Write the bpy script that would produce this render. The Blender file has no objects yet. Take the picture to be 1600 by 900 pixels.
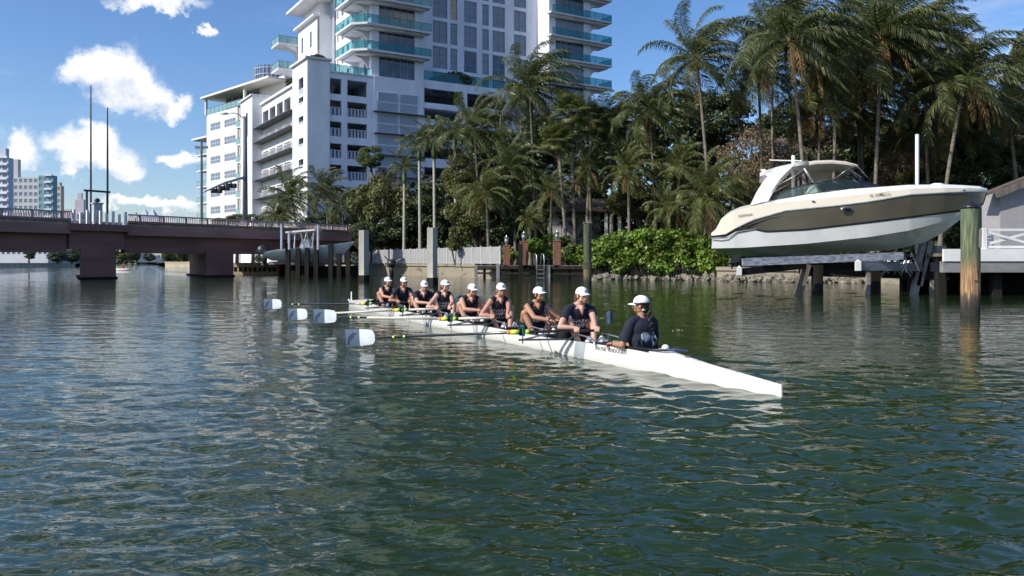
import bpy, bmesh, math, random
import numpy as np
from mathutils import Vector, Matrix, Euler, noise
random.seed(7); np.random.seed(7)
R = math.radians
scn = bpy.context.scene
COL = scn.collection

# ---------------------------------------------------------------- camera
CAMH, HOR, FPX = 1.3, 409.0, 1230.0
cam_d = bpy.data.cameras.new('camera')
cam = bpy.data.objects.new('camera', cam_d); COL.objects.link(cam)
cam.location = (0, 0, CAMH); cam.rotation_euler = (R(90), 0, 0)
cam_d.sensor_width = 36.0; cam_d.lens = FPX / 1600 * 36
cam_d.shift_y = -(450 - HOR) / 1600
cam_d.clip_start = 0.1; cam_d.clip_end = 20000
scn.camera = cam

# ---------------------------------------------------------------- sun, sky
SUN_AZ, SUN_EL = R(240), R(36)      # azimuth clockwise from +Y
sdir = Vector((math.sin(SUN_AZ) * math.cos(SUN_EL), math.cos(SUN_AZ) * math.cos(SUN_EL), math.sin(SUN_EL)))
sun_d = bpy.data.lights.new('sun', 'SUN'); sun_d.energy = 4.6; sun_d.angle = R(0.53); sun_d.color = (1.0, 0.94, 0.84)
sun = bpy.data.objects.new('sun', sun_d); COL.objects.link(sun)
sun.rotation_euler = (-sdir).to_track_quat('-Z', 'Y').to_euler()
sun.location = sdir * 200

wd = bpy.data.worlds.new('World'); scn.world = wd; wd.use_nodes = True
nt = wd.node_tree; nt.nodes.clear()
class NB:
    """small node-building helper"""
    def __init__(s, t): s.t = t
    def n(s, typ, **kw):
        o = s.t.nodes.new(typ)
        for k, v in kw.items():
            if k.startswith('in_'):
                o.inputs[k[3:].replace('__', ' ')].default_value = v
            else: setattr(o, k, v)
        return o
    def l(s, a, b): s.t.links.new(a, b)
    def m(s, op, a, b=None, c=None, clamp=False):
        o = s.t.nodes.new('ShaderNodeMath'); o.operation = op; o.use_clamp = clamp
        for i, x in enumerate((a, b, c)):
            if x is None: continue
            if isinstance(x, (int, float)): o.inputs[i].default_value = x
            else: s.t.links.new(x, o.inputs[i])
        return o.outputs[0]
    def vm(s, op, a, b=None, sc=None):
        o = s.t.nodes.new('ShaderNodeVectorMath'); o.operation = op
        for i, x in enumerate((a, b)):
            if x is None: continue
            if isinstance(x, (tuple, list, Vector)): o.inputs[i].default_value = tuple(x)
            else: s.t.links.new(x, o.inputs[i])
        if sc is not None: o.inputs['Scale'].default_value = sc
        return o
    def ss(s, x, lo, hi, to0=0.0, to1=1.0):
        o = s.t.nodes.new('ShaderNodeMapRange'); o.interpolation_type = 'SMOOTHSTEP'
        s.t.links.new(x, o.inputs[0])
        for i, v in ((1, lo), (2, hi), (3, to0), (4, to1)): o.inputs[i].default_value = v
        return o.outputs[0]
B = NB(nt)
tc = B.n('ShaderNodeTexCoord')
skyn = B.n('ShaderNodeTexSky', sky_type='NISHITA')
skyn.sun_disc = False; skyn.sun_elevation = SUN_EL; skyn.sun_rotation = SUN_AZ
skyn.altitude = 0; skyn.air_density = 1.0; skyn.dust_density = 0.9; skyn.ozone_density = 2.2
bg1 = B.n('ShaderNodeBackground'); bg1.inputs[1].default_value = 0.135
hs = B.n('ShaderNodeHueSaturation'); hs.inputs['Saturation'].default_value = 1.18
B.l(skyn.outputs[0], hs.inputs['Color']); tint = B.n('ShaderNodeMixRGB', blend_type='MULTIPLY'); tint.inputs[0].default_value = 1; tint.inputs[2].default_value = (.93, .98, 1.13, 1); B.l(hs.outputs[0], tint.inputs[1]); B.l(tint.outputs[0], bg1.inputs[0])
def pdir(px, py):
    return Vector(((px - 800) / FPX, 1.0, (HOR - py) / FPX)).normalized()
def adir(az, el):
    return Vector((math.sin(R(az)) * math.cos(R(el)), math.cos(R(az)) * math.cos(R(el)), math.sin(R(el))))
# cumulus: (direction, half width, half height) in radians
CL = [(pdir(168, 118), .046, .040), (pdir(215, 145), .046, .036), (pdir(262, 160), .030, .018), (pdir(150, 238), .050, .036), (pdir(185, 262), .026, .020), (pdir(130, 262), .028, .018), (pdir(18, 236), .042, .032),
      (pdir(272, 236), .036, .017), (pdir(240, 10), .066, .018), (pdir(238, 328), .060, .013),
      (pdir(325, 55), .014, .008), (pdir(1592, 90), .032, .026), (pdir(-150, 200), .09, .06), (pdir(-420, 90), .13, .07),
      (pdir(40, 355), .09, .010), (pdir(420, 350), .06, .010)]
rr = random.Random(3)
for az, el, w_, h_ in ((-25, 27, .17, .075), (-11, 29, .14, .06), (-36, 22, .10, .06), (-32, 41, .16, .08), (-16, 42, .15, .08), (5, 36, .10, .05), (20, 46, .12, .06), (-20, 37, .13, .06), (-12, 47, .12, .06), (-27, 52, .12, .07), (-34, 30, .12, .06), (-55, 26, .15, .07), (-75, 16, .12, .05), (-95, 33, .14, .07), (-120, 14, .14, .05), (-150, 28, .16, .08),
                       (-178, 12, .16, .05), (150, 34, .15, .08), (122, 17, .14, .06), (95, 28, .15, .07), (70, 15, .12, .05), (52, 34, .12, .07), (10, 62, .15, .10)):
    CL.append((adir(az, el), w_, h_))
dirn = B.vm('NORMALIZE', tc.outputs['Generated']).outputs[0]
nz = B.n('ShaderNodeTexNoise', in_Scale=9.0, in_Detail=9.0, in_Roughness=0.60)
B.l(dirn, nz.inputs['Vector'])
nz2 = B.n('ShaderNodeTexNoise', in_Scale=34.0, in_Detail=6.0, in_Roughness=0.6)
B.l(dirn, nz2.inputs['Vector'])
off = B.vm('SCALE', B.vm('SUBTRACT', nz.outputs['Color'], (.5, .5, .5)).outputs[0], sc=.11).outputs[0]
off2 = B.vm('SCALE', B.vm('SUBTRACT', nz2.outputs['Color'], (.5, .5, .5)).outputs[0], sc=.045).outputs[0]
wdir = B.vm('ADD', B.vm('ADD', dirn, off).outputs[0], off2).outputs[0]
acc = None; vert = None
for d, w_, h_ in CL:
    e = B.vm('SUBTRACT', wdir, d).outputs[0]
    right = Vector((d.y, -d.x, 0)).normalized(); up = right.cross(d).normalized()
    a = B.m('MULTIPLY', B.vm('DOT_PRODUCT', e, right).outputs['Value'], 1 / w_)
    b = B.m('MULTIPLY', B.vm('DOT_PRODUCT', e, up).outputs['Value'], 1 / h_)
    f = B.vm('DOT_PRODUCT', dirn, d).outputs['Value']
    bb = B.m('MULTIPLY', B.m('MINIMUM', b, 0.0), .55)           # flatter base
    b2 = B.m('ADD', b, bb)
    q = B.m('ADD', B.m('MULTIPLY', a, a), B.m('MULTIPLY', b2, b2))
    q = B.m('SUBTRACT', 1.0, q)
    q = B.m('MULTIPLY', q, B.m('GREATER_THAN', f, 0.3))
    q = B.m('MAXIMUM', q, 0.0)
    if acc is None: acc, vert = q, B.m('MULTIPLY', q, b)
    else: acc, vert = B.m('MAXIMUM', acc, q), B.m('ADD', vert, B.m('MULTIPLY', q, b))
mask = B.ss(acc, 0.0, 0.95)
mask = B.m('MULTIPLY', mask, B.ss(B.m('ADD', nz2.outputs['Fac'], B.m('MULTIPLY', acc, .62)), .28, .90))
# thin high haze streaks
nz3 = B.n('ShaderNodeTexNoise', in_Scale=3.0, in_Detail=7.0, in_Roughness=0.65)
mp = B.n('ShaderNodeMapping'); mp.inputs['Scale'].default_value = (1, 1, 4); B.l(dirn, mp.inputs[0]); B.l(mp.outputs[0], nz3.inputs['Vector'])
shade = B.ss(B.m('ADD', vert, B.m('MULTIPLY', B.m('SUBTRACT', nz2.outputs['Fac'], .5), 1.6)), -.55, .25)
cmix = B.n('ShaderNodeMixRGB'); cmix.inputs[1].default_value = (.60, .66, .76, 1); cmix.inputs[2].default_value = (1.0, .99, .97, 1)
B.l(shade, cmix.inputs[0])
bg2 = B.n('ShaderNodeBackground'); bg2.inputs[1].default_value = 1.12; B.l(cmix.outputs[0], bg2.inputs[0])
mx = B.n('ShaderNodeMixShader')
thin = B.m('MULTIPLY', B.ss(nz3.outputs['Fac'], .52, .82), .30)
B.l(B.m('MAXIMUM', B.m('MULTIPLY', mask, .97), thin, clamp=True), mx.inputs[0]); B.l(bg1.outputs[0], mx.inputs[1]); B.l(bg2.outputs[0], mx.inputs[2])
wo = B.n('ShaderNodeOutputWorld'); B.l(mx.outputs[0], wo.inputs[0])
wd.cycles.sampling_method = 'MANUAL'; wd.cycles.sample_map_resolution = 1024

scn.view_settings.view_transform = 'Standard'; scn.view_settings.look = 'None'
scn.view_settings.exposure = 0.12; scn.view_settings.gamma = 1.0
scn.cycles.use_denoising = True
scn.cycles.max_bounces = 6; scn.cycles.diffuse_bounces = 3; scn.cycles.glossy_bounces = 3
scn.cycles.transparent_max_bounces = 6; scn.cycles.caustics_reflective = False; scn.cycles.caustics_refractive = False
scn.cycles.sample_clamp_indirect = 4.0

# ---------------------------------------------------------------- materials
def mat(name, col, rough=.6, metal=0.0, var=.12, vscale=3.0, bump=0.0, bscale=20.0, spec=.5, coat=0.0, stretch=(1, 1, 1), col2=None, thr=None, island=0.0, trans=0.0, alpha=1.0, detail=4.0):
    m = bpy.data.materials.new(name); m.use_nodes = True
    t = m.node_tree; N = NB(t); p = t.nodes['Principled BSDF']
    p.inputs['Roughness'].default_value = rough; p.inputs['Metallic'].default_value = metal
    p.inputs['Specular IOR Level'].default_value = spec; p.inputs['Coat Weight'].default_value = coat
    c = tuple(col) + (1,)
    t_ = N.n('ShaderNodeTexCoord'); mp_ = N.n('ShaderNodeMapping'); mp_.inputs['Scale'].default_value = stretch
    N.l(t_.outputs['Object'], mp_.inputs[0])
    no = N.n('ShaderNodeTexNoise', in_Scale=vscale, in_Detail=detail, in_Roughness=.6); N.l(mp_.outputs[0], no.inputs['Vector'])
    mixn = N.n('ShaderNodeMixRGB')
    if col2 is None:
        lo = tuple(max(0, x * (1 - var)) for x in col) + (1,); hi = tuple(min(1, x * (1 + var)) for x in col) + (1,)
        mixn.inputs[1].default_value = lo; mixn.inputs[2].default_value = hi
        N.l(N.ss(no.outputs['Fac'], .3, .7), mixn.inputs[0])
    else:
        mixn.inputs[1].default_value = c; mixn.inputs[2].default_value = tuple(col2) + (1,)
        a_, b_ = thr or (.45, .65)
        N.l(N.ss(no.outputs['Fac'], a_, b_), mixn.inputs[0])
    out = mixn.outputs[0]
    if island > 0:
        g = N.n('ShaderNodeNewGeometry'); h = N.n('ShaderNodeHueSaturation')
        rv = g.outputs['Random Per Island']
        N.l(N.m('ADD', 1 - island, N.m('MULTIPLY', rv, 2 * island)), h.inputs['Value'])
        N.l(N.m('ADD', .5 - .035, N.m('MULTIPLY', rv, .07)), h.inputs['Hue'])
        N.l(out, h.inputs['Color']); out = h.outputs[0]
    N.l(out, p.inputs['Base Color'])
    if bump > 0:
        b = N.n('ShaderNodeBump'); b.inputs['Strength'].default_value = bump; b.inputs['Distance'].default_value = .02
        n2 = N.n('ShaderNodeTexNoise', in_Scale=bscale, in_Detail=5.0); N.l(mp_.outputs[0], n2.inputs['Vector'])
        N.l(n2.outputs['Fac'], b.inputs['Height']); N.l(b.outputs[0], p.inputs['Normal'])
    if trans > 0:
        tr = N.n('ShaderNodeBsdfTranslucent'); N.l(out, tr.inputs[0])
        ms = N.n('ShaderNodeMixShader'); ms.inputs[0].default_value = trans
        N.l(p.outputs[0], ms.inputs[1]); N.l(tr.outputs[0], ms.inputs[2])
        N.l(ms.outputs[0], t.nodes['Material Output'].inputs[0])
    return m
def glass(name, col, rough=.03, alpha=.45, tint=(1, 1, 1)):
    """thin sheet glass: part mirror, part see-through"""
    m = bpy.data.materials.new(name); m.use_nodes = True
    t = m.node_tree; N = NB(t); p = t.nodes['Principled BSDF']
    p.inputs['Base Color'].default_value = tuple(col) + (1,); p.inputs['Roughness'].default_value = rough
    p.inputs['Specular IOR Level'].default_value = .9
    tb = N.n('ShaderNodeBsdfTransparent'); tb.inputs[0].default_value = tuple(tint) + (1,)
    ms = N.n('ShaderNodeMixShader'); ms.inputs[0].default_value = alpha
    N.l(tb.outputs[0], ms.inputs[1]); N.l(p.outputs[0], ms.inputs[2]); N.l(ms.outputs[0], t.nodes['Material Output'].inputs[0])
    return m

# ---------------------------------------------------------------- mesh building
class MB:
    def __init__(s, T=None): s.v = []; s.f = []; s.m = []; s.T = T
    def add(s, vs, fs, mi=0):
        o = len(s.v)
        s.v += [tuple(s.T(*v)) if s.T else tuple(v) for v in vs]
        for f in fs: s.f.append(tuple(i + o for i in f)); s.m.append(mi)
    def box(s, x0, x1, y0, y1, z0, z1, mi=0):
        x0, x1 = sorted((x0, x1)); y0, y1 = sorted((y0, y1)); z0, z1 = sorted((z0, z1))
        s.add([(x0, y0, z0), (x1, y0, z0), (x1, y1, z0), (x0, y1, z0), (x0, y0, z1), (x1, y0, z1), (x1, y1, z1), (x0, y1, z1)],
              [(3, 2, 1, 0), (4, 5, 6, 7), (0, 1, 5, 4), (1, 2, 6, 5), (2, 3, 7, 6), (3, 0, 4, 7)], mi)
    def hexa(s, p, mi=0):
        s.add(p, [(3, 2, 1, 0), (4, 5, 6, 7), (0, 1, 5, 4), (1, 2, 6, 5), (2, 3, 7, 6), (3, 0, 4, 7)], mi)
    def beam(s, a, b, w, h, mi=0, up=(0, 0, 1)):
        a = Vector(a); b = Vector(b); d = (b - a).normalized(); u = Vector(up)
        if abs(d.dot(u)) > .98: u = Vector((0, 1, 0))
        r = d.cross(u).normalized() * w / 2; u = r.cross(d).normalized() * h / 2
        s.hexa([a - r - u, a + r - u, b + r - u, b - r - u, a - r + u, a + r + u, b + r + u, b - r + u], mi)
    def tube(s, pts, rad, n=8, mi=0, caps=True, sq=(1, 1)):
        pts = [Vector(p) for p in pts]
        if not hasattr(rad, '__len__'): rad = [rad] * len(pts)
        vs = []; fs = []; ref = None
        for i, p in enumerate(pts):
            d = (pts[min(i + 1, len(pts) - 1)] - pts[max(i - 1, 0)])
            d = d.normalized() if d.length > 1e-9 else Vector((0, 0, 1))
            if ref is None: ref = Vector((0, 0, 1)) if abs(d.z) < .9 else Vector((0, 1, 0))
            r = d.cross(ref)
            if r.length < 1e-6: r = d.orthogonal()
            r.normalize(); u = r.cross(d).normalized(); ref = u
            for k in range(n):
                a = 2 * math.pi * k / n
                vs.append(p + (r * math.cos(a) * sq[0] + u * math.sin(a) * sq[1]) * rad[i])
        for i in range(len(pts) - 1):
            for k in range(n):
                k2 = (k + 1) % n
                fs.append((i * n + k2, i * n + k, (i + 1) * n + k, (i + 1) * n + k2))
        if caps:
            fs.append(tuple(range(n))); fs.append(tuple((len(pts) - 1) * n + k for k in reversed(range(n))))
        s.add(vs, fs, mi)
    def ell(s, c, r, rot=None, nu=12, nv=8, mi=0, v0=-90, v1=90):
        c = Vector(c); vs = []; fs = []
        for j in range(nv + 1):
            la = R(v0 + (v1 - v0) * j / nv)
            for i in range(nu):
                lo = 2 * math.pi * i / nu
                p = Vector((r[0] * math.cos(la) * math.cos(lo), r[1] * math.cos(la) * math.sin(lo), r[2] * math.sin(la)))
                if rot is not None: p = rot @ p
                vs.append(c + p)
        for j in range(nv):
            for i in range(nu):
                i2 = (i + 1) % nu
                fs.append((j * nu + i, j * nu + i2, (j + 1) * nu + i2, (j + 1) * nu + i))
        s.add(vs, fs, mi)
    def grid(s, rows, mi=0, close=False, flip=False):
        n = len(rows[0]); vs = [p for r in rows for p in r]; fs = []
        for j in range(len(rows) - 1):
            for i in range(n if close else n - 1):
                i2 = (i + 1) % n
                q = (j * n + i, j * n + i2, (j + 1) * n + i2, (j + 1) * n + i)
                fs.append(q[::-1] if flip else q)
        s.add(vs, fs, mi)
    def mesh(s, name, mats, smooth=False):
        me = bpy.data.meshes.new(name); me.from_pydata(s.v, [], s.f)
        for m in (mats if isinstance(mats, (list, tuple)) else [mats]): me.materials.append(m)
        if len(me.materials) > 1: me.polygons.foreach_set('material_index', s.m)
        if smooth: me.polygons.foreach_set('use_smooth', [True] * len(s.f))
        me.update(); return me
    def build(s, name, mats, parent=None, smooth=False, loc=None, bevel=0, auto=None):
        o = bpy.data.objects.new(name, s.mesh(name, mats, smooth)); COL.objects.link(o)
        if parent is not None: o.parent = parent
        if loc is not None: o.location = loc
        if auto: smooth_angle(o.data, auto)
        if bevel:
            b = o.modifiers.new('bevel', 'BEVEL'); b.width = bevel; b.segments = 2; b.limit_method = 'ANGLE'
        return o
def smooth_angle(me, deg):
    me.polygons.foreach_set('use_smooth', [True] * len(me.polygons))
    bm = bmesh.new(); bm.from_mesh(me); ca = R(deg)
    for e in bm.edges:
        if len(e.link_faces) == 2 and e.calc_face_angle(0) > ca: e.smooth = False
    bm.to_mesh(me); bm.free()
def inst(name, me, parent=None, loc=(0, 0, 0), rot=(0, 0, 0), sc=1.0):
    o = bpy.data.objects.new(name, me); COL.objects.link(o); o.location = loc; o.rotation_euler = rot
    o.scale = (sc, sc, sc) if isinstance(sc, (int, float)) else sc
    if parent is not None: o.parent = parent
    return o
def tag(o, label=None, cat=None, group=None, kind=None):
    if label: o['label'] = label
    if cat: o['category'] = cat
    if group: o['group'] = group
    if kind: o['kind'] = kind
    return o
def thing(name, label, cat, loc=(0, 0, 0), rz=0, group=None):
    o = bpy.data.objects.new(name, None); COL.objects.link(o); o.empty_display_size = .3
    o.location = loc; o.rotation_euler = (0, 0, rz)
    return tag(o, label, cat, group)
def W(px, py, d):
    """world point seen at pixel (px, py) of the 1600x900 photograph, d metres away"""
    return Vector(((px - 800) / FPX * d, d, CAMH + (HOR - py) / FPX * d))
def WX(px, d): return (px - 800) / FPX * d
def WZ(py, d): return CAMH + (HOR - py) / FPX * d
def wlnoise(x, y, z=0): return noise.noise(Vector((x, y, z)))
def text_mesh(txt, size, depth=0.0, fat=0.0):
    cu = bpy.data.curves.new('t', 'FONT'); cu.body = txt; cu.size = size; cu.extrude = depth; cu.align_x = 'CENTER'; cu.align_y = 'CENTER'
    cu.resolution_u = 3; cu.offset = fat
    o = bpy.data.objects.new('t', cu); COL.objects.link(o)
    bpy.context.view_layer.update()
    me = bpy.data.meshes.new_from_object(o.evaluated_get(bpy.context.evaluated_depsgraph_get()))
    bpy.data.objects.remove(o); bpy.data.curves.remove(cu)
    return me
# ================================================================ water
def wave_height(X, Y, cell):
    r = np.random.RandomState(11)
    H = np.zeros_like(X)
    n = 130
    for i in range(n):
        lam = 0.11 * (5.0 / 0.11) ** (i / (n - 1)) * r.uniform(.9, 1.1)
        th = r.normal(math.pi / 2 - .12, .50)          # travel mostly toward or away, crests across
        k = 2 * math.pi / lam
        amp = 0.0052 * lam ** 1.0 / (1 + (lam / .55) ** 1.9)
        ph = r.uniform(0, 2 * math.pi)
        fade = np.clip((lam / cell - 2.2) / 2.0, 0, 1)
        p = k * (X * math.cos(th) + Y * math.sin(th)) + ph
        H += amp * fade * (np.exp(1.1 * (np.sin(p) - 1)) * 2.2 - 1.0)
    # patches of stronger and weaker ripple
    env = .78 + .30 * np.sin(X * .21 + .9 * np.sin(Y * .13)) * np.sin(Y * .17 + 1.3 + .8 * np.sin(X * .11))
    rr_ = np.hypot(X, Y)
    breeze = np.interp(rr_, [0, 7, 13, 22, 60], [1.35, 1.28, .92, .66, .55])     # livelier ripple on the open reach near the viewer, calmer toward the banks
    return H * env * breeze
rads = [0.6]
while rads[-1] < 75: rads.append(rads[-1] * 1.0068)
while rads[-1] < 14000: rads.append(rads[-1] * 1.12)
rads = np.array(rads)
fine = np.linspace(R(-52), R(52), 620)
coarse = np.linspace(R(52), R(360 - 52), 60)[1:-1]
ang = np.concatenate([fine, coarse])
A, Rr = np.meshgrid(ang, rads)
Xw = Rr * np.sin(A); Yw = Rr * np.cos(A)
cell = Rr * np.where(np.abs(A) <= R(52), .0068, .12)
Zw = wave_height(Xw, Yw, cell) * np.clip((110 - Rr) / 50, 0, 1)
# stern wake and small puddle rings left by the shell and blades
def shell_to_world(x, y):
    """shell frame (x = rowers' right, y = toward the stern, origin at stern tip)"""
    D = (0.4258, -0.9048)
    return 2.604 + y * D[0] + x * D[1], 7.59 + y * D[1] - x * D[0]
def world_to_shell(X, Y):
    dx, dy = X - 2.604, Y - 7.59
    return dx * -0.9048 + dy * -0.4258, dx * 0.4258 + dy * -0.9048
xs_, ys_ = world_to_shell(Xw, Yw)
behind = np.clip(ys_ + 3, 0, 30)
edge = np.abs(np.abs(xs_) - .18 - behind * .30)
Zw += .016 * np.exp(-(edge / .38) ** 2) * np.cos((np.abs(xs_) * .9 - ys_ * .42) * 2 * math.pi / .42) * np.exp(-behind / 9) * (ys_ > -3) * np.clip(behind / 1.5, 0, 1)
Zw += .006 * np.exp(-(xs_ / .35) ** 2) * np.sin(ys_ * 2 * math.pi / .23 + xs_ * 8) * (ys_ > .05) * np.exp(-np.clip(ys_, 0, 20) / 4)
NA = len(ang); NR = len(rads)
verts = np.stack([Xw, Yw, Zw], -1).reshape(-1, 3)
verts = np.vstack([[0, 0, 0], verts])
j, i = np.meshgrid(np.arange(NR - 1), np.arange(NA), indexing='ij')
i2 = (i + 1) % NA
quads = np.stack([1 + j * NA + i, 1 + (j + 1) * NA + i, 1 + (j + 1) * NA + i2, 1 + j * NA + i2], -1).reshape(-1, 4)
def np_mesh(name, verts, faces, mats):
    me = bpy.data.meshes.new(name); k = faces.shape[1]
    me.vertices.add(len(verts)); me.vertices.foreach_set('co', np.asarray(verts, dtype=np.float32).ravel())
    me.loops.add(faces.size); me.loops.foreach_set('vertex_index', faces.ravel().astype(np.int32))
    me.polygons.add(len(faces)); me.polygons.foreach_set('loop_start', (np.arange(len(faces)) * k).astype(np.int32))
    me.update(calc_edges=True); me.validate()
    for m in mats: me.materials.append(m)
    return me
wm = bpy.data.materials.new('green_canal_water'); wm.use_nodes = True
N = NB(wm.node_tree); p = wm.node_tree.nodes['Principled BSDF']
p.inputs['Roughness'].default_value = .015; p.inputs['IOR'].default_value = 1.333
t_ = N.n('ShaderNodeTexCoord')
nl = N.n('ShaderNodeTexNoise', in_Scale=.12, in_Detail=4.0); N.l(t_.outputs['Object'], nl.inputs['Vector'])
mc = N.n('ShaderNodeMixRGB'); mc.inputs[1].default_value = (.013, .030, .009, 1); mc.inputs[2].default_value = (.018, .038, .010, 1)
N.l(N.ss(nl.outputs['Fac'], .35, .65), mc.inputs[0]); N.l(mc.outputs[0], p.inputs['Base Color'])
mp1 = N.n('ShaderNodeMapping'); mp1.inputs['Scale'].default_value = (1, 2.1, 1); mp1.inputs['Rotation'].default_value = (0, 0, R(-7)); N.l(t_.outputs['Object'], mp1.inputs[0])
n1 = N.n('ShaderNodeTexNoise', in_Scale=5.0, in_Detail=2.5, in_Roughness=.5, in_Distortion=.9); N.l(mp1.outputs[0], n1.inputs['Vector'])
n2 = N.n('ShaderNodeTexNoise', in_Scale=.75, in_Detail=4.0, in_Roughness=.55); N.l(mp1.outputs[0], n2.inputs['Vector'])
cd = N.n('ShaderNodeVectorMath', operation='LENGTH'); N.l(t_.outputs['Object'], cd.inputs[0])
far = N.ss(cd.outputs['Value'], 14, 70)
h = N.m('ADD', N.m('MULTIPLY', n1.outputs['Fac'], N.m('ADD', .0060, N.m('MULTIPLY', far, .004))), N.m('MULTIPLY', n2.outputs['Fac'], N.m('MULTIPLY', far, .012)))
bp = N.n('ShaderNodeBump'); bp.inputs['Strength'].default_value = 1.0; bp.inputs['Distance'].default_value = 1.0
N.l(h, bp.inputs['Height']); N.l(bp.outputs[0], p.inputs['Normal'])
me = np_mesh('water', verts, quads, [wm])
bm = bmesh.new(); bm.from_mesh(me); bm.verts.ensure_lookup_table()
for k in range(NA): bm.faces.new((bm.verts[0], bm.verts[1 + k], bm.verts[1 + (k + 1) % NA]))
bm.to_mesh(me); bm.free()
me.polygons.foreach_set('use_smooth', [True] * len(me.polygons))
water = bpy.data.objects.new('water', me); COL.objects.link(water)
tag(water, 'rippled dark green canal water, blue with sky toward the bridge', kind='structure')
me.update()
if me.polygons[50].normal.z < 0: me.flip_normals()

# ================================================================ materials used all over
M = dict(
    white_wall=mat('white_render', (.80, .80, .81), .8, var=.09, vscale=.5, bump=.1, bscale=8, stretch=(1, 1, .35)),
    cool_wall=mat('shade_tinted_render', (.74, .76, .83), .8, var=.10, vscale=.5, stretch=(1, 1, .22)),  # lavender shading put into the white, mainly for fronts turned from the sun
    cream_wall=mat('cream_render', (.71, .69, .65), .8, var=.06, vscale=.3),
    slab=mat('slab_concrete', (.62, .63, .66), .8, var=.1, vscale=1.0),
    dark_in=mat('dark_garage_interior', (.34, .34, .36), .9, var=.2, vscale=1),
    rail_gray=mat('grey_railing', (.42, .45, .52), .6, var=.1),
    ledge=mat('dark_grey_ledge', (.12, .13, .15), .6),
    panel=mat('blue_grey_panel', (.36, .41, .50), .6, var=.05, vscale=.5),
    frame=mat('window_frame_grey', (.30, .34, .40), .5),
    wframe=mat('window_frame_white', (.75, .76, .78), .5),
    win=mat('window_glass', (.06, .085, .12), .06, spec=.9, var=.5, vscale=.6),
    blind=mat('pale_drawn_blinds', (.17, .22, .29), .25, spec=.8, var=.15, vscale=.8),
    teal_glass=glass('teal_balcony_glass', (.05, .27, .31), .05, .34, (.60, .86, .88)),
    green_glass=glass('pale_green_balcony_glass', (.30, .48, .48), .06, .6, (.7, .95, .92)),
    concrete=mat('weathered_concrete', (.40, .38, .34), .9, var=.25, vscale=1.5, bump=.5, bscale=12, stretch=(1, 1, .3)),
    seawall=mat('stained_seawall', (.30, .26, .19), .9, bump=.5, bscale=9, vscale=.8, col2=(.13, .12, .10), thr=(.50, .72), stretch=(1, 1, 3)),
    bridge=mat('maroon_bridge_paint', (.235, .115, .100), .75, var=.22, vscale=.5, bump=.15, stretch=(.5, .5, 2)),
    bridge_lit=mat('lit_band_maroon', (.32, .17, .155), .75, var=.25, vscale=.6, stretch=(.4, .4, 2)),  # lighter copy of the bridge maroon, imitates the lit upper band
    pinkrail=mat('pinkish_railing', (.44, .36, .37), .7, var=.15),
    metal=mat('galvanised_steel', (.42, .43, .45), .38, metal=.8, var=.2, vscale=4),
    dkmetal=mat('dark_metal', (.05, .055, .06), .4, metal=.5),
    black=mat('black_plastic', (.015, .015, .017), .35),
    carbon=mat('black_carbon_shaft', (.012, .012, .014), .18, spec=.7, coat=.6),
    gel=mat('white_gelcoat', (.80, .79, .76), .16, spec=.6, coat=.4, var=.02, vscale=1),
    cream_gel=mat('cream_gelcoat', (.74, .67, .54), .2, spec=.6, coat=.4, var=.03, vscale=1),
    shellw=mat('white_shell_hull', (.82, .81, .76), .22, spec=.5, coat=.3, var=.03, vscale=2),
    shellg=mat('grey_shell_band', (.40, .44, .46), .3),
    wood_dk=mat('near_black_timber', (.020, .018, .016), .9, spec=.2, var=.4, vscale=3, bump=.6, bscale=14, stretch=(1, 1, .15)),  # near-black colour carries the silhouette darkness of piles standing in sun
    wood=mat('weathered_timber', (.14, .12, .10), .85, var=.3, vscale=3, bump=.6, bscale=14, stretch=(1, 1, .15)),
    wood_gray=mat('silver_timber', (.22, .215, .215), .8, var=.3, vscale=2, bump=.5, bscale=14, stretch=(.3, .3, 1)),
    whitewood=mat('white_painted_timber', (.78, .77, .74), .6, var=.06, vscale=2, bump=.2),
    brickred=mat('red_brown_stone', (.19, .085, .05), .8, var=.3, vscale=5, bump=.6),
    roof=mat('brown_roof_tile', (.11, .085, .07), .85, var=.4, vscale=2, bump=.5),
    soil=mat('dark_soil_and_litter', (.07, .06, .04), .95, var=.4, vscale=1, bump=.6, bscale=4),  # dark brown soil, mottled at random
    rock=mat('barnacled_rock', (.20, .18, .14), .95, var=.5, vscale=6, bump=1, bscale=10),
    trunk=mat('coconut_palm_trunk', (.17, .145, .115), .9, var=.3, vscale=3, bump=.8, bscale=9, stretch=(.3, .3, 3)),
    rtrunk=mat('royal_palm_trunk', (.36, .34, .29), .85, var=.15, vscale=2, bump=.3, stretch=(.3, .3, 3)),
    shaft=mat('green_crownshaft', (.12, .19, .06), .45, var=.15, vscale=2),
    bark=mat('dark_bark', (.11, .09, .07), .95, var=.4, vscale=3, bump=.8),
    frond=mat('palm_frond_green', (.105, .125, .040), .42, var=.35, vscale=.6, spec=.5, island=.28, trans=.34),
    frond2=mat('palm_frond_olive', (.13, .15, .042), .45, var=.35, vscale=.6, spec=.4, island=.28, trans=.36),
    fronddead=mat('dry_brown_frond', (.30, .19, .075), .8, var=.35, vscale=1, island=.3, trans=.15),
    leaf=mat('broadleaf_green', (.10, .135, .035), .5, var=.4, vscale=.5, island=.35, trans=.34),
    leafolive=mat('olive_leaf', (.135, .142, .042), .55, var=.4, vscale=.5, island=.35, trans=.34),
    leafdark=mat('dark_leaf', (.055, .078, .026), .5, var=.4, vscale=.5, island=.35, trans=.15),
    hedge=mat('bright_hedge_leaf', (.165, .25, .032), .42, var=.45, vscale=.55, island=.35, trans=.30),
    vine=mat('dry_vine_brown', (.20, .15, .09), .85, var=.4, vscale=1, island=.4, trans=.1),
    stone=mat('far_bank_stone', (.45, .38, .27), .9, var=.15, vscale=1),
)
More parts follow.
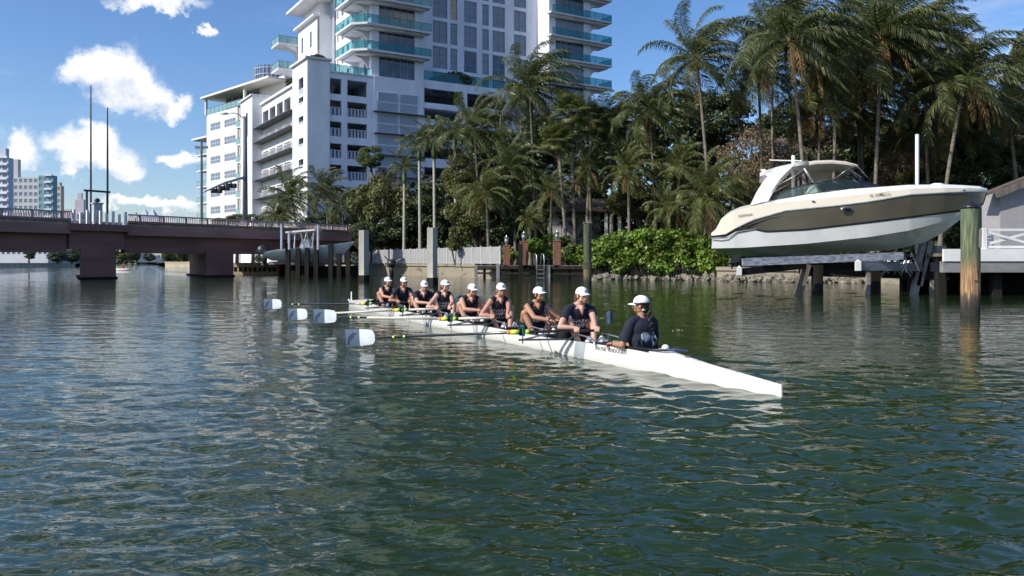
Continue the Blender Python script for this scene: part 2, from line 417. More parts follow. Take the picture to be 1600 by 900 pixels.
# ================================================================ buildings: helper frames
class Basis:
    """skewed horizontal frame: point(s, t, z) = O + s*u + t*v, z up"""
    def __init__(b, O, u, v):
        b.O = Vector((O[0], O[1], 0)); b.u = Vector((u[0], u[1], 0)).normalized(); b.v = Vector((v[0], v[1], 0)).normalized()
    def P(b, s, t, z): return b.O + b.u * s + b.v * t + Vector((0, 0, z))
    def L(b, s, t, z): return b.u * s + b.v * t + Vector((0, 0, z))     # relative to O
    def s_at(b, px, t=0.0):
        k = (px - 800) / FPX; A = b.O + b.v * t
        return (k * A.y - A.x) / (b.u.x - k * b.u.y)
    def t_at(b, px, s=0.0):
        k = (px - 800) / FPX; A = b.O + b.u * s
        return (k * A.y - A.x) / (b.v.x - k * b.v.y)
    def z_at(b, py, s, t): return CAMH + (HOR - py) / FPX * (b.O + b.u * s + b.v * t).y
def Sbox(mb, b, s0, s1, t0, t1, z0, z1, mi=0):
    s0, s1 = sorted((s0, s1)); t0, t1 = sorted((t0, t1)); z0, z1 = sorted((z0, z1))
    L = b.L
    mb.hexa([L(s0, t0, z0), L(s1, t0, z0), L(s1, t1, z0), L(s0, t1, z0), L(s0, t0, z1), L(s1, t0, z1), L(s1, t1, z1), L(s0, t1, z1)], mi)
def wallgrid(mb, b, sv, zv, holes, a, c, axis='s', mi=0):
    """wall with rectangular openings. axis 's': runs along s, thickness t a..c; axis 't' the other way. holes = [(x0,x1,z0,z1)]"""
    xs = sorted(set([sv[0], sv[1]] + [h[0] for h in holes] + [h[1] for h in holes])); xs = [x for x in xs if sv[0] - 1e-6 <= x <= sv[1] + 1e-6]
    zs = sorted(set([zv[0], zv[1]] + [h[2] for h in holes] + [h[3] for h in holes])); zs = [z for z in zs if zv[0] - 1e-6 <= z <= zv[1] + 1e-6]
    for j in range(len(zs) - 1):
        zc = (zs[j] + zs[j + 1]) / 2; run = None
        for i in range(len(xs)):
            solid = False
            if i < len(xs) - 1:
                xc = (xs[i] + xs[i + 1]) / 2
                solid = not any(h[0] < xc < h[1] and h[2] < zc < h[3] for h in holes)
            if solid and run is None: run = xs[i]
            if not solid and run is not None:
                if axis == 's': Sbox(mb, b, run, xs[i], a, c, zs[j], zs[j + 1], mi)
                else: Sbox(mb, b, a, c, run, xs[i], zs[j], zs[j + 1], mi)
                run = None
_wcache = {}
def window(b, s, t, z, w, h, parent, axis='s', nx=2, nz=2, depth=.12, fm='frame', gm='win', top=0.0, name='window'):
    """frame at the opening with a glass pane child. s,t,z = lower corner; runs along axis"""
    key = (id(b), axis, round(w, 1), round(h, 1), nx, nz, fm, gm, top)
    if key not in _wcache:
        w_, h_ = round(w, 1), round(h, 1)
        fr = MB(); f = .07
        def bx(a0, a1, d0, d1, z0, z1, m=fr):
            if axis == 's': Sbox(m, b, a0, a1, d0, d1, z0, z1)
            else: Sbox(m, b, d0, d1, a0, a1, z0, z1)
        bx(0, w_, -.05, depth, 0, f); bx(0, w_, -.05, depth, h_ - f, h_)
        bx(0, f, -.05, depth, f, h_ - f); bx(w_ - f, w_, -.05, depth, f, h_ - f)
        for i in range(1, nx): bx(w_ * i / nx - .03, w_ * i / nx + .03, -.04, depth - .01, f, h_ - f)
        zz = [h_ * k / nz for k in range(1, nz)] if not top else [h_ * top]
        for zc in zz: bx(f, w_ - f, -.03, depth - .02, zc - .03, zc + .03)
        g = MB(); bx(f, w_ - f, .03, .05, f, h_ - f, g)
        _wcache[key] = (fr.mesh('window', [M[fm]]), g.mesh('pane', [M[gm]]))
    a, g = _wcache[key]
    o = inst(name, a, parent, b.L(s, t, z)); inst('pane', g, o)
    return o
def glassrail(b, s0, s1, t, z, h, parent, axis='s', gm='teal_glass', off=0.0):
    """balcony rail: each glass panel about 1.5 m wide a part, posts and top rail one part"""
    L_ = s1 - s0; n = max(1, int(round(abs(L_) / 1.6))); st = L_ / n
    fr = MB()
    def bx(m, a0, a1, z0, z1, th):
        if axis == 's': Sbox(m, b, a0, a1, t - th, t + th, z0, z1)
        else: Sbox(m, b, t - th, t + th, a0, a1, z0, z1)
    for i in range(n + 1): bx(fr, s0 + st * i - .03, s0 + st * i + .03, z, z + h, .03)
    bx(fr, s0, s1, z + h + .003, z + h + .06, .04)
    fr.build('balcony_rail', [M['ledge']], parent)
    g = MB(); lo, hi = sorted((.05, st - .05) if st > 0 else (st + .05, -.05))
    if axis == 's': Sbox(g, b, lo, hi, -.012, .012, .05, h - .03)
    else: Sbox(g, b, -.012, .012, lo, hi, .05, h - .03)
    me = g.mesh('glass_panel', [M[gm]])
    for i in range(n):
        a = s0 + st * i
        inst('glass_panel', me, parent, b.L(a, t, z) if axis == 's' else b.L(t, a, z))

# ================================================================ big white condominium with its garage
CO = (-27.3, 105.0)
FB = Basis(CO, (1.68, 1.0), (-.642, 1.0))
cp = thing('condominium_building', 'tall white condominium with teal glass balconies above an open parking garage', 'building', (CO[0], CO[1], 0))
GZ = 0.8
s_a, s_b, s_c, s_d = 0, FB.s_at(515), FB.s_at(585), FB.s_at(662)
s_e = FB.s_at(835, 3)
ztop_py = FB.z_at(91, 0, 0)
# stair pylon at the corner
tp = FB.t_at(457, 0)
py_ = MB()
hl = []
for r0, r1 in ((122, 148), (152, 164), (182, 195), (216, 230), (249, 263), (282, 296)):
    hl.append((FB.t_at(474, 0), FB.t_at(466.5, 0), FB.z_at(r1, 0, FB.t_at(470)), FB.z_at(r0, 0, FB.t_at(470))))
hl = [(min(a, b_), max(a, b_), c_, d_) for a, b_, c_, d_ in hl]
wallgrid(py_, FB, (0, tp), (GZ, ztop_py), hl, 0, .4, 't')
Sbox(py_, FB, .4, s_b, 0, .4, GZ, ztop_py); Sbox(py_, FB, .4, s_b, tp - .3, tp, GZ, ztop_py); Sbox(py_, FB, s_b - .3, s_b, .4, tp - .3, GZ, ztop_py)
Sbox(py_, FB, 1.6, 1.8, .4, tp - .3, GZ, ztop_py, 1)
Sbox(py_, FB, -.35, s_b + .25, -.3, tp + .3, ztop_py, ztop_py + .28, 2)
py_.build('stair_tower', [M['white_wall'], M['dark_in'], M['slab']], cp)
for a, b_, c_, d_ in hl:
    m_ = MB(); Sbox(m_, FB, .05, .1, a, b_, c_ - .0, c_ + (d_ - c_) * .38); 
    m_.build('vent_panel', [M['rail_gray']], cp)
# left wing (sunlit, faces the bridge)
t1 = FB.t_at(400, 0); t2 = FB.t_at(386, 0)
lw = MB()
ztl = FB.z_at(128, 0, tp)
rows_l = []      # top and bottom of each open storey, at the near end of the wing (px 457)
for top, bot in ((141, 168), (180, 193.5), (213, 228), (246, 261), (279, 294), (312, 326)):
    rows_l.append((FB.z_at(bot, 0, tp), FB.z_at(top, 0, tp)))
holes = []
ncol = 5
cw = (t1 - tp) / ncol
for zi, (zb, zt) in enumerate(rows_l):
    for c in range(ncol):
        holes.append((tp + cw * c + .35, tp + cw * (c + 1) - .35, zb, zt))
wallgrid(lw, FB, (tp, t1), (GZ, ztl), holes, 1.0, 1.4, 't')
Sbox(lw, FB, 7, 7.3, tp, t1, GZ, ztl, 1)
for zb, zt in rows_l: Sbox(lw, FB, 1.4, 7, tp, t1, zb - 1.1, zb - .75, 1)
Sbox(lw, FB, .6, 7.3, tp, t1, ztl, ztl + .3, 0)
lw.build('garage_wing_wall', [M['white_wall'], M['dark_in']], cp)
for k, (zb, zt) in enumerate(rows_l):
    m_ = MB(); zc = zb - .25
    Sbox(m_, FB, -.5, 1.0, tp, t1 + .6, zc - .12, zc)
    m_.build('sun_ledge', [M['ledge']], cp)
    if k:
        m_ = MB(); w0 = tp + .1
        n = int((t1 - tp) / .5)
        for i in range(n): Sbox(m_, FB, .88, .93, w0 + i * .5, w0 + i * .5 + .12, zb, zb + 1.0)
        Sbox(m_, FB, .87, .94, tp, t1, zb + 1.003, zb + 1.08); Sbox(m_, FB, .87, .94, tp, t1, zb - .2, zb - .02)
        m_.build('garage_railing', [M['wframe']], cp)
# far pylon
p2 = MB(); zt2 = FB.z_at(150, 0, t1)
tq = FB.t_at(384, 0)
ws0, ws1 = sorted((FB.t_at(393), FB.t_at(390)))
wallgrid(p2, FB, (t1, tq + 1), (GZ, zt2), [(ws0, ws1, FB.z_at(210, 0, t1), FB.z_at(172, 0, t1))], -.6, 0, 't')
Sbox(p2, FB, 0, 6.5, t1 + .01, t1 + .4, GZ, zt2); Sbox(p2, FB, 0, 6.5, tq + .6, tq + 1, GZ, zt2)
Sbox(p2, FB, -.9, 6.8, t1 - .3, tq + 1.3, zt2, zt2 + .25, 1)
p2.build('far_stair_tower', [M['white_wall'], M['slab']], cp)
# front podium, open garage decks
c1a, c1b = FB.s_at(516.5), FB.s_at(535); c2a, c2b = FB.s_at(543.5), FB.s_at(575)
zpt = FB.z_at(112, s_b, 0)
rows_f = []
for top, bot in ((124, 148), (158, 181.5), (191, 214), (225, 248), (258, 281), (292, 314), (325, 345)):
    rows_f.append((FB.z_at(bot, c1b, .3), FB.z_at(top, c1b, .3)))
holes = []
for zb, zt in rows_f: holes += [(c1a, c1b, zb, zt), (c2a, c2b, zb, zt)]
pf = MB()
wallgrid(pf, FB, (s_b, s_c), (GZ, zpt), holes, .2, .7)
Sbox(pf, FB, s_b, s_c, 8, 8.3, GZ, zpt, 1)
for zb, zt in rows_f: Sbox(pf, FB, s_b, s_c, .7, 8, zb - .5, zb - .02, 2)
Sbox(pf, FB, s_b, s_c, .7, 8, zpt - .4, zpt, 0)
Sbox(pf, FB, s_b - .1, s_c, .05, 1.1, zpt, zpt + .18, 2)
pf.build('garage_front_wall', [M['cool_wall'], M['dark_in'], M['slab']], cp)
for k, (zb, zt) in enumerate(rows_f):
    if k == 0: continue
    for a, b_ in ((c1a, c1b), (c2a, c2b)):
        m_ = MB(); n = max(3, int((b_ - a) / .45))
        for i in range(n): 
            x0 = a + (b_ - a) * i / n
            Sbox(m_, FB, x0 + .05, x0 + (b_ - a) / n * .72, .42, .46, zb + .12, zb + 1.1)
        Sbox(m_, FB, a, b_, .40, .48, zb + 1.103, zb + 1.2); Sbox(m_, FB, a, b_, .40, .48, zb + .02, zb + .1)
        m_.build('garage_railing', [M['rail_gray']], cp)
m_ = MB()    # stair flight seen in the top opening
m_.beam(FB.L(c1a + .3, 2, rows_f[0][0]), FB.L(c1b - .2, 3, rows_f[0][1] - .8), .3, .3)
m_.beam(FB.L(c1a + .3, 2.5, rows_f[0][1]), FB.L(c1b - .2, 3, rows_f[0][1] - .8), .3, .3)
m_.build('garage_stair', [M['dark_in']], cp)
glassrail(FB, s_b, s_c - .2, .5, zpt + .18, 1.05, cp)
# louvred panel strip with slim ledges under the tower bay
pz0 = FB.z_at(142, FB.s_at(590), 0)
pv = MB()
Sbox(pv, FB, s_c, s_d, .0, .7, GZ, FB.z_at(118, s_c, 0))
Sbox(pv, FB, s_c, s_c + .3, .7, 8, GZ, zpt)
pv.build('louvre_bay_wall', [M['cool_wall']], cp)
sm = [FB.s_at(590), FB.s_at(621), FB.s_at(625), FB.s_at(652)]
step = 3.02
pmesh = {}
for k in range(8):
    zt = pz0 - k * step
    for j, (a, b_) in enumerate(((sm[0], sm[1]), (sm[2], sm[3]))):
        for hh in range(2):
            key = (j,)
            if key not in pmesh:
                g = MB(); 
                for i in range(5): Sbox(g, FB, 0, b_ - a, -.1, -.01, i * .25, i * .25 + .22)
                pmesh[key] = g.mesh('louvre_panel', [M['panel']])
            inst('louvre_panel', pmesh[key], cp, FB.L(a, 0, zt - 1.32 - hh * 1.42))
    g = MB(); Sbox(g, FB, sm[0] - .7, s_d + .2, -.75, -.002, zt - 3.0 + .03, zt - 2.86)
    g.build('sun_ledge', [M['ledge']], cp)
# right part of the podium: two wide dark decks and more below
s_f = FB.s_at(806)
q = FB.s_at(728)
zr = lambda py: FB.z_at(py, s_d, 0)
ztr = zr(123)
holes = []
for top, bot in ((136, 158.5), (169, 184), (196, 214), (228, 246), (260, 278), (292, 310)):
    holes += [(s_d + .3, FB.s_at(723), zr(bot), zr(top)), (FB.s_at(732), FB.s_at(792), zr(bot), zr(top))]
pr = MB()
wallgrid(pr, FB, (s_d, s_f), (GZ, ztr), holes, .4, .9)
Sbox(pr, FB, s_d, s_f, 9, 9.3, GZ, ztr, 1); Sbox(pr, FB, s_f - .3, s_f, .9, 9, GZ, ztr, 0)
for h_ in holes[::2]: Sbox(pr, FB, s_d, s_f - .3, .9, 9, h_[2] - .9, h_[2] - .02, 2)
Sbox(pr, FB, s_d, s_f, .9, 9, ztr - .3, ztr)
pr.build('garage_deck_wall', [M['cool_wall'], M['dark_in'], M['slab']], cp)
m_ = MB(); Sbox(m_, FB, s_d - .1, s_f + .4, -.1, .39, zr(163) - .5, zr(163)); Sbox(m_, FB, s_d - .1, s_f + .4, -.1, .39, zr(190) - .4, zr(190))
m_.build('deck_edge_beam', [M['cool_wall']], cp)
glassrail(FB, s_d + .2, s_f - .3, .5, ztr, 1.3, cp)
for a, b_, c_ in ((668, 674, 'yellow_sign'), (681, 692, 'green_sign')):
    g = MB(); Sbox(g, FB, FB.s_at(a), FB.s_at(b_), .2, .3, zr(206), zr(179))
    g.build('garage_entrance_panel', [mat('painted_' + c_, (.42, .30, .05) if 'yell' in c_ else (.12, .22, .08), .6)], cp)
# ---- tower bay with wrap balconies (front left)
zT = 46
tb = MB()
ts = .3
bz = FB.z_at(118, s_c, 0)
ba, bb_ = FB.s_at(580, ts), FB.s_at(662, ts)
wa, wb = FB.s_at(592, ts), FB.s_at(648, ts)
fl = 3.62
zw0 = FB.z_at(119, wa, ts)
wins = [(wa, wb, zw0 + fl * i, zw0 + fl * i + 3.0) for i in range(0, 6)]
wallgrid(tb, FB, (ba, bb_), (bz, zT), wins, ts, ts + .3)
# left return of the bay, faces the bridge
sd_ = 7.0
wallgrid(tb, FB, (ts + .3, sd_), (zpt, zT), [(1.6, 3.0, zw0 + fl * i, zw0 + fl * i + 2.7) for i in range(6)], ba, ba + .3, 't')
Sbox(tb, FB, bb_ - .3, bb_, ts + .3, 4.2, ztr, zT)
Sbox(tb, FB, ba + .3, bb_ - .3, ts + .3, 3.9, zT - .3, zT)
tb.build('tower_bay_wall', [M['cool_wall']], cp)
bk = MB(); Sbox(bk, FB, ba + .3, bb_ - .3, 3.9, 4.1, bz, zT - .3); bk.build('room_partition', [M['dark_in']], cp)
for i in range(6):
    window(FB, wa, ts + .1, zw0 + fl * i, wb - wa, 3.0, cp, nx=5, nz=2, top=.72, gm='win' if i != 4 else 'blind')
    window(FB, ba + .1, 1.6, zw0 + fl * i, 1.4, 2.7, cp, axis='t', nx=1, nz=2, top=.75)
# balconies of this bay
for i in range(1, 6):
    zb = zw0 + fl * i - .35
    m_ = MB()
    sl, sr = FB.s_at(531, 2), FB.s_at(668, -1.6)
    o0, o1, o2 = (ba - 2.9, 5.5), (ba - 2.9, -1.2), (bb_ + .6, -1.2)
    poly = [(ba - 2.9, 6.5), (ba - 2.9, .2), (ba - 1.2, -1.3), (bb_ + .5, -1.3), (bb_ + .5, ts - .003), (ba - .003, ts - .003), (ba - .003, 6.5)]
    vs = [FB.L(a, b_, zb - .28) for a, b_ in poly] + [FB.L(a, b_, zb) for a, b_ in poly]; n = len(poly)
    m_.add(vs, [tuple(range(n))[::-1], tuple(range(n, 2 * n))] + [(k, (k + 1) % n, n + (k + 1) % n, n + k) for k in range(n)])
    # inset soffit step
    poly2 = [(ba - 2.2, 6.0), (ba - 2.2, .5), (ba - .8, -.7), (bb_ - .1, -.7), (bb_ - .1, ts - .003), (ba - .003, ts - .003), (ba - .003, 6.0)]
    vs = [FB.L(a, b_, zb - .55) for a, b_ in poly2] + [FB.L(a, b_, zb - .283) for a, b_ in poly2]
    m_.add(vs, [tuple(range(n))[::-1]] + [(k, (k + 1) % n, n + (k + 1) % n, n + k) for k in range(n)])
    # curved bracket under the left side
    br = [(ba - .003, zb - .553), (ba - 2.1, zb - .553), (ba - 1.0, zb - .9), (ba - .35, zb - 1.6), (ba - .003, zb - 2.4)]
    for t0 in (1.2, 5.2):
        vs = [FB.L(a, t0, z) for a, z in br] + [FB.L(a, t0 + .4, z) for a, z in br]; n2 = len(br)
        m_.add(vs, [tuple(range(n2)), tuple(range(n2, 2 * n2))[::-1]] + [((k + 1) % n2, k, n2 + k, n2 + (k + 1) % n2) for k in range(n2)])
    m_.build('balcony_slab', [M['slab']], cp)
    glassrail(FB, .2, 6.5, ba - 2.8, zb, 1.1, cp, axis='t')
    glassrail(FB, ba - 1.2, bb_ + .45, -1.22, zb, 1.1, cp)
    g = MB(); g.beam(FB.L(ba - 2.8, .2, zb + .6), FB.L(ba - 1.2, -1.22, zb + .6), .025, 1.05); g.build('corner_glass_panel', [M['teal_glass']], cp)
# ---- set back left face of the tower (sunlit, narrow windows)
lf = MB()
sL = FB.s_at(545, 9.5); 
xa = FB.t_at(577, ba); 
Lt0, Lt1 = 6.4, 22.0
ls = ba - .2
wl = []
for px0, px1 in ((560, 556.5), (554, 550)):
    pass
colsL = [(8.2, 9.2), (10.4, 11.4), (12.6, 13.2)]
for i in range(-1, 6):
    for a, b_ in colsL: wl.append((a, b_, zw0 + fl * i + .2, zw0 + fl * i + 2.6))
wallgrid(lf, FB, (Lt0, 14.6), (zpt, zT), wl, ls, ls + .3, 't')
# projecting sunlit fin with windows further left
s2 = ls - 2.6
wallgrid(lf, FB, (14.6, 24.0), (zpt, 38.9), [(a, a + 1.0, zw0 + fl * i + .2, zw0 + fl * i + 2.7) for i in range(-1, 3) for a in (17.2, 21.4)], s2, s2 + .3, 't')
Sbox(lf, FB, s2, ls, 14.6, 14.9, zpt, 38.9)
Sbox(lf, FB, s2 + .3, ls + .3, 23.7, 24.0, zpt, 38.9)
Sbox(lf, FB, ls + .3, s_d, 23.5, 24.0, zpt, zT)
Sbox(lf, FB, s2 - .7, ls, 14.4, 24.5, 38.9, 39.2, 1); Sbox(lf, FB, s2 + .8, ls, 16, 23, 39.2, 41.6); Sbox(lf, FB, s2 - 1.6, ls, 13.5, 25.2, 41.6, 42.0, 1)
lf.build('tower_left_wall', [M['white_wall'], M['slab']], cp)
for i in range(-1, 6):
    for a, b_ in colsL: window(FB, ls + .12, a, zw0 + fl * i + .2, b_ - a, 2.4, cp, axis='t', nx=1, nz=3, gm='blind')
    if i < 3:
        for a in (17.2, 21.4): window(FB, s2 + .12, a, zw0 + fl * i + .2, 1.0, 2.5, cp, axis='t', nx=1, nz=3, gm='blind')
pp = MB(); pp.tube([FB.L(ls - .25, 13.9, zpt), FB.L(ls - .25, 13.9, zT)], .22, 8); pp.build('drain_column', [M['rail_gray']], cp)
# two curved balconies at the far left edge
for k, (px_, pyy) in enumerate(((446, 73), (446, 112))):
    tc_ = 25.5; zb = FB.z_at(pyy, s2, tc_)
    m_ = MB(); Sbox(m_, FB, s2 - 3.2, s2 + 1.2, 24.02, 28, zb - .3, zb)
    br = [(s2 + 1.2, zb - .303), (s2 - 2.0, zb - .303), (s2 - .5, zb - .9), (s2 + .2, zb - 1.9), (s2 + .3, zb - 4.1), (s2 + 1.2, zb - 4.1)]
    vs = [FB.L(a, 24.3, z) for a, z in br] + [FB.L(a, 26.0, z) for a, z in br]; n2 = len(br)
    m_.add(vs, [tuple(range(n2)), tuple(range(n2, 2 * n2))[::-1]] + [((q_ + 1) % n2, q_, n2 + q_, n2 + (q_ + 1) % n2) for q_ in range(n2)])
    m_.build('curved_balcony', [M['slab']], cp)
    glassrail(FB, s2 - 3.1, s2 + 1.1, 24.1, zb, 1.1, cp, gm='green_glass')
    glassrail(FB, 24.1, 28, s2 - 3.1, zb, 1.1, cp, axis='t', gm='green_glass')
# ---- tower main front
tm = 4.2
mf = MB()
sa_ = bb_ - .3
se = FB.s_at(835, tm)
colp = [(676, 699), (703.5, 714.5), (725, 745), (753.5, 764), (769.5, 789), (803, 822)]
zc0 = FB.z_at(105.5, FB.s_at(676, tm), tm)
rowh = FB.z_at(31, FB.s_at(676, tm), tm) - FB.z_at(71, FB.s_at(676, tm), tm)
wn = []
for i in range(-1, 5):
    for a, b_ in colp:
        wn.append((FB.s_at(a, tm), FB.s_at(b_, tm), zc0 + rowh * i, zc0 + rowh * i + rowh * .86))
wallgrid(mf, FB, (sa_, se), (ztr, zT), wn, tm, tm + .3)
Sbox(mf, FB, sa_, se, tm + 2.5, tm + 2.7, ztr, zT, 1)
mf.build('tower_front_wall', [M['cool_wall'], M['dark_in']], cp)
wr = random.Random(5)
for k, (a, b_, z0, z1) in enumerate(wn):
    window(FB, a, tm + .1, z0, b_ - a, z1 - z0, cp, nx=1 if b_ - a < 1.6 else 2, nz=3, gm='blind' if wr.random() < .8 else 'win')
# right bay: sunlit left return, front, balconies
tr_ = .9
ra, rb, rc = FB.s_at(858, tr_), FB.s_at(858, tr_), FB.s_at(923, tr_)
rb_ = MB()
rw = [(FB.s_at(868, tr_), FB.s_at(912, tr_), FB.z_at(124.5, FB.s_at(868, tr_), tr_) + (fl) * (i - 1), FB.z_at(124.5, FB.s_at(868, tr_), tr_) + fl * (i - 1) + 2.9) for i in range(0, 6)]
wallgrid(rb_, FB, (ra, rc), (GZ, zT), rw, tr_, tr_ + .3)
Sbox(rb_, FB, ra, ra + .3, tr_ + .3, tm + .3, GZ, zT)
Sbox(rb_, FB, se, ra, tm, tm + .3, ztr - 6, zT)
Sbox(rb_, FB, rc - .3, rc, tr_ + .3, 16, GZ, zT)
Sbox(rb_, FB, ra + .3, rc - .3, tm + 2.5, tm + 2.7, GZ, zT, 1)
rb_.build('right_bay_wall', [M['cool_wall'], M['dark_in']], cp)
for k, (a, b_, z0, z1) in enumerate(rw): window(FB, a, tr_ + .1, z0, b_ - a, z1 - z0, cp, nx=5, nz=2, top=.68, gm='blind' if k % 2 else 'win')
for i in range(1, 6):
    zb = rw[i][2] - .35
    x0, x1 = ra - .2, FB.s_at(953, .2)
    m_ = MB()
    poly = [(x0 - .3, -.4), (x1, -.4), (x1, 3.0), (rc + .003, 4.5), (rc + .003, tr_ - .003), (x0 - .3, tr_ - .003)]
    poly = poly[:2] + [(x1, 3.0), (rc + .003, 4.5), (rc + .003, tr_ - .003), (x0 - .3, tr_ - .003)]
    for (o_, z0, z1) in ((0, zb - .25, zb), (.5, zb - .55, zb - .253)):
        pl = [(x0 - .3 + o_, -.4 + o_), (x1 - o_, -.4 + o_), (x1 - o_, 3.0 - o_), (rc + .003, 4.4), (rc + .003, tr_ - .003), (x0 - .3 + o_, tr_ - .003)]
        n = 6
        vs = [FB.L(a, b_, z0) for a, b_ in pl] + [FB.L(a, b_, z1) for a, b_ in pl]
        m_.add(vs, [tuple(range(n))[::-1], tuple(range(n, 2 * n))] + [(k, (k + 1) % n, n + (k + 1) % n, n + k) for k in range(n)])
    br = [(rc + .003, zb - .553), (x1 - .9, zb - .553), (rc + 1.0, zb - .95), (rc + .4, zb - 1.5), (rc + .003, zb - 2.1)]
    vs = [FB.L(a, 1.2, z) for a, z in br] + [FB.L(a, 1.7, z) for a, z in br]; n2 = len(br)
    m_.add(vs, [tuple(range(n2))[::-1], tuple(range(n2, 2 * n2))] + [(k, (k + 1) % n2, n2 + (k + 1) % n2, n2 + k) for k in range(n2)])
    m_.build('balcony_slab', [M['slab']], cp)
    glassrail(FB, x0, x1 - .1, -.32, zb, 1.1, cp)
    glassrail(FB, -.3, 2.9, x1 - .08, zb, 1.1, cp, axis='t')
# rooftop mass behind
rf = MB(); Sbox(rf, FB, s_d, rc - .3, 16, 16.3, GZ, zT); Sbox(rf, FB, bb_, ra, tm + .3, 16, zT - .3, zT); rf.build('tower_back_wall', [M['cool_wall']], cp)

# ================================================================ stepped white hotel left of it
HO = W(323, 409, 150); HB = Basis((HO.x, HO.y), (.72, -.69), (.69, .72))
ht = thing('hotel_building', 'sunlit cream apartment block with a flat overhanging roof and small white windows, beside the condominium', 'building', (HO.x, HO.y, 0))
hz = lambda py, px=330: HB.z_at(py, HB.s_at(px), 0)
e1 = HB.s_at(371); e2 = HB.s_at(400); ztopw = hz(178)
hw = MB(); hh = []
fh = (hz(193) - hz(193 + 26 * 6)) / 6
for i in range(8):
    z1 = hz(193) - fh * i
    for a, b_ in ((329, 344.5), (350.5, 368.5)): hh.append((HB.s_at(a), HB.s_at(b_), z1 - 1.45, z1))
wallgrid(hw, HB, (0, e1), (.5, ztopw), hh, 0, .3)
Sbox(hw, HB, 0, .3, .3, 12, .5, ztopw)
Sbox(hw, HB, .3, e2, 1.8, 2.0, .5, ztopw, 1)
Sbox(hw, HB, e1, e2 + 8, 1.4, 1.75, .5, ztopw)
Sbox(hw, HB, e1 - .003, e1 + .3, .3, 1.4, .5, ztopw)
hw.build('facade_wall', [M['cream_wall'], M['dark_in']], ht)
for k, (a, b_, z0, z1) in enumerate(hh): window(HB, a, .08, z0, b_ - a, z1 - z0, ht, nx=4, nz=2, fm='wframe', gm='blind')
for i in range(8):
    z1 = hz(193) - fh * i
    m_ = MB(); Sbox(m_, HB, e1 + .303, e2 - .4, -.6, 1.39, z1 - 2.3, z1 - 2.05); m_.build('balcony_slab', [M['slab']], ht)
    glassrail(HB, e1 + .5, e2 - .5, -.5, z1 - 2.05, 1.05, ht, gm='green_glass')
    window(HB, e1 + 1.0, 1.3, z1 - 2.0, 2.0, 2.1, ht, nx=2, nz=1, fm='wframe')
# penthouse and roof slab
ph = MB()
Sbox(ph, HB, 3.5, e2 + 6, 2.2, 8, ztopw, ztopw + 3.0)
ph.build('penthouse_wall', [M['cream_wall']], ht)
for k in range(5): window(HB, 3.8 + k * 2.6, 2.0, ztopw + .4, 2.2, 2.3, ht, nx=2, nz=1)
ph = MB(); Sbox(ph, HB, -.6, e2 + 6, -1.0, 9, ztopw + 3.0, ztopw + 3.35); Sbox(ph, HB, 6, e2 + 6, 2, 9, ztopw + 3.353, ztopw + 3.9)
ph.build('roof_slab', [M['cream_wall']], ht)
ph = MB(); Sbox(ph, HB, -.2, .2, -.3, .1, ztopw, ztopw + 3.0); Sbox(ph, HB, e2 - 4, e2 - 3.6, -.3, .1, ztopw, ztopw + 3.0)
ph.build('roof_column', [M['cream_wall']], ht)
glassrail(HB, .2, e2 - 4, -.1, ztopw, 1.1, ht, gm='green_glass')
# left lower wing with stacked shaded balconies
lw_s = HB.s_at(300); zlt = hz(217)
m_ = MB(); Sbox(m_, HB, lw_s + 1.2, -.003, 3.0, 14, .5, zlt); m_.build('side_wing_wall', [M['cream_wall']], ht)
m_ = MB(); Sbox(m_, HB, lw_s - .8, .2, .2, 14, zlt + .6, zlt + .95); m_.build('side_wing_roof', [M['slab']], ht)
for i in range(8):
    z1 = zlt - .2 - fh * i
    m_ = MB(); Sbox(m_, HB, lw_s + .2, -.3, .8, 2.99, z1 - 2.3, z1 - 2.05); m_.build('balcony_slab', [M['slab']], ht)
    glassrail(HB, lw_s + .3, -.4, .9, z1 - 2.05, 1.0, ht, gm='green_glass')
    window(HB, lw_s + 1.6, 2.9, z1 - 2.0, 2.2, 2.0, ht, nx=2, nz=1)
# round glass tower far behind
rc_ = W(426, 409, 260); rt = thing('round_tower', 'round blue glass tower top peeping over the cream apartment block', 'building', (rc_.x, rc_.y, 0))
zt_ = WZ(106, 260); rad = 5.6
m_ = MB(); m_.tube([(0, 0, 0), (0, 0, zt_ - .3)], rad, 28); m_.build('glass_drum', [mat('blue_curtain_glass', (.05, .11, .22), .08, spec=1.0, var=.4, vscale=.3)], rt)
m_ = MB()
for k in range(28):
    a = 2 * math.pi * k / 28; m_.beam((math.cos(a) * rad * 1.02, math.sin(a) * rad * 1.02, 20), (math.cos(a) * rad * 1.02, math.sin(a) * rad * 1.02, zt_), .22, .22)
for z in np.arange(zt_ - 18, zt_ + .1, 2.1): m_.tube([(0, 0, z), (0, 0, z + .3)], rad * 1.035, 28)
m_.build('tower_mullions', [M['rail_gray']], rt)

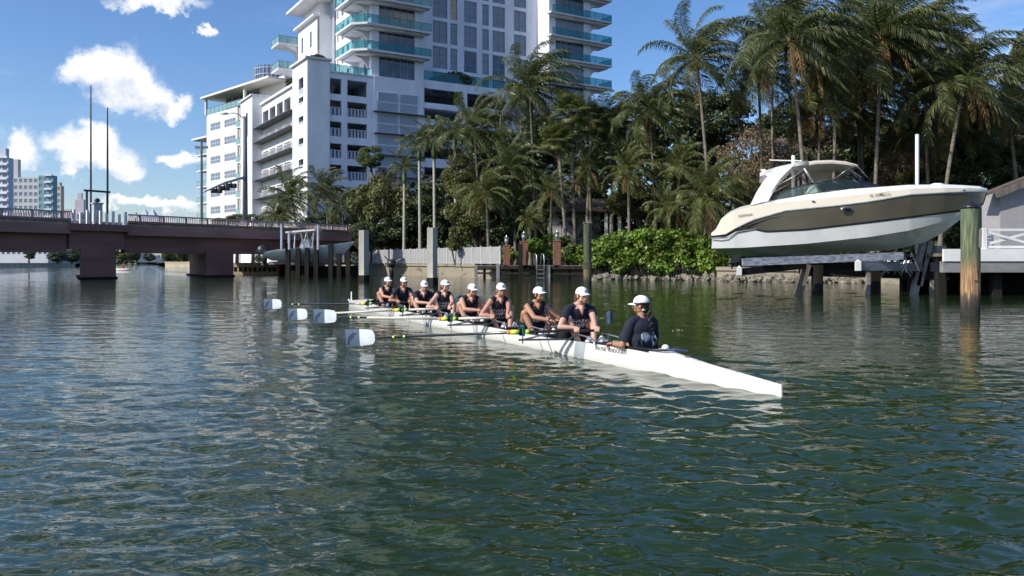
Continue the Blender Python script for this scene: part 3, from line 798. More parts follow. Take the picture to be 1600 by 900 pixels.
# ================================================================ far city blocks on the left bank
def far_block(name, label, px0, px1, pytop, d, col, depth=3.5, floors=8, cols=6, fm='blind', base=1.0, roofstep=None, yaw=0.0, band=None):  # far-left blocks carry distance haze in their colours: pale walls, lighter panes
    a = W(px0, 409, d); b_ = W(px1, 409, d)
    w = (b_ - a).length; zt = WZ(pytop, d)
    o = thing(name, label, 'building', (a.x, a.y, 0), yaw)
    wall = mat(name + '_paint', col, .85, var=.05, vscale=.2)
    m_ = MB(); fhh = (zt - 3) / floors; hs_ = []
    cwid = w / cols
    for i in range(floors):
        for c in range(cols): hs_.append((c * cwid + cwid * .18, (c + 1) * cwid - cwid * .18, 3 + i * fhh + fhh * .25, 3 + i * fhh + fhh * .78))
    bb2 = Basis((0, 0), (1, 0), (0, 1))
    wallgrid(m_, bb2, (0, w), (base, zt), hs_, 0, .4)
    Sbox(m_, bb2, 0, w, 2.0, max(3.5, depth), base, zt)
    Sbox(m_, bb2, 0, .3, .4, 2.0, base, zt); Sbox(m_, bb2, w - .3, w, .4, 2.0, base, zt); Sbox(m_, bb2, .3, w - .3, .4, 2.0, zt - .3, zt)
    m_.build('facade_wall', [wall], o)
    if roofstep:
        m_ = MB()
        for k_, (x0, x1, h_) in enumerate(roofstep): Sbox(m_, bb2, w * x0, w * x1, .5 + .3 * k_, depth * .8 - .2 * k_, zt, zt + h_)
        m_.build('roof_block', [wall], o)
    g = MB(); Sbox(g, bb2, cwid * .18, cwid - cwid * .18, .2, .3, fhh * .25, fhh * .78); me_ = g.mesh('window', [M[fm]])
    for i in range(floors):
        for c in range(cols): inst('window', me_, o, (c * cwid - 0, 0, 3 + i * fhh))
    if band:
        m_ = MB()
        for i in range(1, floors + 1): Sbox(m_, bb2, w * band[0], w * band[1], -.9, -.003, 3 + i * fhh - .3, 3 + i * fhh + .5)
        m_.build('balcony_band', [M['cool_wall']], o)
    return o
far_block('apartment_tower', 'pale blue grey balcony tower cut off by the picture edge', -40, 13, 246, 330, (.50, .57, .66), floors=14, cols=5, roofstep=((.5, .9, 4),), band=(0, 1))
far_block('apartment_block', 'wide beige and grey apartment block between the pale tower and the teal one', 13, 60, 277, 390, (.50, .52, .53), floors=12, cols=6, roofstep=((.05, .3, 9),))
far_block('teal_apartment_block', 'teal painted slab block with dark balcony openings', 60, 83, 274, 380, (.20, .36, .42), floors=12, cols=3, band=(.45, .95))
far_block('tan_tower', 'narrow tan tower behind the teal slab block', 83, 95, 290, 470, (.55, .48, .40), floors=12, cols=2, roofstep=((.2, .8, 2),))
far_block('pink_block', 'low pinkish stepped block above the bridge railing', 96, 143, 332, 480, (.50, .46, .50), floors=5, cols=6, roofstep=((.05, .3, 2), (.42, .72, 8), (.5, .64, 12)))
ft = W(215, 409, 600)
tw = thing('twin_peaked_building', 'far hazy building with two pointed roofs behind the person on the bridge', 'building', (ft.x, ft.y, 0))
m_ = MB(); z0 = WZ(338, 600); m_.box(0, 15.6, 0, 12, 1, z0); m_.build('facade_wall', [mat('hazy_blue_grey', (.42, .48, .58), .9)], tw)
m_ = MB()
for cx_ in (3.5, 9.5):
    s_ = 3.2; m_.add([(cx_ - s_, 1, z0), (cx_ + s_, 1, z0), (cx_ + s_, 8, z0), (cx_ - s_, 8, z0), (cx_, 4.5, z0 + 6.5)], [(0, 1, 4), (1, 2, 4), (2, 3, 4), (3, 0, 4)])
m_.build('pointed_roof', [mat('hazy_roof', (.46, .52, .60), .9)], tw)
# low waterfront buildings seen beneath the bridge
far_block('waterfront_block', 'white waterfront block seen beneath the left span', -40, 75, 385, 205, (.55, .58, .62), floors=2, cols=14, depth=10)
far_block('boathouse', 'grey low boathouse by the water beneath the left span', 78, 128, 396, 215, (.30, .33, .33), floors=1, cols=5, depth=8)
far_block('far_shore_house', 'pale house among the trees beneath the middle span', 216, 252, 390, 420, (.62, .60, .57), floors=2, cols=5, depth=8)
far_block('white_villa', 'white villa wall seen right of the second bridge pier', 366, 402, 397, 150, (.70, .70, .68), floors=1, cols=3, depth=6)

# ================================================================ bridge
BO = W(155, 409, 58.0); bd = Vector((19.1, 26.6, 0)).normalized(); bn = Vector((bd.y, -bd.x, 0))
BB = Basis((BO.x, BO.y), bd, (-bn.x, -bn.y))      # s along the bridge away to the right, t = across, away from camera
bg = thing('road_bridge', 'low maroon concrete road bridge with pinkish railings crossing the canal', 'bridge', (BO.x, BO.y, 0))
S0, S1 = -70, BB.s_at(548)
m_ = MB(); zd = 4.26
Sbox(m_, BB, S0, -2.0, 0, 12, zd - .25, zd); Sbox(m_, BB, -2.0, 2.0, .6, 12, zd - .25, zd); Sbox(m_, BB, 2.0, S1, 0, 12, zd - .25, zd)
m_.build('deck', [M['concrete']], bg)
for a, b_ in ((S0, -2.1), (2.1, S1)):
    m_ = MB(); Sbox(m_, BB, a, b_, -.15, .2, zd - .95, zd - .25 - .003); Sbox(m_, BB, a, b_, -.25, -.003, zd - .02, zd + .14)
    m_.build('fascia', [M['bridge_lit']], bg)
    m_ = MB(); Sbox(m_, BB, a, b_, .45, .9, zd - 2.15, zd - .25 - .003); Sbox(m_, BB, a, b_, .40, .95, zd - 2.3, zd - 1.92)
    m_.build('main_girder', [M['bridge']], bg)
for t0 in (3.5, 6.5, 9.5):
    m_ = MB(); Sbox(m_, BB, S0, S1, t0, t0 + .5, zd - 1.5, zd - .253); m_.build('inner_girder', [M['bridge']], bg)
m_ = MB(); Sbox(m_, BB, S0, S1, 11.3, 11.8, zd - 1.65, zd - .253); m_.build('main_girder', [M['bridge']], bg)
s2_ = BB.s_at(345)
for nm, sc_ in (('pier', 0.0), ('pier', s2_), ('pier', s2_ - 2 * (s2_), ), ('pier', 2 * s2_)):
    m_ = MB(); P0 = BB.L(sc_, .1, 0); PB = Basis((0, 0), bd, (-.497, .868))
    def pb(s0, s1, t0, t1, z0, z1):
        m_.hexa([P0 + PB.L(s, t, z) for z in (z0, z1) for s, t in ((s0, t0), (s1, t0), (s1, t1), (s0, t1))])
    pb(-1.3, 1.3, 0, 1.4, -1.2, zd - 2.053); pb(-1.12, 1.12, 1.4, 11.0, -1.2, zd - .3)
    m_.build(nm, [M['bridge']], bg)
    m_ = MB(); pb(-1.42, 1.42, -.1, 11.1, -.1, .18); m_.build('pier_waterline_band', [M['wood_dk']], bg)
m_ = MB(); Sbox(m_, BB, -2.0, 2.0, .2, .95, zd - 2.05, zd - .26); Sbox(m_, BB, -2.2, 2.2, -.3, .19, zd - .7, zd - .2)
m_.build('span_joint_block', [M['bridge']], bg)
# railing
m_ = MB()
n = int((S1 - S0) / .16)
for k in range(n):
    s_ = S0 + k * .16
    if -2.0 < s_ < 2.0: continue
    w_ = .045 if k % 12 else .14
    Sbox(m_, BB, s_, s_ + w_, -.12 if k % 12 else -.15, -.06 if k % 12 else -.03, zd + .14, zd + .56)
for a, b_ in ((S0, -2.1), (2.1, S1)): Sbox(m_, BB, a, b_, -.18, 0, zd + .563, zd + .66)
tag(m_.build('railing', [M['pinkrail']], bg), kind='stuff')
m_ = MB(); Sbox(m_, BB, S0, S1, 11.85, 11.95, zd, zd + .6); m_.build('far_parapet', [M['pinkrail']], bg)
# gate bay with white balusters and lantern frame on the first pier
m_ = MB()
for k in range(9): Sbox(m_, BB, -1.95 + k * .47, -1.80 + k * .47, -.25, -.1, zd - .197, zd + .8 if k % 2 == 0 else zd + .6)
m_.build('gate_balusters', [M['white_wall']], bg)
bl = thing('bridge_lantern', 'small white lantern housing in a grey steel frame above the first pier', 'lantern', BB.P(0, .3, zd), math.atan2(bd.y, bd.x))
m_ = MB(); m_.box(-.3, .3, -.2, .2, 0, 1.3); m_.box(-.36, .36, -.26, .26, 1.303, 1.4); m_.box(-.2, .2, -.24, -.203, .3, .9); m_.build('housing', [M['rail_gray']], bl)
m_ = MB(); m_.ell((0, 0, 1.58), (.2, .2, .17)); m_.build('lens', [M['dkmetal']], bl, True)
m_ = MB(); m_.beam((-.75, 0, 0), (-.75, 0, 2.2), .12, .12); m_.beam((.75, 0, 0), (.75, 0, 2.2), .12, .12); m_.beam((-.95, 0, 2.25), (.95, 0, 2.25), .14, .14); m_.build('steel_frame', [M['dkmetal']], bl)
def mast(label, px, pybase, pytop, d, r):
    a = W(px, pybase, d); zt = WZ(pytop, d)
    m_ = MB(); m_.tube([(0, 0, 0), (0, 0, (zt - a.z) * .5), (0, 0, zt - a.z)], [r, r * .85, r * .5], 8)
    o = m_.build('mast', [M['dkmetal']]); o.location = a
    tag(o, label, 'mast', 'two tall thin masts by the bridge'); return o
mast('taller thin grey mast rising behind the bridge left of the lantern', 142, 347, 133, 64, .085)
mast('shorter thin grey mast rising straight above the bridge lantern', 168, 318, 168, 60.5, .085)
# traffic signal pole with street lamp
TP = W(383, 352, 70.5); tsp = thing('signal_pole', 'tall grey pole on the bridge carrying a lamp arm and a long traffic signal arm', 'traffic light', TP)
H_ = WZ(182, 70.5) - TP.z
m_ = MB(); m_.tube([(0, 0, 0), (0, 0, H_)], [.26, .17], 10); m_.tube([(0, 0, 0), (0, 0, .5)], .4, 10); m_.build('pole', [M['ledge']], tsp, True)
am = MB(); ex = W(318, 300, 66) - TP; st_ = Vector((0, 0, WZ(277, 70.5) - TP.z)); am.tube([st_, st_ + (ex - st_) * .5 + Vector((0, 0, .15)), ex], [.13, .11, .08], 8); am.build('signal_arm', [M['rail_gray']], tsp, True)
lm = MB(); top = Vector((0, 0, H_ - .3)); lm.tube([top, top + Vector((-.5, -.2, .45)), top + Vector((-.9, -.3, .55)), top + Vector((-1.3, -.5, .5))], .05, 6); lm.ell(top + Vector((-1.6, -.6, .44)), (.42, .2, .1)); lm.build('street_lamp_head', [M['metal']], tsp, True)
for k, fr_ in enumerate((.35, .52, .70)):
    p_ = st_ + (ex - st_) * fr_
    m_ = MB(); m_.box(-.45, .45, -.15, .15, -.50, -.12); m_.box(-.05, .05, -.05, .05, -.12, .1)
    for q_ in range(3): m_.tube([(-.3 + .3 * q_, -.16, -.3), (-.3 + .3 * q_, -.32, -.28)], .12, 8)
    o = m_.build('signal_head', [M['black']], tsp); o.location = p_
UP = W(315, 352, 74)
m_ = MB(); m_.tube([(0, 0, 0), (0, 0, WZ(222, 74) - UP.z)], [.14, .1], 8); m_.box(-.6, .6, -.06, .06, WZ(232, 74) - UP.z, WZ(230, 74) - UP.z + .1)
o = m_.build('utility_pole', [M['ledge']]); o.location = UP; tag(o, 'slim dark utility pole standing where the long signal arm ends', 'pole')
# ================================================================ banks
def ground_sheet(name, poly, z, m, label):
    bm = bmesh.new(); vs = [bm.verts.new((p[0], p[1], z)) for p in poly]
    f = bm.faces.new(vs); bmesh.ops.triangulate(bm, faces=[f])
    for f in bm.faces:
        if f.normal.z < 0: f.normal_flip()
    me = bpy.data.meshes.new(name); bm.to_mesh(me); bm.free(); me.materials.append(m)
    o = bpy.data.objects.new(name, me); COL.objects.link(o); tag(o, label, kind='structure'); return o
def pt(px, d): return Vector((WX(px, d), d, 0))
shoreR = [Vector((60, 26, 0)), pt(1800, 33), pt(1500, 41), pt(1330, 49), pt(1160, 52), pt(1120, 55), pt(920, 58), pt(780, 61.5), pt(590, 80), pt(545, 85), pt(435, 92), pt(362, 97), pt(352, 130), pt(292, 190), pt(258, 195), pt(238, 420), pt(205, 900)]
shoreL = [Vector((-300, 120, 0)), pt(-150, 158), pt(0, 164), pt(118, 205), pt(135, 300), pt(172, 900)]
GZR = 1.0
ground_sheet('ground', [(p.x, p.y) for p in shoreR] + [(-100, 9000), (6000, 9000), (6000, 26)], GZR, M['soil'], 'shaded planted ground behind the seawalls')
ground_sheet('far_bank', [(p.x, p.y) for p in shoreL] + [(-200, 9000), (-6000, 9000), (-6000, 120)], .8, M['soil'], 'far left bank beyond the bridge')
def seawall(label, pts, ztop, m, th=.5, cap=.12, piece=3.0, name='seawall'):
    """wall of cast sections along a polyline, each section a part, with a proud cap"""
    root = thing(name, label, 'seawall', pts[0])
    o0 = pts[0]
    for a, b_ in zip(pts[:-1], pts[1:]):
        L_ = (b_ - a).length; n = max(1, int(L_ / piece)); d = (b_ - a).normalized(); nn = Vector((-d.y, d.x, 0))
        for k in range(n):
            p_ = a - o0 + d * (L_ * k / n); q_ = a - o0 + d * (L_ * (k + 1) / n - .04)
            off = nn * random.uniform(-.02, .02); m_ = MB()
            zt = ztop + random.uniform(-.015, .015)
            for (z0, z1, o_) in ((-1.2, zt - .25, 0), (zt - .248, zt, cap)):
                i_, j_ = -nn * o_ + off, nn * th + off
                m_.hexa([p_ + j_ + Vector((0, 0, z0)), q_ + j_ + Vector((0, 0, z0)), q_ + i_ + Vector((0, 0, z0)), p_ + i_ + Vector((0, 0, z0)),
                         p_ + j_ + Vector((0, 0, z1)), q_ + j_ + Vector((0, 0, z1)), q_ + i_ + Vector((0, 0, z1)), p_ + i_ + Vector((0, 0, z1))])
            m_.build('wall_section', [m], root)
    return root
# polylines run right to left along the right bank, so the land is on the left-hand side of travel... flip the order
seawall('stained beige seawall below the white picket fence', [pt(545, 85), pt(590, 80), pt(745, 64.5)], 1.15, M['seawall'])
seawall('sunlit low seawall seen between the boat lift piles', [pt(1120, 53.5), pt(1160, 52), pt(1330, 49), pt(1500, 41)], .95, M['seawall'])
seawall('shadowed seawall behind the small dock and the hedge', [pt(745, 64.5), pt(780, 61.5), pt(920, 58), pt(1120, 55)], .95, M['seawall'])
seawall('pale stone seawall seen beyond the second bridge pier', [pt(352, 130), pt(362, 97), pt(435, 92), pt(545, 85)], 1.0, M['stone'])
seawall('far beige embankment seen through the middle bridge span', [pt(258, 195), pt(292, 190), pt(352, 130)], 1.3, M['stone'], piece=8)
seawall('far grey bank wall seen below the left bridge span', [pt(-150, 158), pt(0, 164), pt(118, 205)], 1.0, M['concrete'], piece=10)

# rocks and roots along the hedge foot: too many to count
rk = MB(); rg = random.Random(21)
def rock(mb, c, r_):
    n0 = len(mb.v)
    mb.ell(c, (r_ * rg.uniform(.8, 1.3), r_ * rg.uniform(.8, 1.2), r_ * rg.uniform(.5, .9)), Euler((rg.random(), rg.random(), rg.random())).to_matrix(), 6, 4)
    for i in range(n0, len(mb.v)):
        v = mb.v[i]; mb.v[i] = tuple(Vector(v) + Vector((rg.uniform(-1, 1), rg.uniform(-1, 1), rg.uniform(-1, 1))) * r_ * .22)
for k in range(420):
    px = rg.uniform(925, 1345)
    d0 = np.interp(px, [920, 1120, 1160, 1330], [58, 55, 52, 49]) - rg.uniform(.1, 1.4)
    rock(rk, (WX(px, d0), d0, rg.uniform(-.05, .28)), rg.uniform(.12, .34))
o = rk.build('shore_rocks', [M['rock']]); tag(o, 'barnacled rocks heaped at the waterline under the hedge', 'rocks', kind='stuff')

# ================================================================ foliage generators
def leaf_cloud(name, n, centers, radii, size, m, seed=0, flat=.0, elong=1.8):
    """n leaves spread in ellipsoidal clumps; returns a mesh of folded diamond leaves"""
    r = np.random.RandomState(seed)
    C_ = np.array(centers, dtype=float); Rd = np.array(radii, dtype=float)
    wgt = Rd[:, 0] * Rd[:, 1] + Rd[:, 0] * Rd[:, 2]; wgt = wgt / wgt.sum()
    k = r.choice(len(C_), n, p=wgt)
    u = r.normal(size=(n, 3)); u /= np.linalg.norm(u, axis=1)[:, None]
    rad = r.uniform(.0, 1, n) ** .28
    P = C_[k] + u * rad[:, None] * Rd[k]
    nrm = u * .7 + r.normal(size=(n, 3)) * .6 + np.array([0, 0, .5]); nrm /= np.linalg.norm(nrm, axis=1)[:, None]
    a = r.normal(size=(n, 3)); a -= (a * nrm).sum(1)[:, None] * nrm; a /= np.linalg.norm(a, axis=1)[:, None]
    a[:, 2] -= .35; a /= np.linalg.norm(a, axis=1)[:, None]
    b_ = np.cross(nrm, a)
    s_ = size * r.uniform(.6, 1.35, n)[:, None]
    V = np.stack([P - a * s_ * .5 * elong, P + b_ * s_ * .5 + nrm * s_ * .12, P + a * s_ * .5 * elong, P - b_ * s_ * .5 + nrm * s_ * .12], 1).reshape(-1, 3)
    F = np.arange(4 * n).reshape(-1, 4)
    return np_mesh(name, V, F, [m])
def clumps(seed, n, rx, ry, rz, cr, base=0.0):
    r = random.Random(seed); cs = []; rs = []
    for i in range(n):
        while True:
            x, y, z = r.uniform(-1, 1), r.uniform(-1, 1), r.uniform(-.8, 1)
            q = x * x + y * y + z * z
            if .25 < q < 1: break
        cs.append((x * rx, y * ry, base + z * rz)); c = cr * r.uniform(.6, 1.25); rs.append((c * 1.15, c * 1.15, c * .8))
    return cs, rs
TREES = {}
def tree_mesh(kind, var):
    key = (kind, var)
    if key in TREES: return TREES[key]
    m = {'dark': M['leafdark'], 'mid': M['leaf'], 'olive': M['leafolive'], 'vine': M['vine']}[kind]
    cs, rs = clumps(100 + var * 7, 30, 3.6, 3.6, 3.2, 1.15, 0)
    crown = leaf_cloud('crown', 9500 if kind != 'vine' else 4200, cs, rs, .21 if kind != 'vine' else .15, m, seed=var + 50)
    rr_ = random.Random(var); lm = MB()
    for c in cs[:16]:
        c = Vector(c); p0 = Vector((0, 0, -3.4)); mid = (p0 + c) * .5 + Vector((rr_.uniform(-.5, .5), rr_.uniform(-.5, .5), rr_.uniform(-.4, .6)))
        lm.tube([p0, mid, c], [.14, .08, .03], 5)
    if kind == 'vine':
        for k in range(150):
            c = Vector(rr_.choice(cs)) + Vector((rr_.uniform(-1, 1), rr_.uniform(-1, 1), rr_.uniform(-.5, 1)))
            e = c + Vector((rr_.uniform(-.7, .7), rr_.uniform(-.7, .7), -rr_.uniform(1.2, 4.0)))
            lm.tube([c, (c + e) / 2 + Vector((rr_.uniform(-.4, .4), 0, rr_.uniform(-.3, .3))), e], .018, 3, caps=False)
    limbs = lm.mesh('limbs', [M['bark'] if kind != 'vine' else M['vine']])
    TREES[key] = (crown, limbs); return TREES[key]
def broadleaf(px, py, Rpx, d, kind, var, label, group='broadleaf trees behind the canal bank', sx=1.0, sz=1.0):
    sc = Rpx / FPX * d / 4.3
    c = W(px, py, d); root = thing('broadleaf_tree', label, 'tree', (c.x, c.y, GZR), 0, group)
    crown, limbs = tree_mesh(kind, var); cz = c.z - GZR
    o = inst('crown', crown, root, (0, 0, cz), (0, 0, var * 1.3 + px), (sc * sx, sc * sx, sc * sz))
    inst('limbs', limbs, o)
    tr = MB(); h_ = max(.3, cz - 3.3 * sc * sz); tr.tube([(0, 0, -.2), (.05, 0, h_ * .5), (0, 0, h_ + .1)], [.26, .2, .16], 8); tr.build('trunk', [M['bark']], root, True)
    return root

# ---- palm fronds: 16 compass bins x 5 launch angles, wind blows toward +X
def frond_mesh(name, az, el, L, m, grav=1.0, wind=.55, seed=0, leafl=.62, npair=38, wid=.055):
    r = random.Random(seed); mb = MB()
    d = Vector((math.sin(az) * math.cos(el), math.cos(az) * math.cos(el), math.sin(el)))
    p = Vector((0, 0, 0)); N_ = 16; pts = [p.copy()]; dirs = [d.copy()]
    for i in range(N_):
        t = i / N_
        d = (d + Vector((wind * .16 * (t + .15), 0, -.17 * grav * (t + .12)))).normalized()
        p = p + d * L / N_; pts.append(p.copy()); dirs.append(d.copy())
    mb.tube(pts, [.045 * (1 - .9 * i / N_) for i in range(N_ + 1)], 3, caps=False)
    for k in range(npair):
        t = .13 + .87 * k / (npair - 1); f_ = t * N_; i = min(N_ - 1, int(f_)); w_ = f_ - i
        q = pts[i].lerp(pts[i + 1], w_); dd = dirs[i].lerp(dirs[i + 1], w_).normalized()
        side = dd.cross(Vector((0, 0, 1)))
        if side.length < .1: side = dd.cross(Vector((0, 1, 0)))
        side.normalize(); up = side.cross(dd).normalized()
        ll = leafl * (math.sin(math.pi * min(1, .12 + .80 * t)) ** .55) * r.uniform(.85, 1.1)
        for sg in (-1, 1):
            a_ = R(48 - 18 * t) + r.uniform(-.12, .12)
            ld = (side * sg * math.cos(a_ * .9) + dd * math.sin(a_) + up * r.uniform(.0, .25)).normalized()
            b0 = q; m1 = q + ld * ll * .5 + Vector((.03 * wind, 0, -.05 * grav)) * ll * 2
            tip = m1 + (ld * .5 + Vector((wind * .28, 0, -.62 * grav))).normalized() * ll * .52
            wv = (dd * .9 + up * r.uniform(-.6, .6)).normalized() * wid
            mb.add([b0 - wv * .3, b0 + wv * .3, m1 + wv * .5, m1 - wv * .5, tip], [(0, 1, 2, 3), (3, 2, 4)])
    return mb.mesh(name, [m])
FR = {}
ELS = [80, 56, 32, 8, -22]
def get_frond(ab, eb, kind):
    key = (ab, eb, kind)
    if key not in FR:
        m = {'coco': M['frond'], 'olive': M['frond2'], 'royal': M['frond'], 'dead': M['fronddead']}[kind]
        g = {'coco': 1.0, 'olive': 1.15, 'royal': .95, 'dead': 2.0}[kind]
        w_ = {'coco': .75, 'olive': .5, 'royal': .45, 'dead': .15}[kind]
        FR[key] = frond_mesh('frond', R(ab * 22.5), R(ELS[eb]), 4.3, m, g, w_, seed=ab * 7 + eb, npair=60 if kind != 'dead' else 26, leafl=.92 if kind != 'dead' else .6, wid=.058)
    return FR[key]
def palm(px, py, d, bx, Rpx, label, kind='coco', n=24, dead=3, trunk_r=.15, seed=0, group='palm trees along the canal bank', bend=0.0, nuts=False, base_z=None):
    """crown centre at (px, py), trunk foot at column bx, frond reach Rpx pixels"""
    r = random.Random(seed + px)
    c = W(px, py, d); b0 = Vector((WX(bx, d), d + r.uniform(-.3, .3), GZR if base_z is None else base_z))
    root = thing('palm_tree', label, 'palm', b0, 0, group)
    top = c - b0
    tm = MB(); N_ = 26; pts = []; rad = []
    for i in range(N_ + 1):
        t = i / N_
        p = Vector((top.x * (t ** (1 + bend)), top.y * t, top.z * t)); p.z -= .1 if i == 0 else 0
        pts.append(p); rad.append(trunk_r * (1.45 - .55 * min(1, t * 5)) * (1 + (.06 if i % 2 else -.03)) * (1 - .25 * t))
    tm.tube(pts, rad, 8)
    to = tm.build('trunk', [M['rtrunk' if kind == 'royal' else 'trunk']], root, True)
    if kind == 'royal':
        cs = MB(); cs.tube([top - Vector((0, 0, 1.6)), top - Vector((0, 0, 1.0)), top - Vector((0, 0, .3)), top + Vector((0, 0, .1))], [trunk_r * 1.0, trunk_r * 1.25, trunk_r * .85, trunk_r * .4], 10)
        cs.build('crownshaft', [M['shaft']], root, True)
    else:
        cs = MB()
        for k in range(14):
            a = r.uniform(0, 6.28); e = r.uniform(.2, 1.0)
            cs.tube([top + Vector((0, 0, -.5)), top + Vector((math.cos(a) * .22, math.sin(a) * .22, -.15)), top + Vector((math.cos(a) * .45 * e, math.sin(a) * .45 * e, .25 * e))], [.07, .06, .02], 4)
        cs.build('frond_bases', [M['fronddead' if r.random() < .5 else 'trunk']], root)
    if nuts:
        nm = MB()
        for k in range(9):
            a = r.uniform(0, 6.28); nm.ell(top + Vector((math.cos(a) * .32, math.sin(a) * .32, -.45 + r.uniform(-.2, .15))), (.13, .13, .16), None, 6, 4)
        nm.build('coconut_bunch', [M['frond2']], root, True)
    sc = Rpx / FPX * d / 3.45; n = int(n * 1.5)
    for i in range(n):
        t = (i + .5) / n
        az = i * 2.39996 + r.uniform(-.2, .2)
        e = t
        eb = 0 if e < .10 else 1 if e < .30 else 2 if e < .52 else 3 if e < .78 else 4
        if kind == 'royal' and eb == 4: eb = 3
        ab = int(round((az % 6.28318) / 6.28318 * 16)) % 16
        kk = kind
        o = inst('frond', get_frond(ab, eb, kk), root, top, (r.uniform(-.08, .08), r.uniform(-.08, .08), r.uniform(-.15, .15)), sc * r.uniform(.82, 1.1))
    for i in range(dead):
        ab = r.randrange(16)
        o = inst('dead_frond', get_frond(ab, 4, 'dead'), root, top - Vector((0, 0, .2)), (r.uniform(-.1, .1), r.uniform(-.1, .1), 0), sc * r.uniform(.6, .85))
    return root
def fan_mesh():
    mb = MB(); L_ = .75; p = Vector((0, 0, 0)); e = Vector((0, L_, .12)); mb.tube([p, e], [.022, .014], 3, caps=False)
    for k in range(26):
        a = R(-128 + 256 * k / 25); dr = Vector((math.sin(a), math.cos(a), 0)); sd = Vector((math.cos(a), -math.sin(a), 0))
        l_ = .68 * (1 - .18 * abs(a) / 2.2); m1 = e + dr * l_ * .62 + Vector((0, 0, .02 + .03 * (k % 2))); tp_ = e + dr * l_ + Vector((0, 0, -.16))
        mb.add([e, m1 + sd * .035, tp_, m1 - sd * .035], [(0, 1, 2, 3)])
    return mb.mesh('fan_leaf', [M['frond2']])
FAN = fan_mesh()
def fan_palm(px, py, d, bx, Rpx, label, seed=0, n=30, group='fan palms behind the small dock'):
    r = random.Random(seed + px); c = W(px, py, d); b0 = Vector((WX(bx, d), d, GZR)); root = thing('fan_palm', label, 'palm', b0, 0, group); top = c - b0
    tm = MB(); pts = [Vector((top.x * t ** 1.2, 0, top.z * t)) for t in [i / 16 for i in range(17)]]
    tm.tube(pts, [.15 * (1.3 - .4 * min(1, i / 4)) * (1.05 if i % 2 else .96) for i in range(17)], 8); tm.build('trunk', [M['trunk']], root, True)
    sk = MB()
    for k in range(26):
        a = r.uniform(0, 6.28); l_ = r.uniform(.5, 1.0); sk.tube([top, top + Vector((math.cos(a) * .3, math.sin(a) * .3, -.3)), top + Vector((math.cos(a) * .28, math.sin(a) * .28, -l_ - .3))], [.06, .09, .02], 3, caps=False)
    sk.build('dead_skirt', [M['fronddead']], root)
    sc = Rpx / FPX * d / 1.45
    for i in range(n):
        t = (i + .5) / n; az = i * 2.4; el = R(75 - 115 * t + r.uniform(-8, 8))
        inst('fan_leaf', FAN, root, top, Euler((el, r.uniform(-.3, .3), az)), sc * r.uniform(.85, 1.1))
    return root

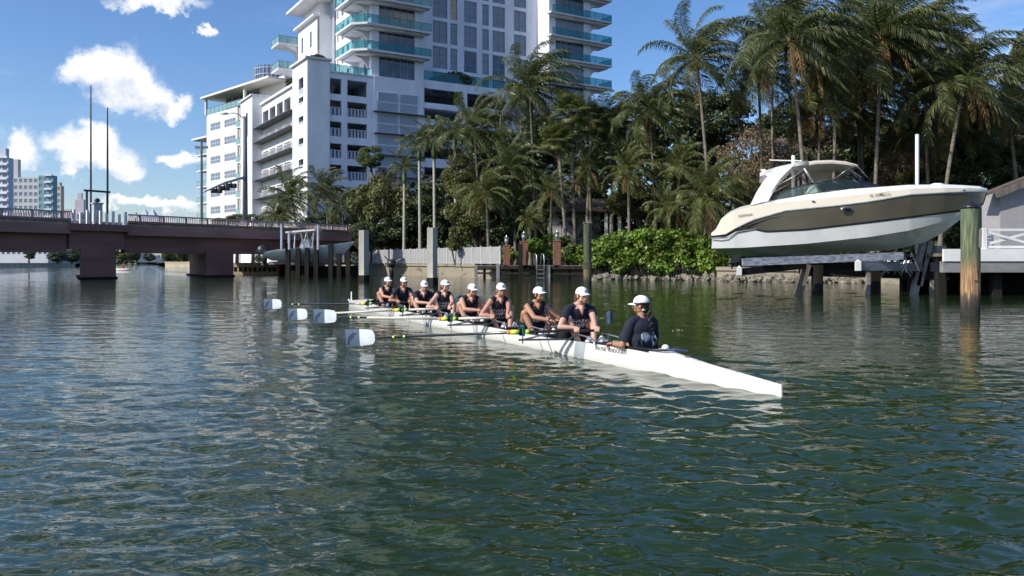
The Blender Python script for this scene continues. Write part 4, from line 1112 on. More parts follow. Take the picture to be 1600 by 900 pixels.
# ================================================================ vegetation placement
pos = ''
coco = [  # px, py, d, base px, reach, n, dead, seed, kind, bend, label
 (1088, 92, 58, 1112, 78, 26, 3, 1, 'coco', .5, 'lone coconut palm standing clear against the sky with a slender leaning trunk'),
 (1235, 62, 50, 1262, 106, 29, 8, 2, 'coco', .4, 'big coconut palm with yellow flower stalks directly above the speedboat canopy'),
 (1378, 60, 52, 1366, 114, 31, 6, 3, 'coco', .1, 'tallest coconut palm with a straight pale trunk behind the speedboat windshield'),
 (1308, 88, 58, 1300, 91, 27, 7, 4, 'coco', .1, 'dark coconut palm squeezed between the two tallest palms'),
 (1508, 128, 50, 1468, 93, 29, 7, 5, 'coco', .6, 'coconut palm with a trunk leaning right above the speedboat bow'),
 (1445, 138, 57, 1452, 85, 25, 8, 6, 'coco', .2, 'dark drooping palm between the tallest palm and the leaning one'),
 (1185, 118, 60, 1196, 73, 23, 8, 7, 'coco', .2, 'shaggy dark palm beside the palm with yellow flower stalks'),
 (1575, 170, 55, 1600, 80, 23, 6, 8, 'coco', .2, 'dark palm half cut off by the picture edge above the white house'),
 (1560, 235, 60, 1545, 60, 19, 6, 28, 'coco', .2, 'low dark palm behind the bow of the speedboat'),
 (1340, 170, 64, 1345, 71, 21, 10, 9, 'coco', .2, 'lower dark palm with hanging dead fronds behind the tallest palm'),
 (1420, 200, 63, 1410, 60, 19, 9, 10, 'coco', .2, 'low shaggy palm beside the white lift guide pole'),
 (1015, 172, 62, 1026, 69, 28, 5, 11, 'coco', .3, 'coconut palm with an orange hanging fruit stalk above the hedge'),
 (955, 200, 68, 958, 62, 26, 5, 12, 'coco', .2, 'dark feathery palm between the fan palms and the orange stalked palm'),
 (828, 140, 66, 838, 73, 30, 4, 13, 'coco', .3, 'windswept coconut palm in front of the condominium tower'),
 (742, 205, 70, 752, 62, 26, 4, 14, 'coco', .2, 'dark palm with pale upright spears in front of the garage decks'),
 (800, 262, 66, 806, 60, 24, 4, 15, 'coco', .2, 'low dense palm below the windswept palm'),
 (760, 300, 64, 764, 51, 22, 3, 16, 'olive', .2, 'low olive palm behind the end of the picket fence'),
 (982, 268, 60, 984, 47, 24, 3, 17, 'olive', .2, 'small yellow green palm with a thin curved trunk above the hedge'),
 (1062, 262, 60, 1058, 49, 22, 3, 18, 'olive', .2, 'short olive palm left of the lone palm trunk'),
 (1108, 310, 55, 1098, 71, 24, 7, 19, 'olive', .3, 'low spreading palm with orange dead fronds at the right end of the hedge'),
 (1045, 325, 58, 1048, 43, 20, 2, 20, 'olive', .2, 'short bushy palm standing just behind the hedge'),
 (920, 262, 66, 925, 47, 20, 5, 21, 'coco', .2, 'thin dark palm above the garden hut roof'),
 (862, 300, 62, 860, 43, 20, 3, 22, 'coco', .2, 'low dark palm left of the garden hut'),
 (828, 345, 60, 829, 28, 18, 0, 23, 'olive', .1, 'very short bright palm above the brown stone posts'),
 (455, 308, 100, 470, 47, 24, 3, 24, 'coco', .2, 'leafy palm in front of the garage wing above the bridge railing'),
 (508, 298, 92, 516, 43, 24, 2, 25, 'coco', .2, 'dark palm at the foot of the corner stair tower'),
 (535, 322, 88, 538, 36, 20, 2, 26, 'coco', .2, 'small palm near the end of the bridge deck'),
 (436, 338, 98, 440, 36, 22, 3, 27, 'olive', .2, 'low yellow green palm just behind the bridge railing'),
 (1150, 300, 58, 1148, 43, 18, 5, 29, 'olive', .2, 'yellowing low palm beside the stern of the speedboat'),
 (1282, 150, 60, 1278, 76, 26, 12, 31, 'coco', .2, 'shaggy palm with brown hanging skirt between the flower stalked palm and the tallest one'),
 (1432, 62, 60, 1428, 84, 30, 5, 32, 'coco', .2, 'dark topped palm just right of the tallest palm'),
 (1480, 195, 58, 1484, 74, 24, 9, 33, 'coco', .2, 'shaggy palm under the crown of the leaning palm'),
 (1205, 50, 66, 1208, 70, 26, 4, 34, 'coco', .2, 'palm crown just left of the flower stalked palm top'),
 (1345, 120, 66, 1352, 84, 28, 9, 35, 'coco', .2, 'shaded palm filling the gap below the tallest crown'),
 (1590, 110, 62, 1596, 70, 24, 4, 36, 'coco', .2, 'palm crown cut by the right picture edge'),
 (1255, 190, 62, 1240, 52, 15, 14, 30, 'coco', .2, 'shaggy palm full of brown hanging fronds behind the speedboat canopy'),
]
for (px, py, d, bx, Rp, n, dead, sd, kd, bend, lab) in coco:
    palm(px, py, d, bx, Rp, lab, kd, n, dead, seed=sd, bend=bend, nuts=Rp > 74)
for (px, py, d, bx, Rp, lab) in (
    (655, 225, 76, 657, 38, 'royal palm with a smooth grey trunk, left one of the pair above the picket fence'),
    (678, 222, 74, 680, 40, 'royal palm with a bright green crownshaft, right one of the pair above the picket fence'),
    (711, 210, 72, 713, 42, 'royal palm with a yellowish trunk rising beside the olive bushes'),
    (632, 262, 78, 632, 30, 'short dark royal palm left of the smooth grey pair')):
    palm(px, py, d, bx, Rp, lab, 'royal', 16, 1, trunk_r=.19, seed=40, group='royal palms behind the picket fence')
for (px, py, d, bx, Rp, lab) in (
    (892, 178, 62, 899, 40, 'tall fan palm with a curved trunk behind the garden hut'),
    (872, 222, 61, 886, 34, 'shorter fan palm standing in front of the tall one'),
    (925, 190, 66, 915, 34, 'dim fan palm behind the tall fan palm')):
    fan_palm(px, py, d, bx, Rp, lab, n=34)
broad = [ # px, py, R, d, kind, var, sx, sz, label
 (1120, 190, 62, 74, 'dark', 0, 1.1, 1.0, 'dark round crowned tree behind the lone palm'),
 (1055, 165, 34, 78, 'mid', 1, 1.1, 1.0, 'light topped tree whose crown meets the sky left of the lone palm'),
 (1170, 245, 56, 70, 'vine', 1, 1.0, 1.2, 'leafless brown tangle of vines behind the speedboat canopy'),
 (1230, 275, 46, 66, 'vine', 2, 1.2, 1.1, 'brown dry vine thicket above the speedboat arch'),
 (1300, 255, 62, 72, 'dark', 2, 1.2, 1.1, 'dark tree filling the gap behind the speedboat windshield'),
 (1395, 262, 58, 70, 'olive', 3, 1.2, 1.1, 'olive twiggy tree behind the white lift guide pole'),
 (1470, 230, 70, 72, 'dark', 3, 1.2, 1.1, 'dark leafy mass behind the leaning palm trunk'),
 (1560, 215, 66, 66, 'mid', 0, 1.1, 1.1, 'green sunlit tree at the picture edge above the white house'),
 (1535, 285, 48, 58, 'dark', 1, 1.4, .8, 'dark shrub behind the bow of the speedboat'),
 (1600, 262, 50, 60, 'olive', 2, 1.1, 1.0, 'olive tree cut by the picture edge behind the white house'),
 (1450, 285, 42, 60, 'olive', 1, 1.4, .8, 'olive bush above the speedboat foredeck'),
 (1350, 215, 46, 80, 'olive', 0, 1.2, 1.1, 'sunny olive tree far behind the tallest palm'),
 (1230, 200, 46, 84, 'dark', 1, 1.2, 1.0, 'dark tree far behind the flower stalked palm'),
 (985, 205, 52, 80, 'dark', 3, 1.2, 1.1, 'dark tree between the condominium and the light topped tree'),
 (905, 235, 60, 82, 'dark', 0, 1.2, 1.1, 'dark tree behind the fan palms'),
 (1060, 240, 52, 76, 'dark', 2, 1.2, 1.1, 'dark tree behind the olive palms'),
 (1000, 320, 40, 66, 'olive', 0, 1.4, .9, 'olive shrub behind the small yellow green palm'),
 (1110, 345, 34, 60, 'dark', 2, 1.3, 1.0, 'dark shrub beside the stern of the speedboat'),
 (840, 225, 52, 84, 'dark', 1, 1.2, 1.1, 'dark tree below the windswept palm crown'),
 (790, 345, 40, 68, 'dark', 3, 1.4, 1.0, 'dark shrub behind the brown stone posts'),
 (745, 330, 48, 70, 'olive', 1, 1.1, 1.2, 'olive green tree hanging over the picket fence'),
 (720, 275, 34, 72, 'olive', 2, 1.0, 1.2, 'tall narrow olive shrub beside the yellowish royal palm'),
 (770, 250, 50, 80, 'dark', 0, 1.2, 1.1, 'dark tree in front of the lower garage decks'),
 (690, 320, 44, 84, 'dark', 2, 1.2, 1.2, 'dark shrub between the royal palm trunks'),
 (596, 330, 54, 84, 'olive', 3, .95, 1.25, 'bushy olive tree left of the royal palms'),
 (570, 372, 34, 82, 'dark', 1, 1.4, .9, 'dark bush at the shore end of the bridge'),
 (630, 362, 40, 84, 'dark', 0, 1.4, 1.0, 'dark bush behind the picket fence start'),
 (580, 245, 22, 86, 'mid', 2, 1.0, 1.0, 'small round green tree top in front of the louvred panels'),
 (600, 285, 24, 87, 'vine', 0, 1.0, 1.3, 'thin bare treetop below the small round green one'),
 (510, 350, 30, 96, 'dark', 2, 1.6, .8, 'dark bush under the palms at the stair tower'),
 (345, 348, 12, 110, 'mid', 0, 1.5, .8, 'small green bush behind the bridge railing near the cream block'),
 (370, 343, 14, 110, 'olive', 1, 1.5, .8, 'small yellow green bush behind the railing near the signal pole'),
 (395, 342, 12, 110, 'mid', 3, 1.6, .8, 'small bush behind the railing right of the signal pole'),
 (1292, 272, 40, 63, 'vine', 1, 1.3, .9, 'tangled bare brown bush just behind the speedboat windshield'),
 (1412, 268, 44, 62, 'vine', 0, 1.3, .9, 'tangled bare bush crossed by the white lift guide pole'),
 (566, 370, 26, 74, 'dark', 3, 1.0, 1.1, 'dark bush hiding the shore end of the bridge behind the first concrete pile'),
 (880, 345, 34, 74, 'dark', 1, 1.5, 1.0, 'dark shrub shading the garden hut'),
 (960, 300, 40, 76, 'dark', 2, 1.3, 1.1, 'dark tree over the garden hut roof'),
]
for (px, py, Rp, d, kd, var, sx, sz, lab) in broad: broadleaf(px, py, Rp, d, kd, var, lab, sx=sx, sz=sz)
# under the bridge, far banks
for (px, py, Rp, d, kd, var, lab) in (
    (192, 402, 9, 330, 'olive', 0, 'far olive tree seen under the middle bridge span'), (210, 398, 11, 340, 'dark', 1, 'far dark tree seen under the middle bridge span'),
    (232, 402, 8, 400, 'dark', 2, 'far small tree near the shore under the middle bridge span'), (262, 401, 9, 230, 'mid', 3, 'far tree on the beige embankment'),
    (284, 398, 10, 215, 'mid', 1, 'larger far tree on the beige embankment by the pier'),
    (90, 402, 12, 190, 'dark', 0, 'dark tree under the left bridge span near the boathouse'), (112, 400, 12, 195, 'dark', 2, 'dark tree under the left bridge span beside the pier'),
    (45, 398, 9, 180, 'dark', 3, 'dark tree before the white waterfront block'), (404, 404, 7, 125, 'dark', 1, 'small tree beside the white villa wall'), (-30, 396, 14, 180, 'dark', 2, 'dark tree at the picture edge under the bridge')):
    broadleaf(px, py, Rp, d, kd, var, lab, 'far trees beyond the bridge', sx=1.2)
# shrubs near the dock: leafy domes
def shrub(px, py, Rpx, d, m, label, n=3800, size=.14, seed=0, sx=1.3, sz=1.0, name='shrub'):
    rr_ = Rpx / FPX * d; cs, rs = clumps(seed, 16, rr_ * .8 * sx, rr_ * .7, rr_ * .75 * sz, rr_ * .38)
    cs = [(a, b_, max(c_, -rr_ * .9)) for a, b_, c_ in cs]
    c = W(px, py, d); o = thing(name, label, 'shrub', (c.x, c.y, GZR), 0, 'shrubs on the bank')
    f = inst('foliage', leaf_cloud('foliage', n, cs, rs, size, m, seed), o, (0, 0, c.z - GZR))
    st = MB(); 
    for k in range(6): st.tube([(0, 0, 0), (random.uniform(-.3, .3), 0, (c.z - GZR) * .5), Vector(cs[k]) + Vector((0, 0, c.z - GZR))], [.05, .04, .02], 5)
    st.build('stems', [M['bark']], o); return o
shrub(842, 385, 26, 60.5, M['hedge'], 'bright green shrub between the two outer brown stone posts', seed=1)
shrub(885, 390, 22, 60, M['leaf'], 'mid green shrub right of the rightmost brown stone post', seed=2)
shrub(905, 400, 18, 59, M['hedge'], 'small bright shrub beside the tall green mooring pile', seed=3, n=2400)
shrub(800, 395, 14, 61.5, M['hedge'], 'small shrub beside the end of the picket fence', seed=4, n=1800)
shrub(711, 372, 16, 66, M['leafolive'], 'olive shrub spilling over the picket fence', seed=5, n=2400, sx=.8, sz=1.6)
shrub(1142, 398, 26, 55, M['leafdark'], 'dark shrub under the stern of the speedboat', seed=6)
shrub(1060, 368, 18, 60, M['leaf'], 'rounded shrub top just behind the clipped hedge', seed=7)
# hedge
hd = thing('hedge', 'dense bright green sea grape hedge overhanging the rocky bank beside the speedboat', 'hedge', pt(1020, 56))
rh = random.Random(9); cs = []; rs = []
for k in range(170):
    px = rh.uniform(928, 1118); d0 = np.interp(px, [920, 1120], [57.6, 54.6])
    topy = np.interp(px, [920, 940, 990, 1050, 1090, 1110, 1125], [380, 362, 353, 352, 356, 370, 396]); 
    zt = WZ(topy, d0); z = rh.uniform(.75, zt - .45)
    cs.append((WX(px, d0) - hd.location.x, d0 + rh.uniform(-.5, 1.6) - hd.location.y, z)); rs.append((.62, .6, .42))
for k in range(12):
    px = rh.uniform(1110, 1140); cs.append((WX(px, 54.5) - hd.location.x, 54.5 - hd.location.y, rh.uniform(.8, 1.6))); rs.append((.5, .5, .35))
inst('foliage', leaf_cloud('foliage', 34000, cs, rs, .17, M['hedge'], 77, elong=1.5), hd)
st = MB()
for k in range(190):
    px = rh.uniform(925, 1140); d0 = np.interp(px, [920, 1120], [57.6, 54.4]); x = WX(px, d0) - hd.location.x; y = d0 - hd.location.y
    a = Vector((x + rh.uniform(-.3, .3), y + rh.uniform(-.2, .6), rh.uniform(.9, 1.5))); e = Vector((x + rh.uniform(-.5, .5), y - rh.uniform(.1, 1.0), -.1))
    st.tube([a, (a + e) / 2 + Vector((rh.uniform(-.15, .15), -.1, .05)), e], [.035, .03, .02], 4, caps=False)
st.build('roots', [M['wood_dk']], hd)
# mass of undergrowth filling the shaded background
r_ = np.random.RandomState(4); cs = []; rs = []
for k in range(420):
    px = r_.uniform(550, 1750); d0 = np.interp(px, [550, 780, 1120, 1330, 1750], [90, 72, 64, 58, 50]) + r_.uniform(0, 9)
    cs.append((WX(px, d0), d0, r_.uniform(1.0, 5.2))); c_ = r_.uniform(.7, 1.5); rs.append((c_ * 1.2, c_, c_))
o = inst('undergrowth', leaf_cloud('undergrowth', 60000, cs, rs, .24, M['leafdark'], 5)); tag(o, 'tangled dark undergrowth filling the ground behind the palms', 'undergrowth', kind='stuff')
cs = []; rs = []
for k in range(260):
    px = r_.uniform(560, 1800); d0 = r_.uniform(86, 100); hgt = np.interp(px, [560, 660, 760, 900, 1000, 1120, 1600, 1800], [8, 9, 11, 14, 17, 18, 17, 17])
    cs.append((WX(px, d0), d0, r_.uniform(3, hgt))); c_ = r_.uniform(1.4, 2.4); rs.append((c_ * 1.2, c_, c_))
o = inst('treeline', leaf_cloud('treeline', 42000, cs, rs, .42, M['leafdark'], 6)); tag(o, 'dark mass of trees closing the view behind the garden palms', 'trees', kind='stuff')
cs = []; rs = []
for k in range(160):
    px = r_.uniform(140, 300) if k % 2 else r_.uniform(-200, 140); d0 = r_.uniform(450, 560) if k % 2 else r_.uniform(230, 300)
    cs.append((WX(px, d0), d0, r_.uniform(1, 7))); c_ = r_.uniform(3, 5); rs.append((c_ * 1.4, c_, c_ * .8))
o = inst('far_treeline', leaf_cloud('far_treeline', 9000, cs, rs, 1.4, M['leafdark'], 8)); tag(o, 'hazy distant trees on the far bank under the bridge', 'trees', kind='stuff')

for (s_, t_, z_, rx, lab, m__) in ((FB.s_at(712, 1.5), 1.5, ztr, 2.6, 'clipped dark shrub mound on the terrace above the garage decks', 'leafdark'), (FB.s_at(684, 1.5), 1.5, ztr, 1.2, 'smaller dark shrub on the terrace beside the mound', 'leafdark'),
                               (1.6, tp + 3.5, ztl + .3, 1.5, 'green shrub on the garage wing roof beside the stair tower', 'leaf'), (s_b * .6, 1.2, ztop_py + .25, .9, 'low planting on top of the corner stair tower', 'leaf')):
    p_ = FB.P(s_, t_, z_); o = thing('roof_shrub', lab, 'shrub', p_, 0, 'shrubs on the condominium terraces')
    inst('foliage', leaf_cloud('foliage', 1500, [(k * rx * .3, 0, rx * .32) for k in (-2, -1, 0, 1, 2)], [(rx * .4, rx * .35, rx * (.36, .45, .52, .45, .3)[k]) for k in range(5)], .26, M[m__], 3), o)
# ================================================================ waterfront furniture
def lathe_pile(name, label, px, ywl, pytop, wpx, mats, group=None, d=None, square=False, zsplit=None, lean=0.0, cat='mooring pile'):
    d = d or CAMH * FPX / (ywl - HOR); a = Vector((WX(px, d), d, 0)); zt = WZ(pytop, d); r_ = wpx / FPX * d / 2
    root = thing(name, label, cat, a, 0, group)
    sp = zsplit or [(-1.6, zt, 0)]
    for z0, z1, mi in sp:
        m_ = MB(); 
        if square:
            m_.hexa([(-r_, -r_, z0), (r_, -r_, z0), (r_, r_, z0), (-r_, r_, z0), (-r_ + 0, -r_, z1), (r_, -r_, z1), (r_, r_, z1), (-r_, r_, z1)])
            o = m_.build('pile_shaft', [mats[mi]], root, bevel=.03)
        else:
            pts = [(lean * z + .015 * wlnoise(z * 2, mi), .015 * wlnoise(mi, z * 3), z) for z in np.linspace(z0, z1, 7)]
            m_.tube(pts, [r_ * (1 + .04 * wlnoise(z * 1.7, 5)) for z in np.linspace(z0, z1, 7)], 14)
            o = m_.build('pile_shaft', [mats[mi]], root); smooth_angle(o.data, 50)
    return root, a, zt, r_
conc = M['concrete']
grp = 'square concrete mooring piles'
for (px, yw, yt, w_, lab) in ((568.5, 441, 360, 11.5, 'square concrete mooring pile at the start of the picket fence'), (675.5, 447, 356, 12, 'square concrete mooring pile standing nearer and taller in front of the picket fence')):
    root, a, zt, r_ = lathe_pile('mooring_pile', lab, px, yw, yt, w_, [conc], grp, square=True)
    m_ = MB(); m_.box(-r_ - .015, r_ + .015, -r_ - .015, r_ + .015, -.5, .45); m_.build('tide_stain', [M['wood_dk']], root)
    root.rotation_euler[2] = R(-33)
green = mat('green_treated_timber', (.13, .19, .10), .8, var=.25, vscale=5, bump=.5, stretch=(1, 1, .1))
def pile_mat(name, stops, seed=0):
    m = mat(name, (.2, .2, .2), .85, bump=.7, bscale=16, stretch=(1, 1, .1)); t = m.node_tree; N = NB(t)
    tc_ = N.n('ShaderNodeTexCoord'); sx = N.n('ShaderNodeSeparateXYZ'); N.l(tc_.outputs['Object'], sx.inputs[0])
    mp_ = N.n('ShaderNodeMapping'); mp_.inputs['Scale'].default_value = (5, 5, .8); N.l(tc_.outputs['Object'], mp_.inputs[0])
    no = N.n('ShaderNodeTexNoise', in_Scale=2.2, in_Detail=7.0, in_Roughness=.7); N.l(mp_.outputs[0], no.inputs['Vector'])
    z = N.m('ADD', sx.outputs['Z'], N.m('MULTIPLY', N.m('SUBTRACT', no.outputs['Fac'], .5), 1.1))
    cr = N.n('ShaderNodeValToRGB'); N.l(N.m('DIVIDE', z, 3.5), cr.inputs[0])
    el = cr.color_ramp.elements; el[0].position = stops[0][0] / 3.5; el[0].color = stops[0][1] + (1,); el[1].position = stops[-1][0] / 3.5; el[1].color = stops[-1][1] + (1,)
    for z_, c in stops[1:-1]: e = el.new(z_ / 3.5); e.color = c + (1,)
    n2 = N.n('ShaderNodeTexNoise', in_Scale=9.0, in_Detail=6.0); mp2 = N.n('ShaderNodeMapping'); mp2.inputs['Scale'].default_value = (3, 3, .25); N.l(tc_.outputs['Object'], mp2.inputs[0]); N.l(mp2.outputs[0], n2.inputs['Vector'])
    hv = N.n('ShaderNodeHueSaturation'); N.l(cr.outputs[0], hv.inputs['Color']); N.l(N.ss(n2.outputs['Fac'], .3, .7, .55, 1.3), hv.inputs['Value']); N.l(hv.outputs[0], t.nodes['Principled BSDF'].inputs['Base Color'])
    return m
orange = mat('orange_weathered_timber', (.42, .24, .12), .85, var=.25, vscale=6, bump=.7, stretch=(1, 1, .12))
root, a, zt, r_ = lathe_pile('mooring_pile', 'thick timber mooring pile, green above and orange below, before the speedboat bow', 1516.5, 492, 327, 27.5,
    [pile_mat('pile_green_over_orange', [(.20, (.03, .028, .025)), (.48, (.11, .085, .05)), (.62, (.36, .22, .11)), (1.10, (.33, .20, .10)), (1.35, (.16, .17, .09)), (2.4, (.12, .16, .09))])], 'round timber mooring piles', zsplit=[(-1.6, 2.60, 0)])
m_ = MB(); m_.tube([(0, 0, 2.60), (0, 0, 2.66), (0, 0, 2.78)], [r_ * 1.08, r_ * 1.0, r_ * .35], 12); m_.build('pile_cap', [M['black']], root, True)
m_ = MB(); m_.beam((r_ * .55, -r_ * .85, 1.65), (r_ * .62, -r_ * .80, 2.1), .06, .05); m_.build('board_scrap', [M['wood_gray']], root)
m_ = MB(); m_.beam((-.01, -r_ - .02, .85), (-.03, -r_ - .02, 1.15), .07, .03); m_.build('bark_sliver', [orange], root)
root, a, zt, r_ = lathe_pile('mooring_pile', 'slim green topped mooring pile with rope around it at the small dock corner', 918, 447, 348, 12.5,
    [pile_mat('pile_dark_green', [(.25, (.03, .028, .022)), (.5, (.12, .10, .05)), (.9, (.19, .15, .07)), (1.3, (.08, .095, .05)), (3.3, (.075, .09, .055))])], 'round timber mooring piles', zsplit=[(-1.6, 3.35, 0)])
m_ = MB()
for k in range(7): m_.tube([(math.cos(t) * r_ * 1.12, math.sin(t) * r_ * 1.12, .95 + k * .055 + .012 * math.sin(3 * t)) for t in np.linspace(0, 6.28, 13)], .018, 5)
m_.build('rope_wrap', [M['wood']], root, True)
m_ = MB(); m_.box(-r_ * 1.0, r_ * 1.0, -r_, r_, 3.353, 3.40); m_.box(-.05, .05, -.05, .05, 3.403, 3.52); m_.build('pile_cap', [M['wood_gray']], root)

# ---- picket fence on the left seawall
fe = thing('picket_fence', 'white aluminium picket fence panels along the top of the stained seawall', 'fence', pt(582, 80))
A_, B_ = pt(582, 80) + Vector((0, .3, 0)), pt(782, 61.3) + Vector((0, .3, 0)); NP = 17
fw = mat('grey_white_fence', (.46, .46, .45), .5, var=.08)  # even grey-white aluminium colour
L_ = (B_ - A_).length / NP; dv = (B_ - A_).normalized(); yaw = math.atan2(dv.y, dv.x)
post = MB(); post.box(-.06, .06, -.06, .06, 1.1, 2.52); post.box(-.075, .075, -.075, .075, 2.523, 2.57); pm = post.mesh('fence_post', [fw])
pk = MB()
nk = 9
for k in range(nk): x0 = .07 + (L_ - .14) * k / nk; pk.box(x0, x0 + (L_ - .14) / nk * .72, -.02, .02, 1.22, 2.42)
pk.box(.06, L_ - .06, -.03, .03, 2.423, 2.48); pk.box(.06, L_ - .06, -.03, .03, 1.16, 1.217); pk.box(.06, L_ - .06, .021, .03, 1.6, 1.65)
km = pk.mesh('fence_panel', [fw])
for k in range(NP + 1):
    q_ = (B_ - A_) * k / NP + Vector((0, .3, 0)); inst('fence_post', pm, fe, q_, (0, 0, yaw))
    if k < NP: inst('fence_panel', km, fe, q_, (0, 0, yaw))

# ---- small dock with stone posts
dk = thing('small_dock', 'narrow timber dock with dark piles between the picket fence and the hedge', 'dock', pt(760, 60))
o0 = dk.location
def rel(px, d, z): return Vector((WX(px, d), d, z)) - o0
for k in range(40):
    t0, t1 = k / 40, (k + 1) / 40 - .004
    m_ = MB()
    p0, p1 = rel(742, 61, 0).lerp(rel(922, 56.6, 0), t0), rel(742, 61, 0).lerp(rel(922, 56.6, 0), t1)
    off = Vector((.2, 1.5, 0)); z = .98 + .006 * (k % 3)
    m_.hexa([p0 + Vector((0, 0, z)), p1 + Vector((0, 0, z)), p1 + off + Vector((0, 0, z)), p0 + off + Vector((0, 0, z)),
             p0 + Vector((0, 0, z + .05)), p1 + Vector((0, 0, z + .05)), p1 + off + Vector((0, 0, z + .05)), p0 + off + Vector((0, 0, z + .05))])
    m_.build('plank', [M['wood']], dk)
m_ = MB(); m_.beam(rel(742, 61.02, .86), rel(922, 56.62, .86), .12, .2); m_.beam(rel(742, 61.6, .84), rel(922, 57.3, .84), .12, .2); m_.build('stringer', [M['wood_dk']], dk)
m_ = MB(); m_.beam(rel(742, 61.1, .42), rel(922, 56.7, .42), .08, .14); m_.build('lower_rail', [M['wood_dk']], dk)
for px, d, w_, zt, m__ in ((744, 60.9, .24, 1.05, 'wood_gray'), (778, 60.0, .26, 1.18, 'wood_gray'), (757, 61.3, .2, .98, 'wood_dk'), (800, 60.3, .22, .95, 'wood_dk'), (862, 58.6, .22, .95, 'wood_dk'), (890, 57.9, .22, .9, 'wood_dk'), (857, 58.0, .24, 1.05, 'wood_gray')):
    m_ = MB(); c = rel(px, d, 0); m_.box(c.x - w_ / 2, c.x + w_ / 2, c.y - w_ / 2, c.y + w_ / 2, -1.2, zt); m_.build('dock_pile', [M[m__]], dk)
for (px, d, w_, yt, lab) in ((791.5, 59.6, 11, 384, 'brown stone lantern post nearest the picket fence'), (818.5, 58.7, 13, 378, 'brown stone lantern post rising behind a dark dock pile in the middle'), (870.5, 57.6, 11.5, 377, 'brown stone lantern post right of the swim ladder')):
    a = Vector((WX(px, d), d + .3, 1.03)); zt = WZ(yt, d) - 1.03; h2 = w_ / FPX * d / 2
    root = thing('lantern_post', lab, 'lantern post', a, 0, 'brown stone lantern posts on the small dock')
    m_ = MB(); m_.box(-h2, h2, -h2, h2, 0, zt); m_.build('post_shaft', [M['brickred']], root, bevel=.02)
    m_ = MB(); m_.box(-h2 - .03, h2 + .03, -h2 - .03, h2 + .03, zt + .003, zt + .07); m_.build('post_cap', [M['brickred']], root)
    m_ = MB(); m_.tube([(0, 0, zt + .07), (0, 0, zt + .12), (0, 0, zt + .2), (0, 0, zt + .36), (0, 0, zt + .52), (0, 0, zt + .62), (0, 0, zt + .70), (0, 0, zt + .82)], [.10, .05, .11, .17, .16, .20, .07, .02], 8)
    m_.build('lantern', [M['metal']], root)
m_ = MB(); c = rel(815, 58.2, 0); m_.box(c.x - .26, c.x + .08, c.y - .15, c.y + .15, -1.2, 2.6); m_.build('dock_pile', [M['wood_dk']], dk)
ld = thing('swim_ladder', 'curved steel swim ladder hanging from the small dock', 'ladder', pt(843, 57.9))
m_ = MB()
for x in (-.38, -.10, .30, .02):
    pass
for x0 in (-.42, .12):
    m_.tube([(x0, .5, 1.05), (x0, .5, 1.6), (x0 + .04, .38, 1.85), (x0 + .12, .1, 1.9), (x0 + .2, -.1, 1.75), (x0 + .22, -.15, 1.4), (x0 + .22, -.15, -.4)], .045, 6)
m_.build('handrail', [M['metal']], ld, True)
m_ = MB()
for z in (.1, .4, .7): m_.tube([(-.2, -.15, z), (.34, -.15, z)], .035, 6)
m_.build('rungs', [M['metal']], ld)

# small dark boat tied below the fence, seen over the far rowers' heads
sb = thing('outboard_motor', 'dark covered outboard motor hanging at the seawall behind the far rowers', 'outboard motor', pt(612, 66))
m_ = MB(); m_.ell((0, 0, 1.15), (.42, .55, .38)); m_.tube([(0, 0, 1.0), (0, 0, .5), (0, 0, -.2)], [.28, .22, .16], 8); m_.build('cowling', [M['dkmetal']], sb, True)
m_ = MB(); m_.tube([(.2, 0, 1.2), (.8, 0, 1.55), (1.1, 0, 1.5)], .06, 6); m_.tube([(-.2, 0, 1.3), (-.6, 0, 1.8)], .05, 6); m_.build('bracket', [M['dkmetal']], sb)

# ---- garden hut behind the hedge
gh = thing('garden_hut', 'low garden hut with brown tiled hip roof and white posts behind the hedge', 'hut', pt(905, 70))
def gr(px, d, z): return Vector((WX(px, d), d, z)) - gh.location
z0, z1 = WZ(333, 69), WZ(313, 72)
m_ = MB()
a, b_, c, d__ = gr(853, 68, z0), gr(973, 68, z0), gr(982, 75, z0), gr(860, 75, z0); e, f = gr(888, 71.5, z1), gr(945, 71.5, z1)
m_.add([a, b_, c, d__, e, f], [(0, 1, 5, 4), (1, 2, 5), (2, 3, 4, 5), (3, 0, 4), (3, 2, 1, 0)]); m_.build('roof_deck', [M['roof']], gh)
tl = MB(); tl.box(-.14, .14, 0, .34, .0, .05); tmh = tl.mesh('roof_tile', [M['roof']])
nrm = (b_ - a).cross(e - a).normalized(); ang_ = math.atan2((e - a).z, 3.4)
for j in range(9):
    t = j / 9; q0 = a.lerp(e, t); q1 = b_.lerp(f, t); n = int((q1 - q0).length / .31)
    for k in range(n):
        p_ = q0.lerp(q1, (k + .5) / n) + Vector((0, -.02, .05 + random.uniform(0, .02)))
        inst('roof_tile', tmh, gh, p_, (math.atan2(z1 - z0, 3.5), 0, 0))
m_ = MB(); c0 = gr(862, 69.5, 0); c1 = gr(938, 69.5, 0); m_.box(c0.x, c1.x, c0.y, c0.y + .2, 1, z0 - .02); m_.build('hut_wall', [mat('grey_hut_wall', (.34, .33, .31), .9)], gh)
for px in (866, 888, 912): m_ = MB(); q_ = gr(px, 69.4, 0); m_.box(q_.x - .6, q_.x + .6, q_.y - .08, q_.y + .02, 1.6, z0 - .4); m_.build('wall_panel', [mat('hut_panel', (.42, .41, .39), .9)], gh)
for px in (947, 955, 968): m_ = MB(); q_ = gr(px, 68.4, 0); m_.box(q_.x - .13, q_.x + .13, q_.y - .13, q_.y + .13, .9, z0 - .05); m_.build('hut_post', [M['whitewood']], gh)

